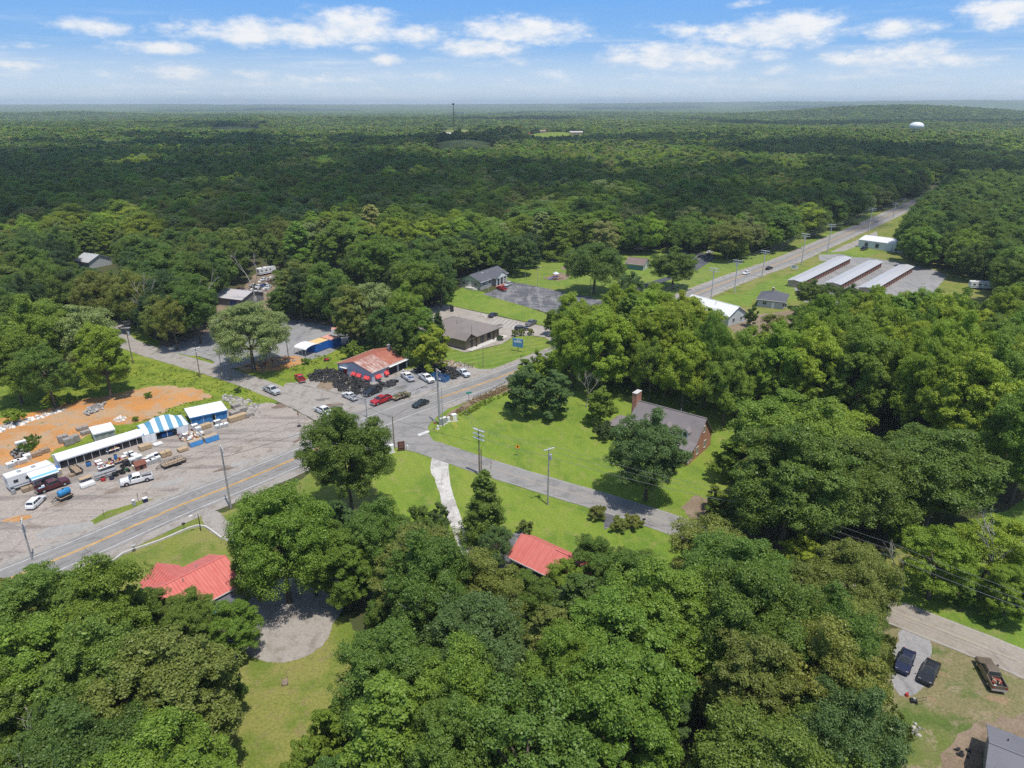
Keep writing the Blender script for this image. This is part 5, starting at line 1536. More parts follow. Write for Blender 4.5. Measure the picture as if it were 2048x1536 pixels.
# ------------------------------------------------------------------ shipping containers and the canopy in the gravel lot
cont = siding('blue_container', (.015, .115, .42), .28, 3, .25, .5)
for (p0, p1, top, lab) in (((613.5, 702), (632, 706.5), (.66, .46, .21), 'blue shipping container with a yellow rusted top next to the white canopy'), ((640.5, 692), (664.5, 697.5), (.58, .29, .215), 'blue shipping container with a pink rusted top, the one farther back')):
    rz, ln = local(at(*p0), at(*p1))
    t = empty('shipping_container', at(*p0), rz, lab, 'container', 'blue containers in the gravel lot')
    dp = 6.1 if ln < 5 else 4.0
    b = MB(); b.box(0, ln, 0, dp, .12, 2.7); b.build('body', cont, t)
    b = MB(); b.box(.06, ln - .06, .06, dp - .06, 2.7, 2.74); b.build('roof', plain('rusted_top', top, .8, var=.2), t)
    for x in (.0, ln - .16):
        for y in (0.0, dp - .16):
            b = MB(); b.box(x - .02, x + .18, y - .02, y + .18, 0, .13); b.build('foot', M['black'], t)
    b = MB(); b.box(ln + .002, ln + .05, .25, dp / 2 - .03, .3, 2.55); b.build('door', cont, t)
    b = MB(); b.box(ln + .002, ln + .05, dp / 2 + .03, dp - .25, .3, 2.55); b.build('door', cont, t)
rz, ln = local(at(590, 709), at(612, 714))
t = empty('carport', at(590, 709), rz, 'white metal carport canopy on thin posts in front of the containers', 'carport')
b = MB(); n = 8; ring = lambda x: [(x, 3.0 - 3.0 * math.cos(math.pi * i / n), 2.2 + .75 * math.sin(math.pi * i / n)) for i in range(n + 1)] + [(x, 3.0 - 2.95 * math.cos(math.pi * i / n), 2.16 + .75 * math.sin(math.pi * i / n)) for i in range(n, -1, -1)]
b.loft([ring(-.3), ring(ln + .3)]); b.build('canopy', plain('white_canopy', (.68, .69, .71), .5), t)
for x in (0, ln / 3, 2 * ln / 3, ln):
    for y in (.05, 5.95):
        b = MB(); b.box(x - .05, x + .05, y - .05, y + .05, 0, 2.25); b.build('post', M['grey_metal'], t)
t = empty('stored_trailer', at(664, 676), .2, 'white box trailer with a pink top at the back of the gravel lot', 'trailer')
b = MB(); b.box(0, 5, 0, 2.4, .6, 2.8); b.build('box', M['white_metal'], t); b = MB(); b.box(.05, 4.95, .05, 2.35, 2.8, 2.84); b.build('roof', plain('pink_top', (.55, .27, .21), .8), t)
for y in (.05, 2.1):
    b = MB(); b.tube((2.5, y, .4), (2.5, y + .25, .4), .4, n=10); b.build('wheel', M['rubber'], t)

# ------------------------------------------------------------------ things on the horizon
p = at(1832, 258, 10); k = 1500 / p.length
q = Vector((p.x, p.y, 0)).normalized() * 1750
wt_ = empty('water_tower', (q.x, q.y, terrain(q.x, q.y)), 0, 'white water tower standing above the forest on the right', 'water tower')
zt = CAM_H - (q.length * math.cos(0)) * (243 - 208) / 1410 - terrain(q.x, q.y)
b = MB(); b.ball((0, 0, zt + 1.5), 14, 14, 8, 16, 10); b.build('tank', plain('tank_white', (.72, .74, .76), .4), wt_, True)
b = MB(); b.tube((0, 0, -2), (0, 0, zt - 4), 4, 3, 12); b.build('stem', M['white'], wt_)
q = at(908, 262, 8); q = Vector((q.x, q.y, 0)).normalized() * 1500
zt = CAM_H + 1 - terrain(q.x, q.y)
mt = empty('radio_mast', (q.x, q.y, terrain(q.x, q.y)), 0, 'dark lattice mast above the forest near the middle of the horizon', 'mast')
b = MB()
for k in range(3):
    a0 = k * 2.094; a1 = a0 + 2.094
    b.tube((1.1 * math.cos(a0), 1.1 * math.sin(a0), 0), (.7 * math.cos(a0), .7 * math.sin(a0), zt), .32, .28, 5)
    for i in range(16):
        z0 = zt * i / 16; z1 = zt * (i + 1) / 16
        b.tube((1.05 * math.cos(a0), 1.05 * math.sin(a0), z0), (1.05 * math.cos(a1), 1.05 * math.sin(a1), z1), .12, n=4)
b.build('lattice', M['black'], mt)
b = MB(); b.box(-2.2, 2.2, -1.2, 1.2, zt - 2.5, zt + .3); b.build('antenna_array', M['black'], mt)
q = at(1248, 258, 8); q = Vector((q.x, q.y, 0)).normalized() * 1900
zt = CAM_H - 1900 * (218 - 208) / 1410 - terrain(q.x, q.y)
mt = empty('radio_mast', (q.x, q.y, terrain(q.x, q.y)), 0, 'thin pale mast above the forest right of the middle', 'mast')
b = MB(); b.tube((0, 0, 0), (0, 0, zt), .45, .3, 6); b.build('shaft', M['grey_metal'], mt)
for (px, py, w, d_, h, m_, rm, lab, cat) in ((882, 261, 42, 20, 6, 'white_metal', 'white_metal', 'long white building at the foot of the dark mast', 'warehouse'),
                                        (1048, 264, 12, 9, 4, 'red_door', 'red_awning', 'tiny red roofed house left end of the far field', 'house'), (1080, 263.5, 12, 9, 4, 'wood', 'wood', 'tiny brown house on the far field', 'house'),
                                        (1140, 264.5, 26, 9, 4, 'wood', 'concrete_block', 'long low brown barn at the right end of the far field', 'barn')):
    p = at(px, py, 16.5)
    building('far_building', lab, cat, Vector((p.x, p.y, 0)), Vector((p.x + w, p.y, 0)), d_, h, 2, [M[m_], M[rm], M['white']], 'x', over=.3)[0].location.z = terrain(p.x, p.y) + .6
# ------------------------------------------------------------------ vehicles
def paint_mat():
    m, N = new_mat('car_paint')
    c = N.n('ShaderNodeObjectInfo').outputs['Color']
    tc = N.n('ShaderNodeTexCoord').outputs['Object']
    k = N.ramp(N.noise(tc, 1.2, 4, .6), [(.3, (.86, .86, .86)), (.7, (1.08, 1.07, 1.06))])
    finish(N, N.mix(1.0, c, k, 'MULTIPLY'), .38, spec=.4, coat=.5)
    return m


M['paint'] = paint_mat()
M['chrome'] = plain('bright_metal', (.55, .55, .56), .3, .7)
M['lamp_red'] = plain('red_lens', (.35, .015, .015), .3)
M['lamp_clear'] = plain('clear_lens', (.7, .7, .68), .2)
M['car_glass'] = plain('car_glass', (.025, .032, .042), .06, var=.1, spec=.7)
M['bedliner'] = plain('bed_liner', (.035, .035, .038), .8)


def ring_sec(x, w, zb, zt, r=.12, tw=.94):
    zm = zt - r
    return [(x, -w, zb), (x, -w * 1.0, zm), (x, -w * tw, zt), (x, w * tw, zt), (x, w, zm), (x, w, zb), (x, w * .9, zb - .05), (x, -w * .9, zb - .05)]


def car_wheels(root, xs, y, r, wd=.24):
    for x in xs:
        for s in (-1, 1):
            w = empty('wheel', (x, s * y, r)); w.parent = root
            t = MB(); n = 14
            prof = [(-wd / 2, r * .62), (-wd / 2, r * .9), (-wd * .3, r), (wd * .3, r), (wd / 2, r * .9), (wd / 2, r * .62)]
            t.loft([[(rr * math.cos(2 * math.pi * i / n), yy, rr * math.sin(2 * math.pi * i / n)) for i in range(n)] for yy, rr in prof], True, True)
            t.build('tyre', M['rubber'], w, False)
            q = MB(); q.tube((0, s * wd * .42, 0), (0, s * wd * .56, 0), r * .6, r * .5, 10)
            q.build('rim', M['chrome'], w)


def glasshouse(root, xb0, xb1, xt0, xt1, wb, wt2, zb, zt, pillars=(.0,)):
    """Painted cab with glass set 1 cm proud. xb0/xt0 rear, xb1/xt1 front."""
    c = MB()
    rb_ = [(xb0, -wb, zb), (xb1, -wb, zb), (xb1, wb, zb), (xb0, wb, zb)]
    rm = [(xt0 - .03, -wt2 - .02, zt - .10), (xt1 + .05, -wt2 - .02, zt - .10), (xt1 + .05, wt2 + .02, zt - .10), (xt0 - .03, wt2 + .02, zt - .10)]
    rt = [(xt0 + .08, -wt2 + .1, zt), (xt1 - .08, -wt2 + .1, zt), (xt1 - .08, wt2 - .1, zt), (xt0 + .08, wt2 - .1, zt)]
    c.loft([rb_, rm, rt])
    c.build('cab', M['paint'], root)

    def quad(name, a, b, c_, d, u0, u1, v0, v1, out):
        a, b, c_, d = map(Vector, (a, b, c_, d))
        f = lambda u, v: (a.lerp(b, u)).lerp(d.lerp(c_, u), v)
        n_ = (b - a).cross(d - a).normalized()
        if n_.dot(Vector(out)) < 0: n_ = -n_
        ps = [f(u0, v0), f(u1, v0), f(u1, v1), f(u0, v1)]
        q = MB(); q.loft([[p - n_ * .02 for p in ps], [p + n_ * .014 for p in ps]]); q.build(name, M['car_glass'], root)
    quad('windscreen', rb_[1], rb_[2], rm[2], rm[1], .05, .95, .08, .96, (1, 0, .3))
    quad('rear_window', rb_[3], rb_[0], rm[0], rm[3], .08, .92, .18, .92, (-1, 0, .3))
    k = len(pillars)
    for s, (a, b, c_, d) in ((-1, (rb_[0], rb_[1], rm[1], rm[0])), (1, (rb_[3], rb_[2], rm[2], rm[3]))):
        cuts = [.06] + list(pillars[1:]) + [.93]
        for u0, u1 in zip(cuts, cuts[1:]):
            quad('side_window', a, b, c_, d, u0 + .015, u1 - .015, .14, .95, (0, s, .2))


def lights(root, xf, xr, y, zf, zr, w=.30, h=.16):
    for s in (-1, 1):
        q = MB(); q.box(xf - .05, xf + .012, s * y - w / 2, s * y + w / 2, zf, zf + h); q.build('headlight', M['lamp_clear'], root)
        q = MB(); q.box(xr - .012, xr + .05, s * y - w / 3, s * y + w / 3, zr, zr + h * 1.5); q.build('tail_light', M['lamp_red'], root)


def arches(root, xs, w, r, z=.0):
    for x in xs:
        for s in (-1, 1):
            q = MB(); q.tube((x, s * (w - .03), r + .02), (x, s * (w + .008), r + .02), r * 1.16, n=14)
            q.build('wheel_arch', M['black'], root)


def make_pickup():
    t = empty('pickup_truck', (0, 0, 0))
    b = MB()
    b.loft([ring_sec(x, w, zb, zt) for x, w, zb, zt in ((2.92, .86, .45, .85), (2.78, .97, .42, 1.08), (1.25, 1.0, .38, 1.20), (-.95, 1.0, .38, 1.20))])
    b.box(-2.85, -.95, -.92, .92, .45, .72)
    b.build('body', M['paint'], t)
    for s in (-1, 1):
        q = MB(); q.loft([[(-.95, s * 1.0, .42), (-.95, s * 1.0, 1.2), (-.95, s * .88, 1.22), (-.95, s * .88, .5)], [(-2.88, s * .99, .48), (-2.88, s * .99, 1.2), (-2.88, s * .88, 1.22), (-2.88, s * .88, .5)]]); q.build('bed_side', M['paint'], t)
    q = MB(); q.box(-2.9, -2.80, -.87, .87, .5, 1.18); q.build('tailgate', M['paint'], t)
    q = MB(); q.box(-2.79, -1.0, -.87, .87, .721, .76); q.build('bed_floor', M['bedliner'], t)
    glasshouse(t, -.95, 1.35, -.75, .55, .94, .76, 1.18, 1.86, (0, .46))
    car_wheels(t, (1.85, -1.8), .88, .40)
    arches(t, (1.85, -1.8), 1.0, .40)
    q = MB(); q.box(2.88, 3.02, -.95, .95, .42, .66); q.build('front_bumper', M['chrome'], t)
    q = MB(); q.box(-3.02, -2.9, -.95, .95, .45, .64); q.build('rear_bumper', M['chrome'], t)
    q = MB(); q.box(2.90, 2.945, -.55, .55, .70, .90); q.build('grille', M['black'], t)
    for s in (-1, 1):
        q = MB(); q.box(1.0, 1.2, s * 1.13 - .11, s * 1.13 + .11, 1.22, 1.42); q.build('mirror', M['black'], t)
    lights(t, 2.90, -2.9, .78, .74, .78)
    return t


def make_car(suv=False, name='parked_car'):
    t = empty(name, (0, 0, 0))
    b = MB()
    zt = 1.02 if suv else .90
    xs = ((2.32, .72, .36, .62), (2.15, .86, .32, .78), (1.0, .90, .28, zt - .02), (-1.5, .91, .28, zt), (-2.2, .86, .34, zt - (.02 if suv else .04)), (-2.36, .76, .40, zt - .25))
    b.loft([ring_sec(x, w, zb, z) for x, w, zb, z in xs]); b.build('body', M['paint'], t)
    if suv: glasshouse(t, -2.22, 1.05, -1.85, .25, .84, .66, zt - .03, 1.66, (0, .3, .58))
    else: glasshouse(t, -1.75, 1.0, -1.0, .12, .82, .60, zt - .05, 1.42, (0, .5))
    car_wheels(t, (1.42, -1.38), .80, .33, .21)
    arches(t, (1.42, -1.38), .90, .33)
    q = MB(); q.box(2.25, 2.38, -.74, .74, .34, .5); q.build('front_bumper', M['paint'], t)
    q = MB(); q.box(-2.44, -2.3, -.76, .76, .38, .56); q.build('rear_bumper', M['paint'], t)
    for s in (-1, 1):
        q = MB(); q.box(.75, .92, s * .98 - .08, s * .98 + .08, zt - .02, zt + .14); q.build('mirror', M['paint'], t)
    lights(t, 2.2, -2.3, .62, .62, .66, .3, .13)
    return t


PT = {'pickup': make_pickup(), 'car': make_car(), 'suv': make_car(True, 'parked_suv')}
USED = set()


def vehicle(kind, rear, front, colr, label, cat=None, group=None, fit=False, scale=1.0, name=None):
    """rear/front: pixels of the foot of the tail and nose."""
    a, b = at(*rear), at(*front)
    rz = math.atan2(b.y - a.y, b.x - a.x)
    src = PT[kind]
    t = copy_tree(src) if kind in USED else src
    USED.add(kind)
    if name: t.name = name
    t.location = ((a.x + b.x) / 2, (a.y + b.y) / 2, .10); t.rotation_euler = (0, 0, rz); t.scale = (scale,) * 3
    tag(t, label, cat or {'pickup': 'pickup truck', 'car': 'car', 'suv': 'suv'}[kind], group)
    for ch in t.children_recursive:
        if ch.type == 'MESH': ch.color = (*colr, 1)
    return t


WHITE = (.74, .74, .74); SILV = (.45, .46, .48); BLK = (.014, .014, .018); RED = (.42, .012, .018); MAROON = (.085, .014, .018); NAVY = (.012, .018, .05); GREY = (.10, .105, .11)
vehicle('pickup', (304, 958), (244, 972), WHITE, 'white crew cab pickup parked beside the goods tables near the highway', group='pickups at the market')
v = vehicle('pickup', (78, 987), (134, 967), MAROON, 'dark maroon pickup with a full bed in front of the white camper', group='pickups at the market')
vehicle('suv', (60, 1022), (87, 997), WHITE, 'white hatchback alone at the lower left of the gravel lot', scale=.93)
vehicle('pickup', (530, 779), (559, 792), SILV, 'silver pickup driving down the west road towards the junction')
vehicle('pickup', (634, 821), (664, 834), WHITE, 'white pickup with a loaded bed waiting at the junction behind the big oak')
vehicle('pickup', (606, 767), (595, 755), RED, 'small red pickup parked on the grass left of the tire heap', scale=.9)
vehicle('pickup', (715, 804), (686, 791), (.66, .67, .68), 'white pickup parked at the lower edge of the tire heap', scale=.88)
vehicle('pickup', (762, 781), (729, 795), BLK, 'black pickup parked close to the tires by the red pickup', scale=.95)
vehicle('pickup', (782, 798), (743, 813), RED, 'bright red pickup on the forecourt towing nothing, beside the brush trailer')
vehicle('car', (856, 805), (826, 818), (.018, .028, .026), 'dark green sedan driving on the highway past the shop')
vehicle('pickup', (829, 768), (803, 749), WHITE, 'white pickup with a blue load backed up to the garage doors')
vehicle('pickup', (838, 753), (869, 770), WHITE, 'white pickup facing the highway next to the blue dumpster')
vehicle('pickup', (916, 744), (938, 757), (.62, .66, .70), 'pale pickup with a rusty flat bed at the right end of the tire heap', scale=.9)
vehicle('car', (879, 609), (864, 615), BLK, 'black car at the far end of the office parking lot')
vehicle('car', (978, 637), (994, 629), (.03, .032, .05), 'dark blue car parked behind the brick office')
vehicle('pickup', (1072, 645), (1052, 655), (.13, .135, .14), 'dark grey pickup at the right end of the office parking lot', scale=.92)
vehicle('suv', (1030, 662), (1056, 660), (.04, .036, .05), 'dark police suv with a white door band behind three small shrubs')
vehicle('car', (874, 645), (864, 638), WHITE, 'white car at the back of the office half hidden by a cedar')
vehicle('pickup', (1013, 584), (993, 577), RED, 'red pickup parked in front of the stone hall', scale=.95)
vehicle('suv', (1022, 569), (1010, 575), (.42, .42, .44), 'silver suv beside the porch of the stone hall')
vehicle('car', (1500, 546), (1485, 551), WHITE, 'white car driving on the highway near the storage buildings')
vehicle('car', (1532, 541), (1544, 537), BLK, 'black car driving on the highway ahead of the white car')
vehicle('car', (1412, 509), (1426, 505), WHITE, 'white car in the upper parking lot')
vehicle('car', (1748, 446), (1757, 442), SILV, 'small silver car far along the highway')
vehicle('car', (1817, 1308), (1800, 1352), (.012, .016, .045), 'shiny dark blue car parked on grey gravel at lower right', scale=1.03)
vehicle('car', (1866, 1330), (1846, 1373), BLK, 'matte black car parked beside the shiny dark blue car', scale=1.03)
vehicle('pickup', (1995, 1386), (1963, 1328), (.14, .108, .078), 'old tan pickup with junk in its bed parked by the lane', scale=.95)
vehicle('pickup', (1722, 502), (1734, 498), (.02, .03, .09), 'dark blue pickup in front of the white metal depot')
vehicle('suv', (683, 1202), (696, 1190), (.012, .03, .14), 'blue suv in the deep shade at the edge of the turning circle')
vehicle('car', (1029, 1138), (1056, 1146), (.16, .02, .025), 'dark red car under the red roofed carport')
junk = [((432, 648), (440, 645), 'WHITE'), ((327, 640), (340, 637), 'WHITE'), ((350, 645), (336, 650), 'SILV'), ((366, 634), (378, 630), 'WHITE'), ((384, 627), (398, 622), 'SILV'), ((505, 578), (512, 572), 'BLK'), ((514, 578), (522, 573), 'WHITE'), ((524, 577), (531, 571), 'NAVY'), ((533, 580), (541, 574), 'WHITE'),
        ((492, 588), (503, 585), 'SILV'), ((508, 589), (520, 586), 'WHITE'), ((538, 567), (552, 563), 'MAROON'), ((524, 563), (534, 559), 'WHITE'), ((476, 584), (486, 580), 'MAROON')]
words_ = ['white junk car among the trunks by the gravel lot', 'white junk car nearest the west road', 'silver junk car behind the one nearest the west road', 'white junk car midway along the wooded lot edge', 'silver junk car midway along the wooded lot edge', 'black junk car behind the salvage shed', 'white junk car between the black and the blue one', 'blue junk car behind the salvage shed', 'white junk car at the right end of the row behind the shed',
          'silver junk car close behind the shed roof', 'white junk car close behind the right end of the shed roof', 'maroon junk car in front of the white camper', 'white junk car left of the maroon one below the camper', 'maroon junk car at the left end behind the shed']
for (r_, f_, c_), w_ in zip(junk, words_):
    vehicle('car', r_, f_, {'WHITE': (.55, .56, .58), 'SILV': (.34, .35, .37), 'BLK': BLK, 'NAVY': (.02, .035, .13), 'MAROON': (.10, .03, .035)}[c_], w_, group='junk cars of the salvage yard', name='junk_car')


# ---- campers
def camper(name, c0, c1, D, h, label, nose=True):
    rz, L = local(at(*c0), at(*c1))
    t = empty(name, at(*c0), rz, label, 'camper')
    b = MB()
    prof = [(0, .75), (L - 2.2, .75), (L - 2.0, 1.5), (L, 1.6), (L, h - .5), (L - .5, h), (0.1, h), (0, h - .1)] if nose else [(0, .6), (L, .6), (L + .35, 1.4), (L, h - .2), (L - .3, h), (.3, h), (0, h - .2)]
    b.prism(prof, 0, D, 'y')
    b.build('body', plain('camper_white', (.70, .70, .69), .45, var=.05) if 'camper_white' not in bpy.data.materials else bpy.data.materials['camper_white'], t)
    for u, w in ((L * .16, .8), (L * .42, 1.0), (L * .66, .7)):
        q = MB(); q.box(u - w / 2, u + w / 2, -.03, .02, h - 1.45, h - .85); q.build('window', M['car_glass'], t)
    q = MB(); q.box(-.03, .02, D * .3, D * .7, h - 1.4, h - .8); q.build('rear_window', M['car_glass'], t)
    q = MB(); q.box(L * .52, L * .52 + .7, -.03, .02, .85, h - .5); q.build('door', M['white'], t)
    q = MB(); q.box(0.05, L - (2.2 if nose else 0), -.012, .01, 1.1, 1.25); q.build('stripe', plain('camper_stripe', (.10, .13, .22), .5) if 'camper_stripe' not in bpy.data.materials else bpy.data.materials['camper_stripe'], t)
    for u in (L * .36, L * .46):
        for y in (.0, D - .22):
            q = MB(); q.tube((u, y - .02, .36), (u, y + .24, .36), .36, n=12); q.build('wheel', M['rubber'], t)
    for u in (L * .3, L * .6):
        q = MB(); q.box(u - .35, u + .35, D * .35, D * .35 + .7, h, h + .22); q.build('roof_vent', M['grey_metal'], t)
    return t, L


t, L = camper('camper', (22, 987), (116, 955), 2.6, 3.3, 'white camper trailer with a striped awning at the left end of the market')
q = MB(); q.loft([[(L * .40, -.02, 3.0), (L * .40, -2.6, 2.35), (L * .40, -2.6, 2.3), (L * .40, -.02, 2.95)], [(L * .98, -.02, 3.0), (L * .98, -2.6, 2.35), (L * .98, -2.6, 2.3), (L * .98, -.02, 2.95)]])
m, N = new_mat('awning_stripes')
s = N.n('ShaderNodeSeparateXYZ'); N.put(s.inputs[0], N.n('ShaderNodeTexCoord').outputs['Object'])
finish(N, N.ramp(N.step(s.outputs[1], -2.6, 0), [(.0, (.62, .66, .68)), (.12, (.12, .36, .50)), (.30, (.22, .47, .58)), (.36, (.68, .69, .70)), (1, (.72, .72, .72))]), .8)
q.build('awning', m, t)
for u in (.42, .96):
    q = MB(); q.tube((L * u, -2.5, 0), (L * u, -2.55, 2.33), .04, n=5); q.build('awning_pole', M['grey_metal'], t)
camper('camper', (520, 553), (553, 546), 2.5, 3.3, 'white camper in the salvage yard clearing above the junk cars')
camper('camper', (1940, 578), (1984, 580), 2.5, 3.1, 'white camper among the trees beyond the storage buildings', False)


# ---- trailers
def trailer(c0, c1, w, label, deck='wood', rail=.45, group=None):
    rz, L = local(at(*c0), at(*c1))
    t = empty('flatbed_trailer', at(*c0), rz, label, 'trailer', group)
    t.location.z = .06
    n = 9
    for i in range(n):
        b = MB(); b.box(0, L, -w / 2 + i * w / n + .012, -w / 2 + (i + 1) * w / n - .012, .55, .61)
        b.build('plank', M['deck'], t)
    b = MB(); b.box(-.06, L + .06, -w / 2 - .08, -w / 2, .42, .64); b.box(-.06, L + .06, w / 2, w / 2 + .08, .42, .64); b.box(-.08, 0, -w / 2 - .02, w / 2 + .02, .43, .63); b.box(L, L + .08, -w / 2 - .02, w / 2 + .02, .43, .63)
    b.tube((0, -w / 2, .5), (-1.4, 0, .5), .06, n=5); b.tube((0, w / 2, .5), (-1.4, 0, .5), .06, n=5)
    b.build('frame', M['black'], t)
    if rail:
        b = MB()
        for y in (-w / 2 - .04, w / 2 + .04):
            b.tube((0, y, .64 + rail), (L, y, .64 + rail), .04, n=5)
            for k in range(6): b.tube((L * k / 5, y, .6), (L * k / 5, y, .64 + rail), .035, n=5)
        b.build('rail', M['black'], t)
    for u in (.52, .68):
        for s in (-1, 1):
            b = MB(); b.tube((L * u, s * (w / 2 + .10), .36), (L * u, s * (w / 2 + .32), .36), .36, n=12); b.build('wheel', M['rubber'], t)
    return t, L


M['deck'] = plain('deck_boards', (.33, .245, .165), .85, var=.3, scale=3)
trailer((326, 937), (369, 922), 2.0, 'empty wooden decked trailer with black rails near the highway side of the market')
t, L = trailer((118, 1003), (142, 992), 1.7, 'small trailer carrying a blue tank in front of the maroon pickup', rail=0)
tk = empty('water_tank', t.location + Vector((0, 0, .6)), t.rotation_euler.z, 'blue barrel shaped tank lying on the small trailer', 'tank')
b = MB(); n = 14
b.loft([[(x, r_ * math.cos(2 * math.pi * i / n), .78 + r_ * math.sin(2 * math.pi * i / n)) for i in range(n)] for x, r_ in ((.1, .35), (.25, .6), (.4, .66), (2.1, .66), (2.25, .6), (2.4, .35))]); b.build('barrel', plain('blue_plastic', (.03, .20, .42), .4), tk, True)
b = MB(); b.tube((1.2, 0, 1.4), (1.2, 0, 1.56), .18, n=8); b.build('lid', M['black'], tk)
for x in (.6, 1.9):
    b = MB(); b.box(x - .08, x + .08, -.55, .55, .02, .22); b.build('cradle', M['black'], tk)
trailer((787, 802), (817, 790), 1.9, 'trailer heaped with camouflaged brush on the shop forecourt', rail=.3)
t, L = trailer((146, 938), (160, 950), 1.3, 'short trailer with small machines between the long white tent and the tables', rail=.25)
# loads
def lump(name, p, rx, ry, rz_, mat, label, cat, n=26, z0=.62, rot=0.0, s=(.15, .4)):
    t = empty(name, (p[0], p[1], z0), rot, label, cat)
    r_ = random.Random(int(abs(p[0] * 91 + p[1] * 17)))
    mats = mat if isinstance(mat, (list, tuple)) else [mat]
    parts = {}
    for i in range(n):
        k = r_.randrange(len(mats))
        b = parts.setdefault(k, MB())
        x, y = r_.uniform(-rx, rx), r_.uniform(-ry, ry); h = r_.uniform(0, rz_) * (1 - (x / rx) ** 2 * .6)
        q = r_.uniform(*s); a = Vector((r_.uniform(-1, 1), r_.uniform(-1, 1), r_.uniform(-.4, .4))).normalized()
        b.tube(Vector((x, y, h + q * .4)) - a * q, Vector((x, y, h + q * .4)) + a * q, q * r_.uniform(.35, .7), n=5)
    for k, b in parts.items():
        o = b.build('pieces', mats[k], t); o['kind'] = 'stuff'
    return t


c_ = at(803, 796)
lump('brush_load', (c_.x, c_.y), 1.9, .9, .8, [plain('brush_green', (.10, .12, .05), .9, var=.4), M['wood']], 'heap of green and brown brush on the forecourt trailer', 'brush', 34, rot=.6)
for key, lab, ms in (('maroon', 'jumble of pale boxes in the bed of the maroon pickup', [M['white'], plain('pale_blue_box', (.35, .50, .62), .6)]), ('backed up', 'blue bundle in the bed of the white pickup at the garage doors', [plain('blue_bundle', (.05, .10, .35), .7)]),
                     ('waiting at the junction', 'tires and scrap in the bed of the white pickup at the junction', [M['rubber'], M['wood']]), ('old tan', 'red, white and brown junk in the bed of the tan pickup', [plain('red_junk', (.35, .06, .05), .7), M['white'], M['wood']]), ('rusty flat bed', 'rusty scrap on the bed of the pale pickup', [M['wood']])):
    v_ = next(o for o in col.objects if o.parent is None and o.get('category') == 'pickup truck' and key in o['label'])
    a_ = v_.rotation_euler.z; k_ = v_.scale[0]
    lump('cargo', (v_.location.x - 1.9 * k_ * math.cos(a_), v_.location.y - 1.9 * k_ * math.sin(a_)), .65, .5, .3, ms, lab, 'cargo', 14, z0=v_.location.z + .79 * k_, rot=a_, s=(.12, .25))
# ------------------------------------------------------------------ market tents
m, N = new_mat('white_canvas')
tc = N.n('ShaderNodeTexCoord').outputs['Object']
finish(N, N.ramp(N.noise(tc, .6, 4, .6), [(.3, (.68, .68, .69)), (.7, (.78, .78, .78))]), .8)
M['canvas'] = m
M['blue_tarp'] = plain('blue_tarpaulin', (.045, .19, .42), .6, var=.25)
M['dark_goods'] = plain('tent_goods', (.10, .085, .075), .9, var=.6, scale=4)  # uneven dark brown, used as the fill of the dumpster
m, N = new_mat('striped_canvas')
s = N.n('ShaderNodeSeparateXYZ'); N.put(s.inputs[0], N.n('ShaderNodeTexCoord').outputs['Object'])
f = N.math('FRACT', N.math('MULTIPLY', s.outputs[0], 1 / 2.05))
finish(N, N.mix(N.math('GREATER_THAN', f, .5), (.72, .73, .74), (.10, .27, .40)), .8)
M['stripes'] = m


def canvas_roof(mb, L, D, h, rise, hip, over=.2, sag=.12):
    """A tent roof as a fine grid, so that the cloth can sag."""
    nx, ny = max(6, int(L / 1.0)), 8
    vs = []
    for j in range(ny + 1):
        for i in range(nx + 1):
            x = -over + (L + 2 * over) * i / nx; y = -over + (D + 2 * over) * j / ny
            ty = 1 - abs(2 * j / ny - 1)
            tx = 1.0
            if hip: tx = min(1.0, min(i / nx, 1 - i / nx) * (L / hip))
            k = min(ty, tx) if hip else ty
            z = h + rise * k - sag * math.sin(math.pi * k) - (.05 * abs(math.sin(i * 1.9)) if 0 < j < ny else 0)
            vs.append((x, y, z))
    fs = [(j * (nx + 1) + i, j * (nx + 1) + i + 1, (j + 1) * (nx + 1) + i + 1, (j + 1) * (nx + 1) + i) for j in range(ny) for i in range(nx)]
    n = len(vs)
    mb.add(vs + [(x, y, z - .03) for x, y, z in vs], fs + [tuple(i + n for i in f[::-1]) for f in fs])


def tent(name, c0, c1, D, h, rise, mat, label, hip=0.0, valance=None, posts=6):
    rz, L = local(at(*c0), at(*c1))
    t = empty(name, at(*c0), rz, label, 'tent', 'market tents')
    b = MB(); canvas_roof(b, L, D, h, rise, hip); b.build('roof', mat, t)
    v = MB()
    for x0, x1, y0, y1 in ((-.2, L + .2, -.23, -.2), (-.2, L + .2, D + .2, D + .23), (-.23, -.2, -.2, D + .2), (L + .2, L + .23, -.2, D + .2)):
        v.box(x0, x1, y0, y1, h - .28, h + .0)
    v.build('valance', valance or mat, t)
    for k in range(posts):
        for y in (0, D):
            p = MB(); x = L * k / (posts - 1); p.tube((x, y, 0), (x, y, h), .045, n=5); p.build('post', M['white'], t)
    return t, L


def curtain(t, x0, x1, y, h, mat, name='side_curtain', along='x', z0=.05):
    b = MB(); n = max(4, int((x1 - x0) / .35))
    for k in range(n):
        a, c = x0 + (x1 - x0) * k / n, x0 + (x1 - x0) * (k + 1) / n
        o0 = .10 * math.sin(k * 1.7); o1 = .10 * math.sin((k + 1) * 1.7)
        ps = [(a, y + o0, z0), (c, y + o1, z0), (c, y, h), (a, y, h)]
        ps += [(p[0], p[1] + .03, p[2]) for p in ps]
        if along == 'y': ps = [(p[1], p[0], p[2]) for p in ps]
        b.add(ps, [(0, 1, 2, 3), (7, 6, 5, 4), (0, 4, 5, 1), (3, 2, 6, 7)])
    return b.build(name, mat, t)


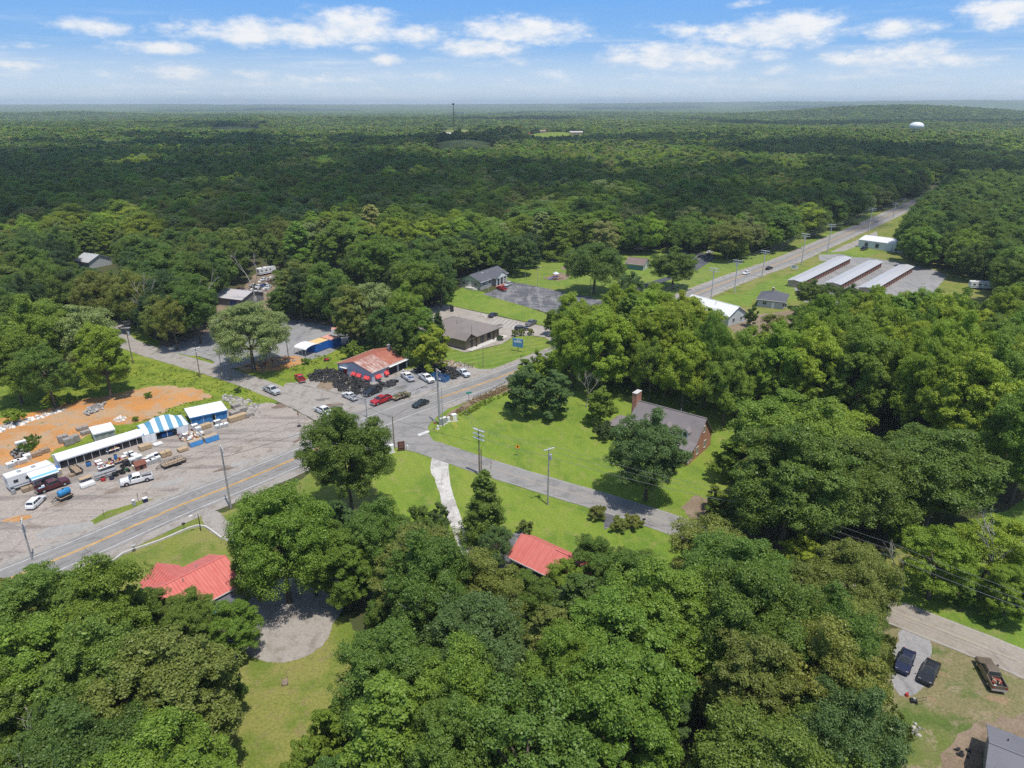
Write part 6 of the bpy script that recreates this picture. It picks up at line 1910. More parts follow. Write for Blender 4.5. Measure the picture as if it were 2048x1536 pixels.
t, L1 = tent('long_tent', (122, 939), (290, 886), 3.6, 2.15, .7, M['canvas'], 'very long narrow white tent over rows of goods', posts=12)
curtain(t, 0, 3.6, -.05, 2.1, M['canvas'], 'end_curtain', 'y')
curtain(t, 0, L1, 3.55, 2.1, M['canvas'], 'back_curtain')
long_tent = t
t, L2 = tent('small_tent', (192, 886), (232, 876), 4.2, 2.3, .8, M['canvas'], 'small white tent behind the long white tent', hip=2.0, posts=2)
curtain(t, 0, L2, .0, 2.25, M['grey_metal'], 'front_curtain'); curtain(t, 0, 4.2, .02, 2.25, M['canvas'], 'end_curtain', 'y')
t, L3 = tent('striped_tent', (292, 887), (379, 865), 6.0, 2.2, 2.3, M['stripes'], 'big blue and white striped tent with white side panels', hip=3.2, posts=5)
curtain(t, -.6, 2.2, -.35, 2.1, M['canvas']); curtain(t, L3 * .72, L3 * .98, -.35, 2.1, M['canvas']); curtain(t, 0, 6, .0, 2.1, M['canvas'], 'end_curtain', 'y'); curtain(t, 0, L3, 5.95, 2.1, M['canvas'], 'back_curtain')
t, L4 = tent('frame_tent', (384, 853), (456, 837), 6.2, 2.3, .9, M['canvas'], 'white roofed tent with bright blue tarp walls', hip=2.6, valance=M['blue_tarp'], posts=4)
curtain(t, 0, L4 * .58, .05, 2.25, M['blue_tarp'], 'blue_wall'); curtain(t, L4 * .68, L4, .05, 2.25, M['blue_tarp'], 'blue_wall'); curtain(t, 0, 6.1, L4, 2.25, M['blue_tarp'], 'blue_end_wall', 'y')

# ------------------------------------------------------------------ goods, every piece where it stands
COL = {'white': M['white'], 'tan': plain('cardboard', (.42, .31, .19), .9), 'blue': plain('blue_plastic_crate', (.04, .16, .42), .5), 'navy': plain('navy_plastic', (.02, .025, .07), .5), 'red': plain('red_plastic', (.45, .04, .04), .5), 'black': M['black'], 'brown': plain('brown_boards', (.20, .075, .05), .8),
       'grey': M['grey_metal'], 'wood': M['wood'], 'yellow': plain('yellow_plastic', (.60, .42, .05), .5), 'green': plain('green_plastic', (.05, .14, .06), .6), 'stone': plain('stone_slab', (.29, .26, .235), .95, var=.3, scale=3), 'pink': plain('pink_goods', (.55, .30, .28), .8)}
MROT = local(at(122, 939), at(290, 886))[0]


def goods(kind, px, py, colr, label, cat, size=(1, 1, 1), rot=None, z=.06, group=None):
    p = at(px, py)
    a = MROT if rot is None else rot
    t = empty(kind, (p.x, p.y, z), a, label, cat, group)
    w, d, h = size[0] / 2, size[1] / 2, size[2]
    m_ = COL[colr]

    def B(name, x0, x1, y0, y1, z0, z1, mm=m_, par=t):
        b = MB(); b.box(x0, x1, y0, y1, z0, z1); return b.build(name, mm, par)
    if kind == 'display_table':
        B('table_top', -w, w, -d, d, h - .05, h)
        for x in (-w + .08, w - .08):
            for y in (-d + .08, d - .08): B('leg', x - .03, x + .03, y - .03, y + .03, 0, h - .05, M['grey_metal'])
    elif kind in ('pallet_stack', 'pallet_load'):
        for k in range(4): B('slat', -w, w, -d + k * 2 * d / 3.6, -d + k * 2 * d / 3.6 + d * .34, .12, .15, M['wood'])
        for x in (-w, -.06, w - .12): B('bearer', x, x + .12, -d, d, 0, .12, M['wood'])
        r_ = random.Random(int(px * 13 + py))
        n = max(2, int(h / .28))
        for i in range(n):
            for j in range(2):
                o1 = r_.uniform(-.05, .05)
                B('block' if kind == 'pallet_stack' else 'carton', -w + j * w + .02 + o1, -w + (j + 1) * w - .02 + o1, -d + .03, d - .03, .155 + i * (h - .15) / n, .155 + (i + .94) * (h - .15) / n)
    elif kind == 'appliance':
        B('cabinet', -w, w, -d, d, .03, h); B('lid', -w - .01, w + .01, -d - .01, d + .01, h, h + .04, M['white']); B('front_panel', -w * .9, w * .9, -d - .03, -d, h * .15, h * .85, COL['navy'] if colr == 'navy' else M['grey_metal'])
        for x in (-w * .8, w * .8): B('foot', x - .05, x + .05, -d * .8, d * .8, 0, .03, M['black'])
    elif kind == 'barrel':
        b = MB(); n = 12
        b.loft([[(r_ * w * math.cos(2 * math.pi * i / n), r_ * w * math.sin(2 * math.pi * i / n), zz) for i in range(n)] for r_, zz in ((.9, 0), (1, h * .2), (1, h * .8), (.9, h))]); b.build('drum', m_, t, True)
        b = MB(); b.tube((0, 0, h), (0, 0, h + .04), w * .92, n=12); b.build('lid', M['black'], t)
    elif kind == 'bulk_bag':
        b = MB(); b.loft([[(x * k, y * k, zz) for x, y in ((-w, -d), (w, -d), (w, d), (-w, d))] for k, zz in ((.85, 0), (1.05, h * .3), (1.0, h * .8), (.7, h))]); b.build('sack', m_, t)
        b = MB(); b.tube((-w * .4, 0, h), (0, 0, h + .25), .05, n=5); b.tube((0, 0, h + .25), (w * .4, 0, h), .05, n=5); b.build('strap', m_, t)
    elif kind == 'dog_kennel':
        B('wall', -w, w, -d, d, 0, h * .6)
        b = MB(); slab(b, [Vector((-w - .15, -d - .15, h * .56)), Vector((w + .15, -d - .15, h * .56)), Vector((w + .15, 0, h)), Vector((-w - .15, 0, h))], .06); slab(b, [Vector((w + .15, d + .15, h * .56)), Vector((-w - .15, d + .15, h * .56)), Vector((-w - .15, 0, h)), Vector((w + .15, 0, h))], .06); b.build('roof', m_, t)
        B('doorway', -.3, .3, -d - .02, -d, .05, h * .5, M['dark'])
    elif kind == 'quad_bike':
        B('body', -w * .8, w * .8, -d * .4, d * .4, .4, .75); B('seat', -w * .6, w * .1, -d * .3, d * .3, .75, .95, M['black'])
        for x in (-w * .7, w * .7):
            for y in (-d, d):
                b = MB(); b.tube((x, y - .14, .32), (x, y + .14, .32), .32, n=10); b.build('wheel', M['rubber'], t)
        b = MB(); b.tube((w * .4, -d * .8, 1.05), (w * .4, d * .8, 1.05), .03, n=5); b.tube((w * .4, 0, .7), (w * .4, 0, 1.05), .04, n=5); b.build('handlebar', M['black'], t)
    elif kind == 'goods_rack':
        for x in (-w, 0, w - .06): B('upright', x, x + .06, -d, -d + .06, 0, h, M['grey_metal']); B('upright', x, x + .06, d - .06, d, 0, h, M['grey_metal'])
        for zz in (.25, h * .6, h - .03): B('shelf', -w, w, -d + .07, d - .07, zz, zz + .03, m_)
    elif kind == 'tarp_stack':
        B('lumber', -w, w, -d, d, 0, h, COL['tan'])
        b = MB(); b.loft([[(-w - .05, -d - .35, .05), (-w - .05, -d - .04, h * .9), (-w - .05, -d * .7, h + .05), (-w - .05, -d * .7, h + .02), (-w - .05, -d - .01, h * .88), (-w - .05, -d - .3, .05)], [(w + .05, -d - .35, .05), (w + .05, -d - .04, h * .9), (w + .05, -d * .7, h + .05), (w + .05, -d * .7, h + .02), (w + .05, -d - .01, h * .88), (w + .05, -d - .3, .05)]]); b.build('tarp', M['blue_tarp'], t)
    return t


g_ = 'goods laid out at the market'
LIST = [
    ('display_table', 152, 915, 'wood', 'long brown table inside the left part of the long white tent', 'table', (5, 1.0, .8)), ('display_table', 185, 905, 'wood', 'brown table in the middle of the long white tent', 'table', (5, 1.0, .8)),
    ('display_table', 220, 893, 'wood', 'brown table right of the middle of the long white tent', 'table', (5, 1.0, .8)), ('display_table', 258, 881, 'wood', 'brown table at the right end of the long white tent', 'table', (5, 1.0, .8)),
    ('display_table', 213, 939, 'white', 'white topped table right of the red goods in the middle of the market', 'table', (3.0, 1.2, .8)), ('display_table', 236, 928, 'tan', 'tan topped table behind the quad bikes', 'table', (4.2, 1.1, .8)),
    ('display_table', 172, 962, 'tan', 'tan table with white bags under it, nearest the maroon pickup', 'table', (2.2, 1.2, .8)), ('goods_rack', 213, 955, 'grey', 'grey metal rack standing left of the white crew cab pickup', 'rack', (4.0, .8, 1.4)),
    ('bulk_bag', 168, 976, 'white', 'leftmost white bulk bag in front of the tan table', 'bag', (1.1, 1.1, .9)), ('bulk_bag', 176, 973, 'white', 'middle white bulk bag in front of the tan table', 'bag', (1.1, 1.1, .9)), ('bulk_bag', 184, 971, 'white', 'rightmost white bulk bag in front of the tan table', 'bag', (1.1, 1.1, 1.0)),
    ('barrel', 207, 962, 'red', 'red drum below the grey metal rack', 'barrel', (.9, .9, .8)), ('barrel', 224, 959, 'navy', 'dark blue drum below the grey metal rack', 'barrel', (.9, .9, .6)), ('barrel', 229, 953, 'black', 'black drum at the end of the grey metal rack', 'barrel', (.8, .8, .8)),
    ('barrel', 178, 932, 'blue', 'blue drum with a green top before the long white tent', 'barrel', (1.0, 1.0, .9)), ('barrel', 232, 918, 'blue', 'small blue drum behind the tan topped table', 'barrel', (.7, .7, .9)), ('barrel', 221, 924, 'black', 'small black drum left of the tan topped table', 'barrel', (.7, .7, .8)),
    ('appliance', 198, 930, 'red', 'red machine left of the white topped table', 'machine', (1.2, 1.0, .9)), ('appliance', 202, 935, 'pink', 'pink machine touching the white topped table', 'machine', (1.0, .8, .9)), ('appliance', 250, 922, 'red', 'bright red machine at the right end of the tan topped table', 'machine', (.9, .9, 1.1)),
    ('appliance', 254, 914, 'white', 'white appliance farthest back in the white group', 'appliance', (1.0, .8, .95)), ('appliance', 262, 912, 'navy', 'dark fronted appliance at the back of the white group', 'appliance', (1.0, .8, .95)), ('appliance', 270, 917, 'white', 'white appliance in the middle of the white group', 'appliance', (1.2, 1.0, 1.0)),
    ('appliance', 278, 922, 'white', 'big white appliance behind the brown kennel', 'appliance', (1.4, 1.2, 1.2)), ('appliance', 266, 926, 'white', 'white appliance right behind the quad bikes', 'appliance', (1.3, 1.0, 1.0)), ('appliance', 292, 925, 'navy', 'dark blue fronted appliance right of the brown kennel', 'appliance', (1.1, .8, .95)),
    ('appliance', 298, 929, 'white', 'white chest in the front row right of the brown kennel', 'appliance', (1.3, .8, .9)), ('appliance', 307, 926, 'white', 'white chest next in the front row right of the brown kennel', 'appliance', (1.3, .8, .9)), ('appliance', 302, 919, 'white', 'white chest in the back row right of the brown kennel', 'appliance', (1.3, .8, .9)),
    ('appliance', 311, 915, 'navy', 'dark chest at the back right corner of the chest rows', 'appliance', (1.2, .8, .95)), ('appliance', 316, 922, 'white', 'white chest at the right end of the front row', 'appliance', (1.2, .8, .9)), ('dog_kennel', 281, 937, 'brown', 'red-brown wooden kennel behind the white crew cab pickup', 'kennel', (2.0, 1.5, 1.9)),
    ('appliance', 270, 940, 'yellow', 'small yellow marked machine left of the brown kennel', 'machine', (.7, .7, 1.0)), ('quad_bike', 252, 934, 'black', 'black quad bike nearest the brown kennel', 'quad bike', (1.9, .9, 1)), ('quad_bike', 258, 929, 'black', 'black quad bike behind the one nearest the kennel', 'quad bike', (1.9, .9, 1)),
    ('quad_bike', 240, 949, 'black', 'black quad bike directly behind the white crew cab pickup', 'quad bike', (1.9, .9, 1)), ('quad_bike', 250, 945, 'green', 'dark green quad bike behind the cab of the white pickup', 'quad bike', (1.9, .9, 1)),
    ('display_table', 226, 905, 'white', 'white table with goods before the middle of the long white tent', 'table', (2.6, 1.2, .8)), ('pallet_load', 291, 898, 'tan', 'tan cartons on a pallet before the right end of the long tent', 'pallet', (2.4, 1.6, 1.0)), ('pallet_load', 332, 912, 'tan', 'tan cartons behind the empty wooden trailer', 'pallet', (2.2, 1.4, 1.1)),
    ('pallet_load', 366, 902, 'tan', 'small tan pallet load right of the empty trailer', 'pallet', (2.0, 1.4, .7)), ('tarp_stack', 391, 889, 'tan', 'lumber stack half covered by a blue tarp, the left one', 'lumber', (2.8, 1.4, 1.0)), ('tarp_stack', 422, 881, 'tan', 'lumber stack with a blue tarp down its front, the right one', 'lumber', (3.0, 1.4, 1.2)),
    ('bulk_bag', 333, 872, 'blue', 'blue covered heap in front of the striped tent', 'bag', (2.4, 1.2, .9)), ('bulk_bag', 316, 890, 'white', 'crumpled white sheet pile by the left panel of the striped tent', 'bag', (1.8, 1.2, .5)), ('appliance', 347, 864, 'white', 'white freezer at the mouth of the striped tent', 'appliance', (1.0, .8, 1.1)), ('appliance', 340, 867, 'grey', 'grey freezer at the mouth of the striped tent', 'appliance', (1.0, .8, 1.1)),
    ('appliance', 398, 866, 'white', 'white cupboard among the scrap before the blue walled tent', 'cupboard', (1.2, .9, 1.4)), ('appliance', 390, 858, 'white', 'white cabinet leaning among the scrap beside the striped tent', 'cupboard', (1.4, .9, 1.1)), ('appliance', 372, 878, 'brown', 'rust brown machine at the left end of the scrap pile', 'machine', (1.0, .9, 1.2)), ('pallet_load', 412, 856, 'tan', 'tan bundle before the blue walls of the frame tent', 'pallet', (2.4, 1.4, 1.0)),
    ('appliance', 436, 857, 'white', 'left white cooler in the row before the blue walled tent', 'cooler', (1.1, .8, .8)), ('appliance', 444, 855, 'white', 'middle white cooler in the row before the blue walled tent', 'cooler', (1.1, .8, .8)), ('appliance', 452, 853, 'white', 'right white cooler in the row before the blue walled tent', 'cooler', (1.1, .8, .8)), ('appliance', 435, 849, 'black', 'black grill behind the white coolers', 'grill', (1.5, .9, 1.0)),
    ('pallet_stack', 128, 884, 'stone', 'left stack of grey stone slabs behind the long tent', 'stone pallet', (2.0, 1.4, 1.6)), ('pallet_stack', 139, 889, 'stone', 'front stack of grey stone slabs behind the long tent', 'stone pallet', (2.0, 1.4, 1.5)), ('pallet_stack', 150, 884, 'stone', 'right stack of grey stone slabs behind the long tent', 'stone pallet', (2.0, 1.4, 1.6)),
    ('pallet_stack', 172, 868, 'stone', 'pale stone pallet beside the small white tent', 'stone pallet', (2.0, 1.3, .8)), ('pallet_stack', 165, 859, 'stone', 'pale stone pallet up on the clay behind the small white tent', 'stone pallet', (2.4, 1.3, .7)), ('pallet_stack', 73, 912, 'wood', 'brown box pallet on the clay left of the long tent', 'stone pallet', (1.9, 1.4, .9)), ('pallet_stack', 90, 905, 'wood', 'brown box pallet nearer the stone slabs on the clay', 'stone pallet', (1.9, 1.4, .9)),
    ('appliance', 22, 934, 'white', 'leftmost white crate on the clay behind the camper', 'crate', (1.4, 1.1, .9)), ('appliance', 33, 929, 'white', 'second white crate from the left on the clay', 'crate', (1.4, 1.1, .9)), ('appliance', 46, 926, 'white', 'third white crate from the left on the clay', 'crate', (1.7, 1.1, .9)), ('appliance', 56, 919, 'white', 'white crate nearest the brown box pallets', 'crate', (1.3, 1.1, 1.1)), ('appliance', 42, 889, 'white', 'lone white box in the green patch on the clay', 'crate', (2.0, 1.0, .7)),
    ('pallet_stack', 470, 832, 'stone', 'grey stone pallet right behind the blue end wall', 'stone pallet', (2.2, 1.6, 1.2)), ('pallet_stack', 483, 824, 'stone', 'dark grey stone pallet in the stone yard', 'stone pallet', (2.6, 1.6, 1.1)), ('pallet_stack', 472, 816, 'stone', 'grey stone pallet at the top of the stone yard', 'stone pallet', (2.0, 1.4, 1.0)), ('pallet_load', 475, 840, 'tan', 'long tan stone pallet at the front of the stone yard', 'stone pallet', (4.4, 1.5, 1.2)), ('pallet_stack', 497, 833, 'stone', 'broken stone pallet at the right of the stone yard', 'stone pallet', (2.4, 1.6, .9)),
    ('pallet_load', 60, 980, 'wood', 'boxes heaped under the camper awning', 'boxes', (2.6, 1.2, .8)), ('appliance', 75, 973, 'red', 'dark red machine under the camper awning', 'machine', (1.5, 1.1, 1.3)), ('appliance', 119, 950, 'yellow', 'yellow machine between camper and long tent', 'machine', (1.0, .8, 1.2)), ('bulk_bag', 112, 942, 'blue', 'blue and white bundle behind the yellow machine', 'bag', (1.4, 1.2, .9)), ('barrel', 28, 988, 'grey', 'grey bin at the rear corner of the camper', 'bin', (.8, .8, 1.1)),
    ('appliance', 291, 1004, 'navy', 'small blue-grey cabinet on the grass strip by the highway', 'cabinet', (.8, .7, .8)), ('appliance', 269, 1012, 'grey', 'grey post box left of the blue-grey cabinet on the grass strip', 'cabinet', (.5, .5, 1.2)),
    ('pallet_stack', 150, 950, 'wood', 'brown boards beside the short machine trailer', 'boards', (2.0, 1.0, .4)),
]
for it in LIST:
    goods(*it[:4], label=it[4], cat=it[5], size=it[6], group=g_)
# small jumble on the tables and below the tents, and loose rubble on the banks
def rubble(name, pxs, n, mats, label, smin, smax, flat=.6, hmax=.0):
    mb_ = {}
    r_ = random.Random(len(pxs) * 7 + n)
    poly = [at(*p) for p in pxs]
    x0, x1 = min(p.x for p in poly), max(p.x for p in poly); y0, y1 = min(p.y for p in poly), max(p.y for p in poly)
    pp = [(p.x, p.y) for p in poly]
    k = 0; tries = 0
    while k < n and tries < n * 40:
        tries += 1
        x, y = r_.uniform(x0, x1), r_.uniform(y0, y1)
        if not inside(pp, x, y): continue
        k += 1
        b = mb_.setdefault(r_.randrange(len(mats)), MB())
        s_ = r_.uniform(smin, smax); a = r_.uniform(0, 6.28); z0 = .03 + r_.uniform(0, hmax)
        ring = [(x + s_ * r_.uniform(.6, 1.1) * math.cos(a + q * 1.2566), y + s_ * r_.uniform(.6, 1.1) * math.sin(a + q * 1.2566)) for q in range(5)]
        h = s_ * flat * r_.uniform(.6, 1.3)
        b.loft([[(u, v, z0) for u, v in ring], [(x + (u - x) * .75, y + (v - y) * .75, z0 + h * r_.uniform(.7, 1)) for u, v in ring]])
    for i, b in mb_.items():
        o = b.build(name, mats[i]); tag(o, label, kind='stuff')


rock = plain('pale_rock', (.40, .37, .33), .95, var=.3, scale=3); rock2 = plain('grey_rock', (.24, .225, .215), .95, var=.3, scale=3)
rubble('rubble', [(0, 852), (50, 838), (110, 822), (130, 815), (128, 822), (60, 845), (0, 866)], 160, [rock, COL['white']], 'line of pale rubble along the top of the clay bank', .2, .6)
rubble('rubble', [(165, 828), (185, 812), (212, 806), (205, 820), (180, 832)], 120, [rock, rock2, M['grey_metal']], 'heap of grey scrap on the clay bank', .2, .5, .6, .5)
rubble('rubble', [(20, 908), (35, 902), (62, 905), (60, 915), (30, 918)], 120, [rock2, M['rubber']], 'heap of dark rubble on the left of the clay bank', .15, .4, .6, .5)
rubble('rubble', [(440, 796), (450, 788), (500, 800), (520, 812), (520, 835), (500, 836), (490, 812), (460, 808)], 240, [rock, rock2], 'broken stones strewn above the stone yard', .2, .55)
rubble('rubble', [(355, 870), (372, 862), (400, 858), (410, 870), (390, 882), (365, 885)], 150, [COL['white'], COL['tan'], COL['brown'], COL['grey']], 'scrap heap between the striped and the blue walled tent', .2, .55, .7, .5)
rubble('rubble', [(225, 842), (240, 832), (255, 835), (245, 845)], 50, [COL['white'], rock], 'pale debris behind the small tent', .15, .4)
rubble('rubble', [(840, 724), (880, 726), (905, 722), (925, 730), (915, 742), (850, 738)], 130, [rock, COL['tan'], COL['wood']], 'brown debris behind the right tire heap', .2, .6, .6, .4)
rubble('rubble', [(485, 735), (530, 716), (580, 712), (590, 722), (545, 738)], 140, [COL['brown'], COL['wood'], rock2], 'brush and debris under the lone oak', .2, .6)
rubble('rubble', [(1905, 1503), (1915, 1497), (1940, 1500), (1938, 1515), (1912, 1512)], 26, [M['black'], M['rubber']], 'black scrap on the worn soil by the grey roof', .12, .35)
rubble('rubble', [(500, 572), (548, 552), (556, 562), (530, 588), (500, 596), (470, 592)], 110, [M['white'], rock2, M['grey_metal'], M['rubber']], 'scrap strewn between the junk cars of the salvage yard', .3, .9, .7, .4)
rubble('rubble', [(320, 655), (400, 632), (440, 640), (340, 668)], 60, [rock2, M['grey_metal'], M['rubber'], M['white']], 'scrap under the trees at the edge of the gravel lot', .3, .8, .7, .3)
rubble('rubble', [(1818, 1445), (1830, 1440), (1850, 1455), (1836, 1475), (1820, 1465)], 14, [rock, rock2], 'pale stones at the edge of the lower right yard', .1, .4)
TG = [('display_goods', .74, 152, 915, 5), ('display_goods', .74, 185, 905, 5), ('display_goods', .74, 220, 893, 5), ('display_goods', .74, 258, 881, 5), ('display_goods', .74, 213, 939, 3), ('display_goods', .74, 236, 928, 4), ('display_goods', .74, 226, 905, 2.4)]
for i, (nm, z, px, py, ln) in enumerate(TG):
    p = at(px, py); r_ = random.Random(i)
    bs = {}
    for k in range(int(ln * 9)):
        u = r_.uniform(-ln / 2, ln / 2); v_ = r_.uniform(-.42, .42); s_ = r_.uniform(.06, .2); h = r_.uniform(.08, .4)
        x = p.x + u * math.cos(MROT) - v_ * math.sin(MROT); y = p.y + u * math.sin(MROT) + v_ * math.cos(MROT)
        bs.setdefault(r_.choice(('white', 'red', 'navy', 'tan', 'grey', 'black', 'yellow')), MB()).box(x - s_, x + s_, y - s_ * .8, y + s_ * .8, .06 + .805, .06 + .81 + h)
    for c_, b in bs.items():
        tag(b.build(nm, COL[c_]), 'small goods crowded on a market table', kind='stuff')

# ------------------------------------------------------------------ tires at the shop
t0 = MB(); n1, n2 = 12, 5
for i in range(n1):
    pass
ringz = []
for j in range(6):
    a = 2 * math.pi * j / 6
    ringz.append((.25 + .095 * math.cos(a) * 1.0 if False else .245 + .10 * math.cos(a), .10 * math.sin(a)))
vs = [(r_ * math.cos(2 * math.pi * i / n1), r_ * math.sin(2 * math.pi * i / n1), z) for i in range(n1) for (r_, z) in ringz]
fs = [(i * 6 + j, ((i + 1) % n1) * 6 + j, ((i + 1) % n1) * 6 + (j + 1) % 6, i * 6 + (j + 1) % 6) for i in range(n1) for j in range(6)]
t0.add(vs, fs)
tire_src = t0.build('tire', plain('tire_rubber', (.042, .041, .041), .75, var=.5), None)
tire_me = tire_src.data
bpy.data.objects.remove(tire_src)
HEAPS = [([(616, 752), (640, 742), (676, 742), (700, 755), (738, 769), (746, 773), (772, 766), (796, 762), (790, 772), (760, 781), (735, 786), (722, 791), (700, 788), (678, 784), (668, 773), (664, 764), (640, 766), (620, 762)], 'used black tire in the great heap around the tire shop walls', 'tires heaped at the tire shop', 640, 1.35),
         ([(826, 739), (845, 731), (880, 733), (905, 736), (922, 748), (915, 757), (897, 762), (880, 752), (850, 748), (832, 747)], 'used black tire in the heap behind the blue dumpster', 'tires behind the blue dumpster', 320, 1.3)]
TLOC = []
for poly, lab, grp, n, hmax in HEAPS:
    r_ = random.Random(n)
    pp = [(at(*p).x, at(*p).y) for p in poly]
    x0, x1 = min(p[0] for p in pp), max(p[0] for p in pp); y0, y1 = min(p[1] for p in pp), max(p[1] for p in pp)
    k = 0
    while k < n:
        x, y = r_.uniform(x0, x1), r_.uniform(y0, y1)
        if not inside(pp, x, y): continue
        e = min(math.hypot(x - a, y - b) for a, b in pp)
        hh = hmax * min(1, e / 3.2)
        lvl = r_.random() ** .7
        z = .14 + hh * lvl
        TLOC.append((lvl * hh + r_.random() * .3, x, y, z, r_.uniform(-.7, .7) if r_.random() < .85 else r_.uniform(1.1, 1.6), r_.uniform(0, 6.28), r_.uniform(.95, 1.5), lab, grp)); k += 1
TLOC.sort(key=lambda q: -q[0])
rest_t = []
for i, (_, x, y, z, tilt, rz, s_, lab, grp) in enumerate(TLOC):
    if i < 296:
        o = bpy.data.objects.new('tire', tire_me); col.objects.link(o)
        o.location = (x, y, z + (.16 if abs(tilt) > 1 else 0)); o.rotation_euler = (tilt, 0, rz); o.scale = (s_,) * 3
        tag(o, lab, 'tire', grp)
    else:
        rest_t.append(Matrix.Translation((x, y, z)) @ Matrix.Rotation(rz, 4, 'Z') @ Matrix.Rotation(tilt, 4, 'X') @ Matrix.Scale(s_, 4))
V_ = np.array([v for mt_ in rest_t for v in [tuple(mt_ @ Vector(p)) for p in vs]]); b = MB()
for i in range(len(rest_t)):
    b.add([tuple(p) for p in V_[i * len(vs):(i + 1) * len(vs)]], fs)
tag(b.build('tire_heap', bpy.data.materials['tire_rubber']), 'rest of the heaped tires below the top layer', kind='stuff')
# blue dumpster
rz, ln = local(at(860, 759), at(890, 766))
t = empty('dumpster', at(860, 759) + Vector((0, 0, .06)), rz, 'long low blue dumpster with white marks beside the tire heap', 'dumpster')
dp = 2.2
b = MB(); b.box(0, ln, 0, .06, .1, 1.4); b.box(0, ln, dp - .06, dp, .1, 1.4); b.box(0, .06, .06, dp - .06, .1, 1.4); b.box(ln - .06, ln, .06, dp - .06, .1, 1.4); b.build('bin', plain('dumpster_blue', (.03, .13, .30), .6, var=.3), t)
b = MB(); b.box(.061, ln - .061, .061, dp - .061, .1, .5); b.build('rubbish', M['dark_goods'], t)
for k in range(6):
    b = MB(); b.box(ln * (k + .5) / 6 - .05, ln * (k + .5) / 6 + .05, -.06, .0, .12, 1.38); b.build('rib', bpy.data.materials['dumpster_blue'], t)
for u, w in ((.28, .5), (.66, .8)):
    b = MB(); b.box(ln * u - w / 2, ln * u + w / 2, -.075, -.062, .5, 1.1); b.build('white_mark', M['white'], t)
# ------------------------------------------------------------------ poles and wires
def top_z(base, top):
    """Height of an upright at `base` whose tip shows at the pixel row of `top`."""
    p = at(*base)
    lo, hi = 0.5, 45.0
    for _ in range(40):
        mid = (lo + hi) / 2
        if pix((p.x, p.y, mid))[1] > top[1]: lo = mid
        else: hi = mid
    return lo


M['pole_pale'] = plain('pale_pole', (.46, .45, .44), .8, var=.15, scale=2)
POLES = {}


def pole(key, base, top, label, mat='pole_wood', arms=1, face=0.0, transformer=False, lamp=0, r0=.16, cat='utility pole', group='utility poles', arm_len=2.4, lean=0.0, insul=True):
    p = at(*base); h = top_z(base, top)
    t = empty('utility_pole' if cat == 'utility pole' else cat.replace(' ', '_'), p, face, label, cat, group)
    b = MB(); b.tube((0, 0, -.2), (lean, 0, h), r0, r0 * .62, 8); b.build('shaft', M[mat], t)
    zs = [h - .25 - .95 * k for k in range(arms)]
    for z in zs:
        b = MB(); b.box(-arm_len / 2, arm_len / 2, -.2, -.06, z - .08, z + .08); b.box(-arm_len / 2, arm_len / 2, .06, .2, z - .08, z + .08) if arm_len > 2.6 else None
        a = b.build('crossarm', M['arm'], t)
        if insul:
            for x in (-arm_len * .46, -arm_len * .16, arm_len * .2, arm_len * .46):
                q = MB(); q.tube((x, -.13, z + .07), (x, -.13, z + .25), .055, .035, 6); q.build('insulator', M['grey_metal'], a)
    if transformer:
        b = MB(); b.tube((.38, 0, h - 2.6), (.38, 0, h - 1.5), .27, n=10); tr = b.build('transformer', M['trans'], t, False)
        b = MB(); b.tube((.30, 0, h - 1.5), (.30, 0, h - 1.25), .05, n=5); b.tube((.46, 0, h - 1.5), (.46, 0, h - 1.25), .05, n=5); b.build('bushing', M['grey_metal'], tr)
    if lamp:
        b = MB(); b.tube((0, 0, h - .3), (lamp, 0, h), .05, n=5); l = b.build('lamp_arm', M['grey_metal'], t)
        b = MB(); b.ball((lamp + .25, 0, h), .38, .16, .10, 8, 4); b.build('lamp_head', M['white'], l)
    POLES[key] = (p, h, zs, face, arm_len)
    return t


M['arm'] = plain('crossarm_grey', (.62, .62, .61), .6, var=.15)
M['trans'] = plain('transformer_grey', (.48, .50, .52), .45, .2)
HD = math.atan2((at(462, 1016) - at(65, 1120)).y, (at(462, 1016) - at(65, 1120)).x) + math.pi / 2
pole('a', (65, 1120), (44, 1039), 'grey utility pole with a pale transformer at the lower left edge of the gravel lot', 'pole_grey', 1, HD, True)
pole('b', (462, 1016), (441, 893), 'tall grey utility pole with two crossarms beside the highway below the market', 'pole_grey', 2, HD, r0=.2, arm_len=2.6)
pole('lamp', (402, 1062), (395, 1028), 'short black post with a white lamp arm at the house drive', 'black', 0, HD + 1.57, lamp=.9, r0=.09, cat='lamp post', group=None)
pole('d', (734, 836), (732, 796), 'grey pole with guy wires just behind the big oak at the junction', 'pole_grey', 0, HD, r0=.15)
pole('e', (789, 897), (788, 832), 'bare brown wooden pole at the tip of the front lawn', 'pole_wood', 0, HD, r0=.17)
pole('f', (880, 850), (873, 739), 'thick tall pole with one crossarm at the corner of the lawn by the cabinets', 'pole_grey', 1, HD, r0=.30, arm_len=2.4, lean=.5)
pole('f2', (886, 852), (881, 775), 'thinner steel pole leaning against the thick corner pole', 'grey_metal', 0, HD, r0=.12)
pole('g', (959, 952), (957, 858), 'pole with three stacked crossarms above the pointed dark tree', 'pole_wood', 3, 2.45, r0=.17, arm_len=2.9)
pole('g2', (963, 954), (961.5, 898), 'short brown pole standing against the triple crossarm pole', 'pole_wood', 0, 0, r0=.16)
pole('h', (1095.5, 1009.5), (1100, 895), 'pole with a transformer on the front lawn beside the lane', 'pole_grey', 1, .55, True, r0=.17)
pole('i', (1119.8, 687), (1119.8, 653), 'utility pole at the mouth of the office drive', 'pole_grey', 1, HD, r0=.17, arm_len=3.0)
pole('lamp2', (966.4, 735.3), (966, 690), 'thin brown pole with a small lamp on the office lawn', 'pole_wood', 0, HD, lamp=.1, r0=.09, cat='lamp post', group=None)
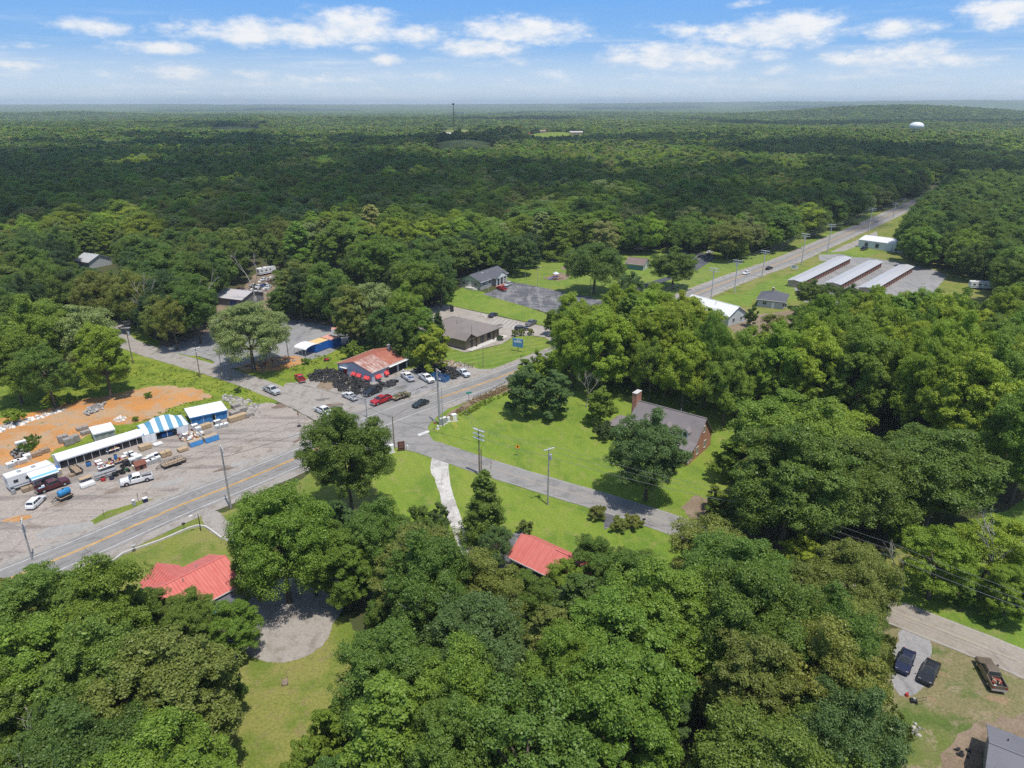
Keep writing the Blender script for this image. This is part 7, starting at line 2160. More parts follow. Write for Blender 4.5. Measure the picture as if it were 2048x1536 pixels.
hw_words = ['first', 'second', 'third', 'fourth', 'fifth', 'sixth', 'seventh', 'eighth', 'ninth']
HDF = math.atan2((at(1736.5, 465.5) - at(1421.5, 603)).y, (at(1736.5, 465.5) - at(1421.5, 603)).x) + math.pi / 2
for k, (bx, by, tx, ty) in enumerate(((1421.5, 603.2, 1426.8, 535.8), (1468.4, 585.6, 1475, 519.7), (1524, 554.8, 1528.5, 500.6), (1602.6, 530, 1609, 467), (1654.5, 506.5, 1661.8, 448), (1736.5, 465.5, 1743.2, 415.7), (1786, 436, 1790, 405.4), (1805, 417, 1808.3, 396.6), (1877, 374, 1880, 362))):
    pole('hw%d' % k, (bx, by), (tx, ty), hw_words[k] + ' pale double crossarm pole along the far highway, counted from the near end', 'pole_pale', 2, HDF, transformer=k in (1, 3), r0=.27, group='pole line along the far highway', arm_len=3.8)
pole('w1', (266.6, 728), (253, 654), 'brown utility pole with a transformer at the bend of the west road', 'pole_wood', 1, .3, True)
pole('w2', (400.8, 756), (393.4, 695), 'pole with white double crossarms at the edge of the west road by the gravel lot', 'pole_wood', 2, .9, arm_len=2.9)
pole('w3', (446, 759), (443, 709), 'thin brown pole left of a pair under the lone oak', 'pole_wood', 0, .3, r0=.12)
pole('w4', (462, 760), (460, 719), 'thin brown pole with a lamp right of a pair under the lone oak', 'pole_wood', 0, .3, r0=.12, lamp=.6)
pole('w5', (544, 747), (538, 686), 'brown pole at the right side of the lone oak', 'pole_wood', 1, .3, arm_len=1.6)
pole('w6', (578, 723.7), (574, 678), 'bare brown pole between the lone oak and the white carport', 'pole_wood', 0, .3, r0=.14)
pole('w7', (698, 694), (695, 647), 'pale pole with a transformer in front of the dark trees behind the shop', 'pole_grey', 1, .3, True, arm_len=1.8)
for k, (b_, t_, lab, lp) in enumerate((((1050.4, 555.7), (1049.9, 528), 'thin pale pole behind the cracked parking lot, the left one', 0), ((1074.8, 574.8), (1073.3, 533.8), 'pale pole with a lamp at the back edge of the cracked parking lot', .8), ((1180, 593.8), (1181, 555.7), 'brown pole in front of the great shade tree', 0),
                                   ((961, 580.6), (961, 545.5), 'pale lamp pole at the corner of the stone hall', .7), ((1408.5, 503), (1411, 469.3), 'tan lamp pole at the right end of the upper parking lot', .5), ((1311, 503), (1311, 478), 'grey lamp pole at the left end of the upper parking lot', .8))):
    pole('p%d' % k, b_, t_, lab, 'pole_grey' if k != 2 and k != 4 else 'pole_wood', 0, .2, lamp=lp, r0=.11, cat='lamp post' if lp else 'utility pole', group=None)


def tip(key, off=0.0, dz=0.0, lvl=0):
    p, h, zs, face, al = POLES[key]
    z = (zs[lvl] + .25) if zs and lvl < len(zs) else h - .3 + dz
    return Vector((p.x + off * al * math.cos(face), p.y + off * al * math.sin(face), z + dz))


M['wire'] = plain('wire_black', (.035, .035, .038), .5)
M['wire_pale'] = plain('wire_pale', (.34, .34, .35), .4, .5)


def wire(pts, label, r=.016, sag=.9, mat='wire'):
    b = MB()
    for p, q in zip(pts, pts[1:]):
        n = 10; L = (q - p).length; s = sag * (L / 45) ** 1.5
        prev = p
        for i in range(1, n + 1):
            u = i / n; c = p.lerp(q, u) - Vector((0, 0, s * 4 * u * (1 - u)))
            b.tube(prev, c, r, n=4, caps=False); prev = c
    o = b.build('power_line', M[mat])
    return tag(o, label, 'power line', 'overhead wires')


hwk = ['hw%d' % k for k in range(9)]
for lvl, off, lab in ((0, -.46, 'upper left wire of the far highway pole line'), (0, .46, 'upper right wire of the far highway pole line'), (1, -.46, 'lower left wire of the far highway pole line'), (1, .46, 'lower right wire of the far highway pole line')):
    wire([tip('i', off)] + [tip(k, off, 0, lvl) for k in hwk], lab, .022, mat='wire_pale')
far_left = Vector((-160, 60, 11))
for off, lab in ((-.46, 'left wire along the highway from the lower left edge to the corner pole'), (.46, 'right wire along the highway from the lower left edge to the corner pole')):
    wire([Vector((-150, 44, 10)), tip('a', off), tip('b', off), tip('f', off), tip('i', off)], lab, .018)
wire([tip('b', 0, -2.2), tip('f', 0, -2.5)], 'low cable crossing the junction in front of the shop', .03)
wire([tip('d', 0, 0), tip('f', 0, -3.5)], 'span cable between the grey pole and the thick corner pole', .025, .4)
wire([tip('d', 0, -1), tip('e', 0, 0)], 'span cable over the highway from the grey pole to the bare wooden pole', .025, .4)
wire([tip('e', 0, -.3), tip('g', 0, -3)], 'cable from the bare wooden pole to the triple crossarm pole', .025, .5)
wire([tip('e', 0, -.1), tip('f', 0, -4)], 'span cable over the lane mouth to the thick corner pole', .025, .5)
ext = at(1500, 1110); ext.z = 11
ext2 = at(1760, 1220); ext2.z = 11; ext3 = at(2080, 1350); ext3.z = 10.5
for off, lab in ((-.4, 'upper pale wire along the lane past the brick house'), (.4, 'lower pale wire along the lane past the brick house')):
    d = Vector((off * 2, off * 1.2, 0))
    wire([tip('f', off * .6), tip('g', off), tip('h', off), ext + d, ext2 + d, ext3 + d], lab, .022, mat='wire_pale')
wire([tip('g', 0, -1.8), tip('h', 0, -1.8), ext - Vector((0, 0, 1.6)), ext2 - Vector((0, 0, 1.6)), ext3 - Vector((0, 0, 1.6))], 'thick low cable along the lane', .03, mat='wire_pale')
for off, lab in ((-.4, 'left wire along the west road'), (.4, 'right wire along the west road')):
    wire([tip('w1', off), tip('w2', off), tip('w4', 0, 0), tip('d', off * .2)], lab, .018)
wire([tip('w2', 0, -1.2), tip('w5'), tip('w6'), tip('w7', 0)], 'wire past the lone oak to the pole behind the shop', .018)
wire([tip('w6'), Vector((*POLES['d'][0][:2], POLES['d'][1] - 1))], 'cable from the bare pole over the tire heap', .022)

# ------------------------------------------------------------------ guard rail
gl = [at(*p) for p in ((948, 796), (962, 790), (978, 783), (994, 775), (1010, 767), (1028, 758), (1046, 748), (1062, 740))]
gr = empty('guard_rail', gl[0], 0, 'steel guard rail along the highway above the weedy bank', 'guard rail')
b = MB(); o_ = gl[0]
prof = [(0, .45), (.07, .52), (.0, .60), (.07, .68), (0, .76), (-.03, .76), (.04, .68), (-.03, .60), (.04, .52), (-.03, .45)]
rings = []
for i, p in enumerate(gl):
    d = (gl[min(i + 1, len(gl) - 1)] - gl[max(i - 1, 0)]).normalized(); n_ = Vector((d.y, -d.x, 0))
    rings.append([tuple(p - o_ + n_ * u + Vector((0, 0, z))) for u, z in prof])
b.loft(rings); b.build('rail', M['grey_metal'], gr)
tot = 0
for i in range(len(gl) - 1):
    for k in range(3):
        q = gl[i].lerp(gl[i + 1], k / 3) - o_
        b = MB(); b.box(q.x - .16, q.x - .04, q.y - .08, q.y + .08, 0, .72); b.build('post', M['pole_wood'], gr)


# ------------------------------------------------------------------ signs, mailboxes, cabinets
def text_on(name, txt, size, mat, parent, loc, rot=(math.pi / 2, 0, 0), ext_=.004):
    cu = bpy.data.curves.new(name, 'FONT'); cu.body = txt; cu.size = size; cu.align_x = 'CENTER'; cu.align_y = 'CENTER'; cu.extrude = ext_
    tmp = bpy.data.objects.new(name, cu); col.objects.link(tmp)
    dg = bpy.context.evaluated_depsgraph_get()
    me = bpy.data.meshes.new_from_object(tmp.evaluated_get(dg)); me.name = name
    bpy.data.objects.remove(tmp)
    o = link(name, me, mat, parent); o.location = loc; o.rotation_euler = rot
    return o


def board(name, px, py, w, h, z0, colr, label, rz=0.0, posts=(0,), post='pole_wood', border=None, cat='sign', th=.10):
    t = empty(name, at(px, py), rz, label, cat)
    for u in posts:
        b = MB(); b.box(u - .06, u + .06, -.02, .10, -.1, z0 + h * .95); b.build('post', M[post], t)
    b = MB(); b.box(-w / 2, w / 2, -th - .02, -.021, z0, z0 + h); b.build('board', colr, t)
    if border:
        b = MB()
        for x0, x1, zz0, zz1 in ((-w / 2, w / 2, z0, z0 + .06), (-w / 2, w / 2, z0 + h - .06, z0 + h), (-w / 2, -w / 2 + .06, z0 + .06, z0 + h - .06), (w / 2 - .06, w / 2, z0 + .06, z0 + h - .06)):
            b.box(x0, x1, -th - .032, -th - .021, zz0, zz1)
        b.build('border', border, t)
    return t


sgn = plain('sign_maroon', (.075, .025, .022), .6); sblue = plain('sign_blue', (.08, .26, .48), .5); sgreen = plain('sign_green', (.03, .30, .24), .5); syel = plain('sign_yellow', (.75, .35, .03), .5); sred = plain('sign_red', (.42, .05, .05), .5)
t = board('property_sign', 803, 902, 1.5, 2.0, .35, sgn, 'dark maroon board sign with pale lines on the tip of the front lawn', .25, (-.7, .7), 'black', plain('sign_edge', (.25, .10, .08), .6))
for i, (w, z) in enumerate(((.9, 1.95), (1.1, 1.6), (.7, 1.2), (.9, .9))):                 # its lettering is too small to read: bars of the same size
    b = MB(); b.box(-w / 2, w / 2, -.131, -.1205, z, z + .10); b.build('text_line', plain('sign_pink', (.42, .22, .20), .6) if i == 0 else bpy.data.materials['sign_pink'], t)
t = board('office_sign', 1036, 703, 3.4, 2.6, 1.5, sblue, 'blue and white message sign on one post on the office lawn', -.45, (0,), 'black', plain('sign_blue_dark', (.05, .16, .33), .5), th=.25)
b = MB(); b.box(-1.3, 1.3, -.285, -.2705, 2.9, 3.5); b.build('white_panel', plain('sign_pale', (.60, .66, .72), .5), t)
b = MB(); b.box(-.4, .9, -.285, -.2705, 3.6, 3.85); b.build('white_panel', bpy.data.materials['sign_pale'], t)
t = board('storage_sign', 1588, 541, 3.0, 1.7, .8, M['white'], 'white sign on two posts in front of the storage buildings', -.5, (-1.3, 1.3), 'pole_grey')
for i in range(3):
    b = MB(); b.box(-1.1, 1.1 - .3 * i, -.131, -.1205, 2.1 - .45 * i, 2.3 - .45 * i); b.build('text_line', M['black'], t)
board('street_name_sign', 938, 803, 1.5, .45, 2.2, sgreen, 'green street name sign by the end of the guard rail', .4, (0,), 'grey_metal')
t = empty('stop_sign', at(599, 849), 2.3, 'stop sign seen from behind, standing in a tire planter at the market corner', 'sign')
b = MB(); b.tube((0, 0, 0), (0, 0, 3.2), .04, n=6); b.build('post', M['grey_metal'], t)
b = MB(); b.tube((0, .05, 2.8), (0, .08, 2.8), .46, n=8); b.build('plate', M['grey_metal'], t)
b = MB(); b.tube((0, .081, 2.8), (0, .09, 2.8), .43, n=8); pl = b.build('face', sred, t)
text_on('lettering', 'STOP', .34, M['white'], pl, (0, .092, 2.8), (math.pi / 2, 0, math.pi))
o = bpy.data.objects.new('tire', tire_me); col.objects.link(o); o.location = at(598, 852) + Vector((.1, -.3, .2)); o.scale = (1.4, 1.4, 1.6); tag(o, 'single tire around the foot of the stop sign', 'tire')
t = empty('warning_sign', at(870, 860), .3, 'small sign on a post between the lane and the cabinets, seen edge on', 'sign')
b = MB(); b.tube((0, 0, 0), (0, 0, 2.7), .04, n=6); b.build('post', M['pole_wood'], t); b = MB(); b.box(-.32, .32, -.06, -.03, 2.0, 2.7); b.build('plate', M['grey_metal'], t); b = MB(); b.box(-.28, .28, -.07, -.0605, 1.6, 1.95); b.build('lower_plate', sred, t)
t = empty('curve_sign', at(1035, 912), .2, 'orange diamond road sign on the corner lawn above the lane', 'sign')
b = MB(); b.tube((0, 0, 0), (0, 0, 2.6), .04, n=6); b.build('post', M['grey_metal'], t); b = MB(); b.prism([(0, 1.6), (.62, 2.22), (0, 2.84), (-.62, 2.22)], -.07, -.04, 'y'); pl = b.build('plate', syel, t)
b = MB(); b.box(-.08, .08, -.078, -.0705, 1.95, 2.35); b.prism([(-.22, 2.3), (.22, 2.3), (0, 2.6)], -.078, -.0705, 'y'); b.build('arrow', M['black'], pl)
t = empty('warning_sign', at(446, 762), 2.2, 'grey diamond sign seen from behind beside the west road', 'sign')
b = MB(); b.tube((0, 0, 0), (0, 0, 2.4), .04, n=6); b.build('post', M['grey_metal'], t); b = MB(); b.prism([(0, 1.5), (.55, 2.05), (0, 2.6), (-.55, 2.05)], .03, .06, 'y'); b.build('plate', M['grey_metal'], t)
t = empty('warning_sign', at(508, 744), 2.2, 'pale diamond sign in the grass under the lone oak', 'sign')
b = MB(); b.tube((0, 0, 0), (0, 0, 2.2), .04, n=6); b.build('post', M['grey_metal'], t); b = MB(); b.prism([(0, 1.3), (.55, 1.85), (0, 2.4), (-.55, 1.85)], -.06, -.03, 'y'); b.build('plate', M['trans'], t)
for k, (px, py, c_, lab) in enumerate(((1287, 1050, 'black', 'black mailbox at the lane beside the round bushes'), (369, 1059, 'black', 'black mailbox left of the lamp post by the highway'), (269, 1104, 'grey_metal', 'leaning grey mailbox by the pale kerb wall'), (982, 938, 'wood', 'brown marker post at the lane edge by the triple crossarm pole'), (1042, 720, 'black', 'black mailbox on the office lawn by the highway'), (209, 1036, 'wood', 'leaning brown post on the left of the market grass strip'), (277, 1002, 'wood', 'thin brown post behind the market grass strip'))):
    t = empty('mailbox' if 'mailbox' in lab else 'marker_post', at(px, py), .4 * k, lab, 'mailbox' if 'mailbox' in lab else 'post')
    b = MB(); b.tube((0, 0, -.1), (.12 if 'leaning' in lab else 0, 0, 1.15 if 'mailbox' in lab else 1.7), .05, n=6); b.build('post', M['pole_wood'], t)
    if 'mailbox' in lab:
        b = MB(); n = 8; b.loft([[(x, .14 * math.cos(math.pi * i / n), 1.25 + .16 * math.sin(math.pi * i / n)) for i in range(n + 1)] + [(x, -.14, 1.08), (x, .14, 1.08)] for x in (-.28, .28)]); b.build('box', M[c_], t)
        b = MB(); b.box(.05, .09, .145, .165, 1.2, 1.45); b.build('flag', sred, t)
    else:
        b = MB(); b.box(-.12, .12, -.09, -.05, 1.3, 1.65); b.build('plate', sred if k == 3 else M['grey_metal'], t)
for (px, py, w, d_, h, lab) in ((884, 850, .9, .6, 1.7, 'tall pale cabinet against the thick corner pole'), (889, 847, .8, .6, 1.6, 'grey cabinet beside the tall pale cabinet'), (897, 843, .6, .5, 1.1, 'small white cabinet between the poles and the pad transformer'), (908, 841, 1.1, 1.1, 1.6, 'white pad transformer on a pale slab on the corner lawn'), (876, 858, .4, .3, .8, 'little white box at the foot of the thick corner pole'), (784, 904, .8, .8, 1.7, 'pale round topped cabinet left of the maroon board sign'), (815, 898, .3, .3, .9, 'tiny white marker right of the maroon board sign')):
    t = empty('cabinet', at(px, py), HD - 1.57, lab, 'cabinet', 'utility cabinets at the junction')
    b = MB(); b.box(-w / 2 - .2, w / 2 + .2, -d_ / 2 - .2, d_ / 2 + .2, 0, .06); b.build('slab', M['concrete_block'], t)
    b = MB(); b.box(-w / 2, w / 2, -d_ / 2, d_ / 2, .06, h); b.build('case', M['trans'] if 'pale' in lab or 'grey' in lab else M['white'], t)
    b = MB(); b.box(-w / 2 - .03, w / 2 + .03, -d_ / 2 - .03, d_ / 2 + .03, h, h + .05); b.build('lid', M['white'], t)
    b = MB(); b.box(-w * .42, w * .42, -d_ / 2 - .02, -d_ / 2 - .001, .2, h - .15); b.build('door', M['grey_metal'] if 'tall' in lab else M['white'], t)
t = empty('guy_wire', at(893, 848), 0, 'yellow sleeved guy wires anchored in the corner lawn', 'guy wire')
for q in (at(911, 858), at(915, 856)):
    v = q - t.location; b = MB(); b.tube((v.x, v.y, 0), (v.x * .55, v.y * .55, 2.6), .05, n=5); b.build('sleeve', plain('yellow_sleeve', (.65, .5, .05), .6), t)
# pale low wall along the house lawn
line_ = spline([at(222, 1127), at(246, 1109), at(320, 1083), at(396, 1053), at(430, 1068), at(446, 1080)], 1.5)
t = empty('kerb_wall', (line_[0].x, line_[0].y, 0), 0, 'low pale kerb wall along the upper edge of the house lawn', 'wall')
b = MB(); L_ = offset(line_, -.14); R_ = offset(line_, .14); o_ = line_[0]
b.loft([[(l.x - o_.x, l.y - o_.y, 0), (l.x - o_.x, l.y - o_.y, .38), (r_.x - o_.x, r_.y - o_.y, .38), (r_.x - o_.x, r_.y - o_.y, 0)] for l, r_ in zip(L_, R_)]); b.build('coping', M['concrete_block'], t)
# bench frame on the office lawn, playground, trampoline, garden things
t = empty('bench_frame', at(937, 735), -.35, 'brown open frame standing on the office lawn', 'bench')
for u in (-1.3, 0, 1.3):
    b = MB(); b.box(u - .06, u + .06, -.06, .06, 0, 1.2); b.build('post', M['pole_wood'], t)
for z in (.4, 1.1):
    b = MB(); b.box(-1.3, 1.3, .061, .10, z, z + .12); b.build('rail', M['pole_wood'], t)
t = empty('play_structure', at(1112, 559), .4, 'blue and red climbing frame on the playground bed', 'playground')
pb = plain('play_blue', (.06, .09, .45), .5); pr_ = plain('play_red', (.5, .06, .05), .5); pw = plain('play_pale', (.60, .62, .72), .5)
b = MB(); b.box(-1, 1, -1, 1, 1.2, 1.3); b.build('deck', pb, t)
for x in (-1, 1):
    for y in (-1, 1):
        b = MB(); b.box(x - .07, x + .07, y - .07, y + .07, 0, 2.6); b.build('post', pr_, t)
b = MB(); b.loft([[(-1.2, -1.2, 2.6), (1.2, -1.2, 2.6), (1.2, 1.2, 2.6), (-1.2, 1.2, 2.6)], [(-.05, -.05, 3.4), (.05, -.05, 3.4), (.05, .05, 3.4), (-.05, .05, 3.4)]]); b.build('roof', pw, t)
for sx in (-1, 1):
    b = MB(); b.loft([[(sx * 1.0, -.3, 1.3), (sx * 1.0, .3, 1.3), (sx * 1.0, .3, 1.2), (sx * 1.0, -.3, 1.2)], [(sx * 3.6, -.3, .2), (sx * 3.6, .3, .2), (sx * 3.6, .3, .1), (sx * 3.6, -.3, .1)]]); b.build('slide', pb if sx < 0 else pr_, t)
t = empty('swing_bed', at(1137, 534), .2, 'small tan play frame on the upper sand bed', 'playground')
for s_ in (-1, 1):
    b = MB(); b.tube((s_ * 1.6, -1, 0), (s_ * 1.6, 0, 2.3), .06, n=5); b.tube((s_ * 1.6, 1, 0), (s_ * 1.6, 0, 2.3), .06, n=5); b.build('leg', M['wood'], t)
b = MB(); b.tube((-1.6, 0, 2.3), (1.6, 0, 2.3), .06, n=5); b.build('beam', M['wood'], t)
for x in (-.8, .8):
    b = MB(); b.box(x - .25, x + .25, -.1, .1, .45, .5); b.tube((x - .2, 0, .5), (x - .2, 0, 2.3), .02, n=4); b.tube((x + .2, 0, .5), (x + .2, 0, 2.3), .02, n=4); b.build('swing', pr_, t)
t = empty('trampoline', at(452, 1312), 0, 'round trampoline with a pale blue rim beside the gravel turning circle', 'trampoline')
n = 28; b = MB()
b.loft([[(r_ * math.cos(2 * math.pi * i / n), r_ * math.sin(2 * math.pi * i / n), z) for i in range(n)] for r_, z in ((2.2, .9), (2.2, .97), (1.75, .97), (1.75, .9), (2.2, .9))], True, False); b.build('rim', plain('rim_blue', (.30, .42, .68), .5), t)
b = MB(); b.tube((0, 0, .90), (0, 0, .93), 1.74, n=n); b.build('mat', M['black'], t)
b = MB(); b.loft([[(2.19 * math.cos(2 * math.pi * i / n), 2.19 * math.sin(2 * math.pi * i / n), z) for i in range(n)] for z in (.45, .89)], True, False); b.build('skirt', COL['navy'], t)
for k in range(6):
    a = k * 1.0472; b = MB(); b.tube((2.1 * math.cos(a), 2.1 * math.sin(a), 0), (2.1 * math.cos(a), 2.1 * math.sin(a), .9), .04, n=5); b.build('leg', M['grey_metal'], t)
t = empty('fire_pit', at(570, 1366), .3, 'small dark metal frame alone on the back lawn', 'frame')
for x in (-.35, .35):
    b = MB(); b.box(x - .06, x + .06, -.6, .6, .25, .33); b.build('bar', M['pole_wood'], t)
    for y in (-.55, .55):
        b = MB(); b.box(x - .05, x + .05, y - .05, y + .05, 0, .6); b.build('leg', M['pole_wood'], t)
b = MB(); b.box(-.3, .3, -.5, .5, .1, .18)
b.build('pan', M['pole_wood'], t)
t = empty('lawn_mower', at(1827, 1404), 2.8, 'black push mower on the gravel below the parked cars', 'mower')
b = MB(); b.box(-.35, .35, -.28, .28, .15, .38); b.build('deck', M['black'], t); b = MB(); b.tube((0, 0, .38), (0, 0, .62), .16, n=8); b.build('engine', M['grey_metal'], t)
b = MB(); b.tube((-.3, -.22, .38), (-1.25, -.22, 1.0), .025, n=5); b.tube((-.3, .22, .38), (-1.25, .22, 1.0), .025, n=5); b.tube((-1.25, -.22, 1.0), (-1.25, .22, 1.0), .025, n=5); b.build('handle', M['black'], t)
for x in (-.3, .3):
    for y in (-.34, .34):
        b = MB(); b.tube((x, y - .04, .13), (x, y + .04, .13), .13, n=8); b.build('wheel', M['rubber'], t)
t = empty('fuel_can', at(1813, 1392), .4, 'small red can on the ground above the push mower', 'can')
b = MB(); b.tube((0, 0, 0), (0, 0, .42), .24, .2, 10); b.build('body', COL['red'], t); b = MB(); b.tube((.1, 0, .42), (.2, 0, .56), .05, n=6); b.build('spout', M['black'], t)
t = empty('patio_table', at(437, 1228), .3, 'blue covered garden furniture between the trees beside the trampoline', 'furniture')
b = MB(); b.box(-1.0, 1.0, -.6, .6, .7, .78); b.build('cover', plain('pool_blue', (.05, .35, .62), .4), t)
for x in (-.9, .9):
    for y in (-.5, .5):
        b = MB(); b.box(x - .04, x + .04, y - .04, y + .04, 0, .7); b.build('leg', M['white'], t)
t = empty('garden_shed', at(452, 1222), .9, 'little dark roofed shed with a white edge beside the trampoline trees', 'shed')
b = MB(); b.box(-1.2, 1.2, -1.2, 1.2, 0, 2.0); b.build('wall', M['trans'], t); b = MB(); slab(b, [Vector((-1.4, -1.4, 2.1)), Vector((1.4, -1.4, 2.1)), Vector((1.4, 1.4, 2.5)), Vector((-1.4, 1.4, 2.5))], .1); b.build('roof', plain('dark_roof', (.11, .115, .14), .8), t); b = MB(); b.box(-1.4, 1.4, 1.4, 1.46, 2.38, 2.52); b.build('fascia', M['white'], t)
t = empty('red_mower', at(653, 722), .4, 'small red machine in the grass behind the tire shop', 'machine')
b = MB(); b.box(-.7, .7, -.4, .4, .3, .7); b.build('body', COL['red'], t); b = MB(); b.box(-.5, 0, -.3, .3, .7, .95); b.build('seat', M['black'], t)
for x in (-.5, .5):
    for y in (-.45, .45):
        b = MB(); b.tube((x, y - .1, .28), (x, y + .1, .28), .28, n=8); b.build('wheel', M['rubber'], t)
t = empty('speaker_box', at(904, 624), .2, 'dark square stand alone on the office parking lot', 'stand')
b = MB(); b.box(-.9, .9, -.9, .9, 0, .14); b.build('base', M['concrete_block'], t); b = MB(); b.box(-.6, .6, -.5, .5, .14, 2.3); b.build('case', M['black'], t)
for k in range(2):
    t = empty('bollard', at(572 + 10 * k, 757 + k), 0, ('yellow post left of a pair' if k == 0 else 'yellow post right of a pair') + ' in the grass left of the red pickup', 'bollard')
    b = MB(); b.tube((0, 0, 0), (0, 0, 1.1), .09, n=8); b.build('post', COL['yellow'], t); b = MB(); b.tube((0, 0, 1.1), (0, 0, 1.18), .07, n=8); b.build('cap', M['grey_metal'], t)

# ------------------------------------------------------------------ the man by the garage
def person(px, py, face, label):
    p = at(px, py) + Vector((0, 0, .06))
    me = bpy.data.meshes.new('person')
    vs_ = [(0, 0, .92, .15), (0, 0, 1.18, .15), (0, 0, 1.40, .17), (0, 0, 1.52, .065), (0, .02, 1.66, .095), (0, .015, 1.76, .085),
           (-.20, 0, 1.42, .065), (-.27, .03, 1.16, .05), (-.25, .12, .92, .036), (-.25, .15, .84, .04), (.20, 0, 1.42, .065), (.27, .02, 1.16, .05), (.26, .08, .92, .036), (.26, .10, .84, .04),
           (-.10, 0, .84, .10), (-.12, .03, .48, .068), (-.12, 0, .08, .045), (-.13, .13, .035, .04), (.10, 0, .84, .10), (.12, .0, .48, .068), (.13, -.04, .08, .045), (.14, .09, .035, .04)]
    es_ = [(0, 1), (1, 2), (2, 3), (3, 4), (4, 5), (2, 6), (6, 7), (7, 8), (8, 9), (2, 10), (10, 11), (11, 12), (12, 13), (0, 14), (14, 15), (15, 16), (16, 17), (0, 18), (18, 19), (19, 20), (20, 21)]
    me.from_pydata([v[:3] for v in vs_], es_, [])
    o = bpy.data.objects.new('person', me); col.objects.link(o)
    sk = o.modifiers.new('skin', 'SKIN')
    for v, d in zip(vs_, me.skin_vertices[0].data): d.radius = (v[3], v[3])
    me.skin_vertices[0].data[0].use_root = True
    sb = o.modifiers.new('smooth', 'SUBSURF'); sb.levels = 1; sb.render_levels = 1
    m, N = new_mat('person_clothes')
    s = N.n('ShaderNodeSeparateXYZ'); N.put(s.inputs[0], N.n('ShaderNodeTexCoord').outputs['Object'])
    z = s.outputs[2]
    c = N.mix(N.math('GREATER_THAN', z, .90), (.05, .06, .10), (.62, .64, .70)); c = N.mix(N.math('GREATER_THAN', z, 1.50), c, (.42, .26, .19)); c = N.mix(N.math('GREATER_THAN', z, 1.74), c, (.05, .035, .025))
    finish(N, c, .85)
    me.materials.append(m)
    o.location = p; o.rotation_euler = (0, 0, face)
    tag(o, label, 'person')


person(807, 749, 3.6, 'person in a white shirt standing in front of the garage opening')

# ------------------------------------------------------------------ bare trees and snags
def bare_tree(px, py, h, label, seed, lean=0.0, z=0.0):
    r_ = random.Random(seed)
    t = empty('dead_tree', at(px, py), 0, label, 'tree')
    b = MB(); lb = MB()

    def grow(p, d, ln, rad_, depth, mb):
        n = 3
        for i in range(n):
            q = p + d * (ln / n)
            mb.tube(p, q, rad_ * (1 - .22 * i / n), rad_ * (1 - .22 * (i + 1) / n), 5, False)
            p = q; d = (d + Vector((r_.uniform(-.16, .16), r_.uniform(-.16, .16), r_.uniform(-.05, .12)))).normalized()
        if depth == 0: return
        for _ in range(r_.choice((2, 3))):
            nd = (d + Vector((r_.uniform(-.8, .8), r_.uniform(-.8, .8), r_.uniform(-.1, .5)))).normalized()
            grow(p, nd, ln * r_.uniform(.55, .8), rad_ * .58, depth - 1, lb)
    grow(Vector((0, 0, 0)), Vector((lean, 0, 1)).normalized(), h * .42, h * .010 + .05, 4, b)
    b.build('trunk', M['dead_wood'], t)
    lb.build('branches', M['dead_wood'], t)


bare_tree(514, 622, 21, 'bare grey tree standing in front of the salvage yard', 3)
bare_tree(316, 672, 17, 'broken bare snag among the trees left of the gravel lot', 8)
bare_tree(430, 655, 18, 'thin bare grey tree at the wooded edge of the gravel lot', 12)
bare_tree(130, 1640, 11, 'bleached dead tree at the bottom left corner', 21, -.2)
bare_tree(800, 1400, 15, 'pale broken dead tree leaning over the wood at the bottom', 5, .4)
bare_tree(1172, 815, 9, 'pale broken trunk at the wood edge left of the magnolia', 15, .1)
bare_tree(1806, 1180, 9, 'bare branched tree beside the small sunny clearing on the right', 31, -.3)
bare_tree(1960, 1195, 14, 'half dead tree by the wires at the right edge', 33, .1)

# ------------------------------------------------------------------ rough growth: tufts along banks and on the meadow, weeds at the lot edges
def tufts(name, pxs, n, size, cols, label):
    r_ = np.random.default_rng(n)
    pp = [(at(*p).x, at(*p).y) for p in pxs]
    x0, x1 = min(p[0] for p in pp), max(p[0] for p in pp); y0, y1 = min(p[1] for p in pp), max(p[1] for p in pp)
    pts_ = []
    while len(pts_) < n:
        x, y = r_.uniform(x0, x1), r_.uniform(y0, y1)
        if inside(pp, x, y) and mnoise.noise((x * .25, y * .25, 8)) + r_.uniform(-.4, .4) > -.05: pts_.append((x, y))
    q = []
    for x, y in pts_:
        s_ = size * r_.uniform(.5, 1.4); k = 7
        c = np.array([x, y, .02]) + r_.normal(size=(k, 3)) * np.array([s_ * .5, s_ * .5, 0])
        u = unit(r_.normal(size=(k, 3)) * np.array([1, 1, .3])); up_ = unit(np.array([0, 0, 1.0]) + r_.normal(size=(k, 3)) * .5)
        w = s_ * .32
        q.append(np.stack([c - u * w, c + u * w, c + u * w * .6 + up_ * s_, c - u * w * .6 + up_ * s_], 1))
    me = quads_mesh(name, np.concatenate(q)); me.materials.append(M['leaf'])
    o = bpy.data.objects.new(name, me); col.objects.link(o); o.color = (*cols, 1)
    tag(o, label, kind='stuff')


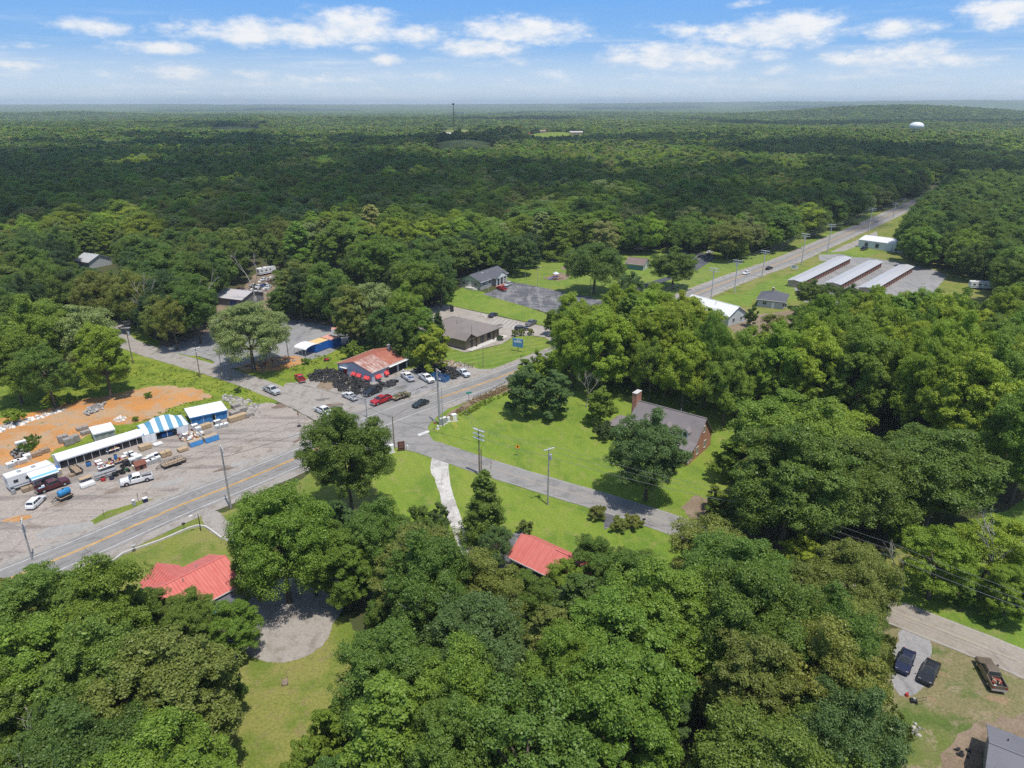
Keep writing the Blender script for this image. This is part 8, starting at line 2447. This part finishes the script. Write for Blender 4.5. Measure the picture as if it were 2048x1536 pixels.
tufts('tall_grass', [(0, 800), (90, 750), (240, 720), (330, 730), (440, 760), (520, 785), (520, 808), (430, 786), (330, 768), (210, 788), (110, 806), (0, 836)], 1000, .24, (.21, .27, .035), 'rough tall grass of the meadow beyond the clay bank')
tufts('weeds', [(180, 878), (260, 852), (345, 812), (430, 792), (470, 812), (370, 840), (300, 862), (200, 892)], 160, .26, (.19, .26, .035), 'weeds between the clay bank and the tents')
tufts('weeds', [(884, 842), (945, 799), (1040, 757), (1058, 762), (950, 808), (905, 836)], 700, .26, (.30, .225, .125), 'dry brown weeds on the bank below the guard rail')
tufts('weeds', [(905, 838), (960, 806), (1020, 782), (1015, 790), (950, 822), (915, 842)], 260, .28, (.19, .25, .035), 'green weeds at the foot of the weedy bank')
tufts('weeds', [(40, 890), (60, 870), (85, 880), (60, 905), (30, 905)], 120, .5, (.10, .165, .03), 'green growth in the middle of the clay bank')
tufts('weeds', [(560, 735), (690, 690), (700, 700), (650, 730), (575, 748)], 200, .26, (.19, .26, .035), 'rough grass behind the tire shop')
tufts('weeds', [(1760, 1270), (1790, 1280), (1780, 1400), (1830, 1470), (1800, 1500), (1760, 1400)], 400, .35, (.12, .15, .035), 'weeds at the left edge of the lower right yard')
for k, (px, py, r_, c_, lab) in enumerate(((100, 800, 15, 'lime', 'low lime green shrub at the top of the clay bank'), (140, 797, 13, 'mid', 'round green shrub next to the lime shrub on the clay bank'), (25, 832, 20, 'bright', 'wide green shrub at the left edge of the clay bank'), (297, 790, 8, 'mid', 'small green shrub in the middle of the clay bank'), (270, 838, 7, 'mid', 'small shrub behind the striped tent'), (476, 780, 7, 'dark', 'dark little shrub on the meadow corner by the west road'), (610, 722, 9, 'mid', 'shrub below the white carport'))):
    tree_px(px, py, 8, r_, c_, lab, hk=1.5, name='shrub', cat='shrub')
# ------------------------------------------------------------------ clouds overhead that throw the shade over the middle woods
def cloud_over(name, blobs, z):
    """blobs: (x, y, radius) of the shade on the ground; the cloud floats up along the sun's direction."""
    k = z / SUN_DIR.z
    mb = MB()
    cr = random.Random(len(blobs) * 3 + int(z))
    for (x, y, r_) in blobs:
        for _ in range(16):
            a = cr.uniform(0, 6.283); q = math.sqrt(cr.random()) * r_
            s = r_ * cr.uniform(.22, .45)
            mb.ball((x + SUN_DIR.x * k + q * math.cos(a), y + SUN_DIR.y * k + q * math.sin(a), z + s * .3), s, s, s * .55, 12, 7)
    o = mb.build(name, M['cloud'], None, True)
    o['kind'] = 'stuff'
    return o


m, N = new_mat('cloud_white')
d = N.n('ShaderNodeBsdfDiffuse'); d.inputs[0].default_value = (.9, .9, .9, 1)
t = N.n('ShaderNodeBsdfTranslucent'); t.inputs[0].default_value = (.8, .8, .8, 1)
mx = N.n('ShaderNodeMixShader'); mx.inputs[0].default_value = .4
m.node_tree.links.new(d.outputs[0], mx.inputs[1]); m.node_tree.links.new(t.outputs[0], mx.inputs[2])
o_ = N.n('ShaderNodeOutputMaterial'); tr = N.n('ShaderNodeBsdfTransparent'); m2 = N.n('ShaderNodeMixShader'); m2.inputs[0].default_value = .46
m.node_tree.links.new(tr.outputs[0], m2.inputs[1]); m.node_tree.links.new(mx.outputs[0], m2.inputs[2])
m.node_tree.links.new(m2.outputs[0], o_.inputs['Surface'])
M['cloud'] = m
SHADE = [
    ('cloud', [(-380, 560, 150), (-200, 520, 150), (-60, 560, 150), (-250, 750, 170), (-480, 820, 190), (-80, 700, 120), (60, 480, 95), (-330, 430, 110), (-520, 640, 150), (180, 560, 110), (60, 620, 90), (260, 640, 90)], 1300),
    ('cloud', [(-330, 1180, 190), (-60, 1220, 190), (-580, 1250, 170), (220, 1260, 160), (430, 960, 150), (560, 900, 130), (330, 1100, 120), (520, 720, 110), (400, 700, 90)], 1500),
    ('cloud', [(-900, 2100, 200), (900, 2300, 260), (1400, 2500, 300)], 1700),
    ('cloud', [(-300, 2900, 220), (100, 3000, 200), (0, 5600, 500), (900, 5300, 450), (-2600, 7600, 900), (1200, 9000, 1000), (3600, 8200, 900)], 2300),
]
for nm, bl, z in SHADE:
    cloud_over(nm, bl, z)

# ------------------------------------------------------------------ the air
HZ = 150.0
mb = MB(); mb.box(-20600, 20600, -20600, 20600, -40, HZ)
m, N = new_mat('air')
v = N.n('ShaderNodeVolumePrincipled')
v.inputs['Color'].default_value = (.80, .93, 1.0, 1)
v.inputs['Density'].default_value = 0.000105
v.inputs['Anisotropy'].default_value = 0.0
o_ = N.n('ShaderNodeOutputMaterial'); m.node_tree.links.new(v.outputs[0], o_.inputs['Volume'])
hz = mb.build('haze', m)
hz['kind'] = 'stuff'
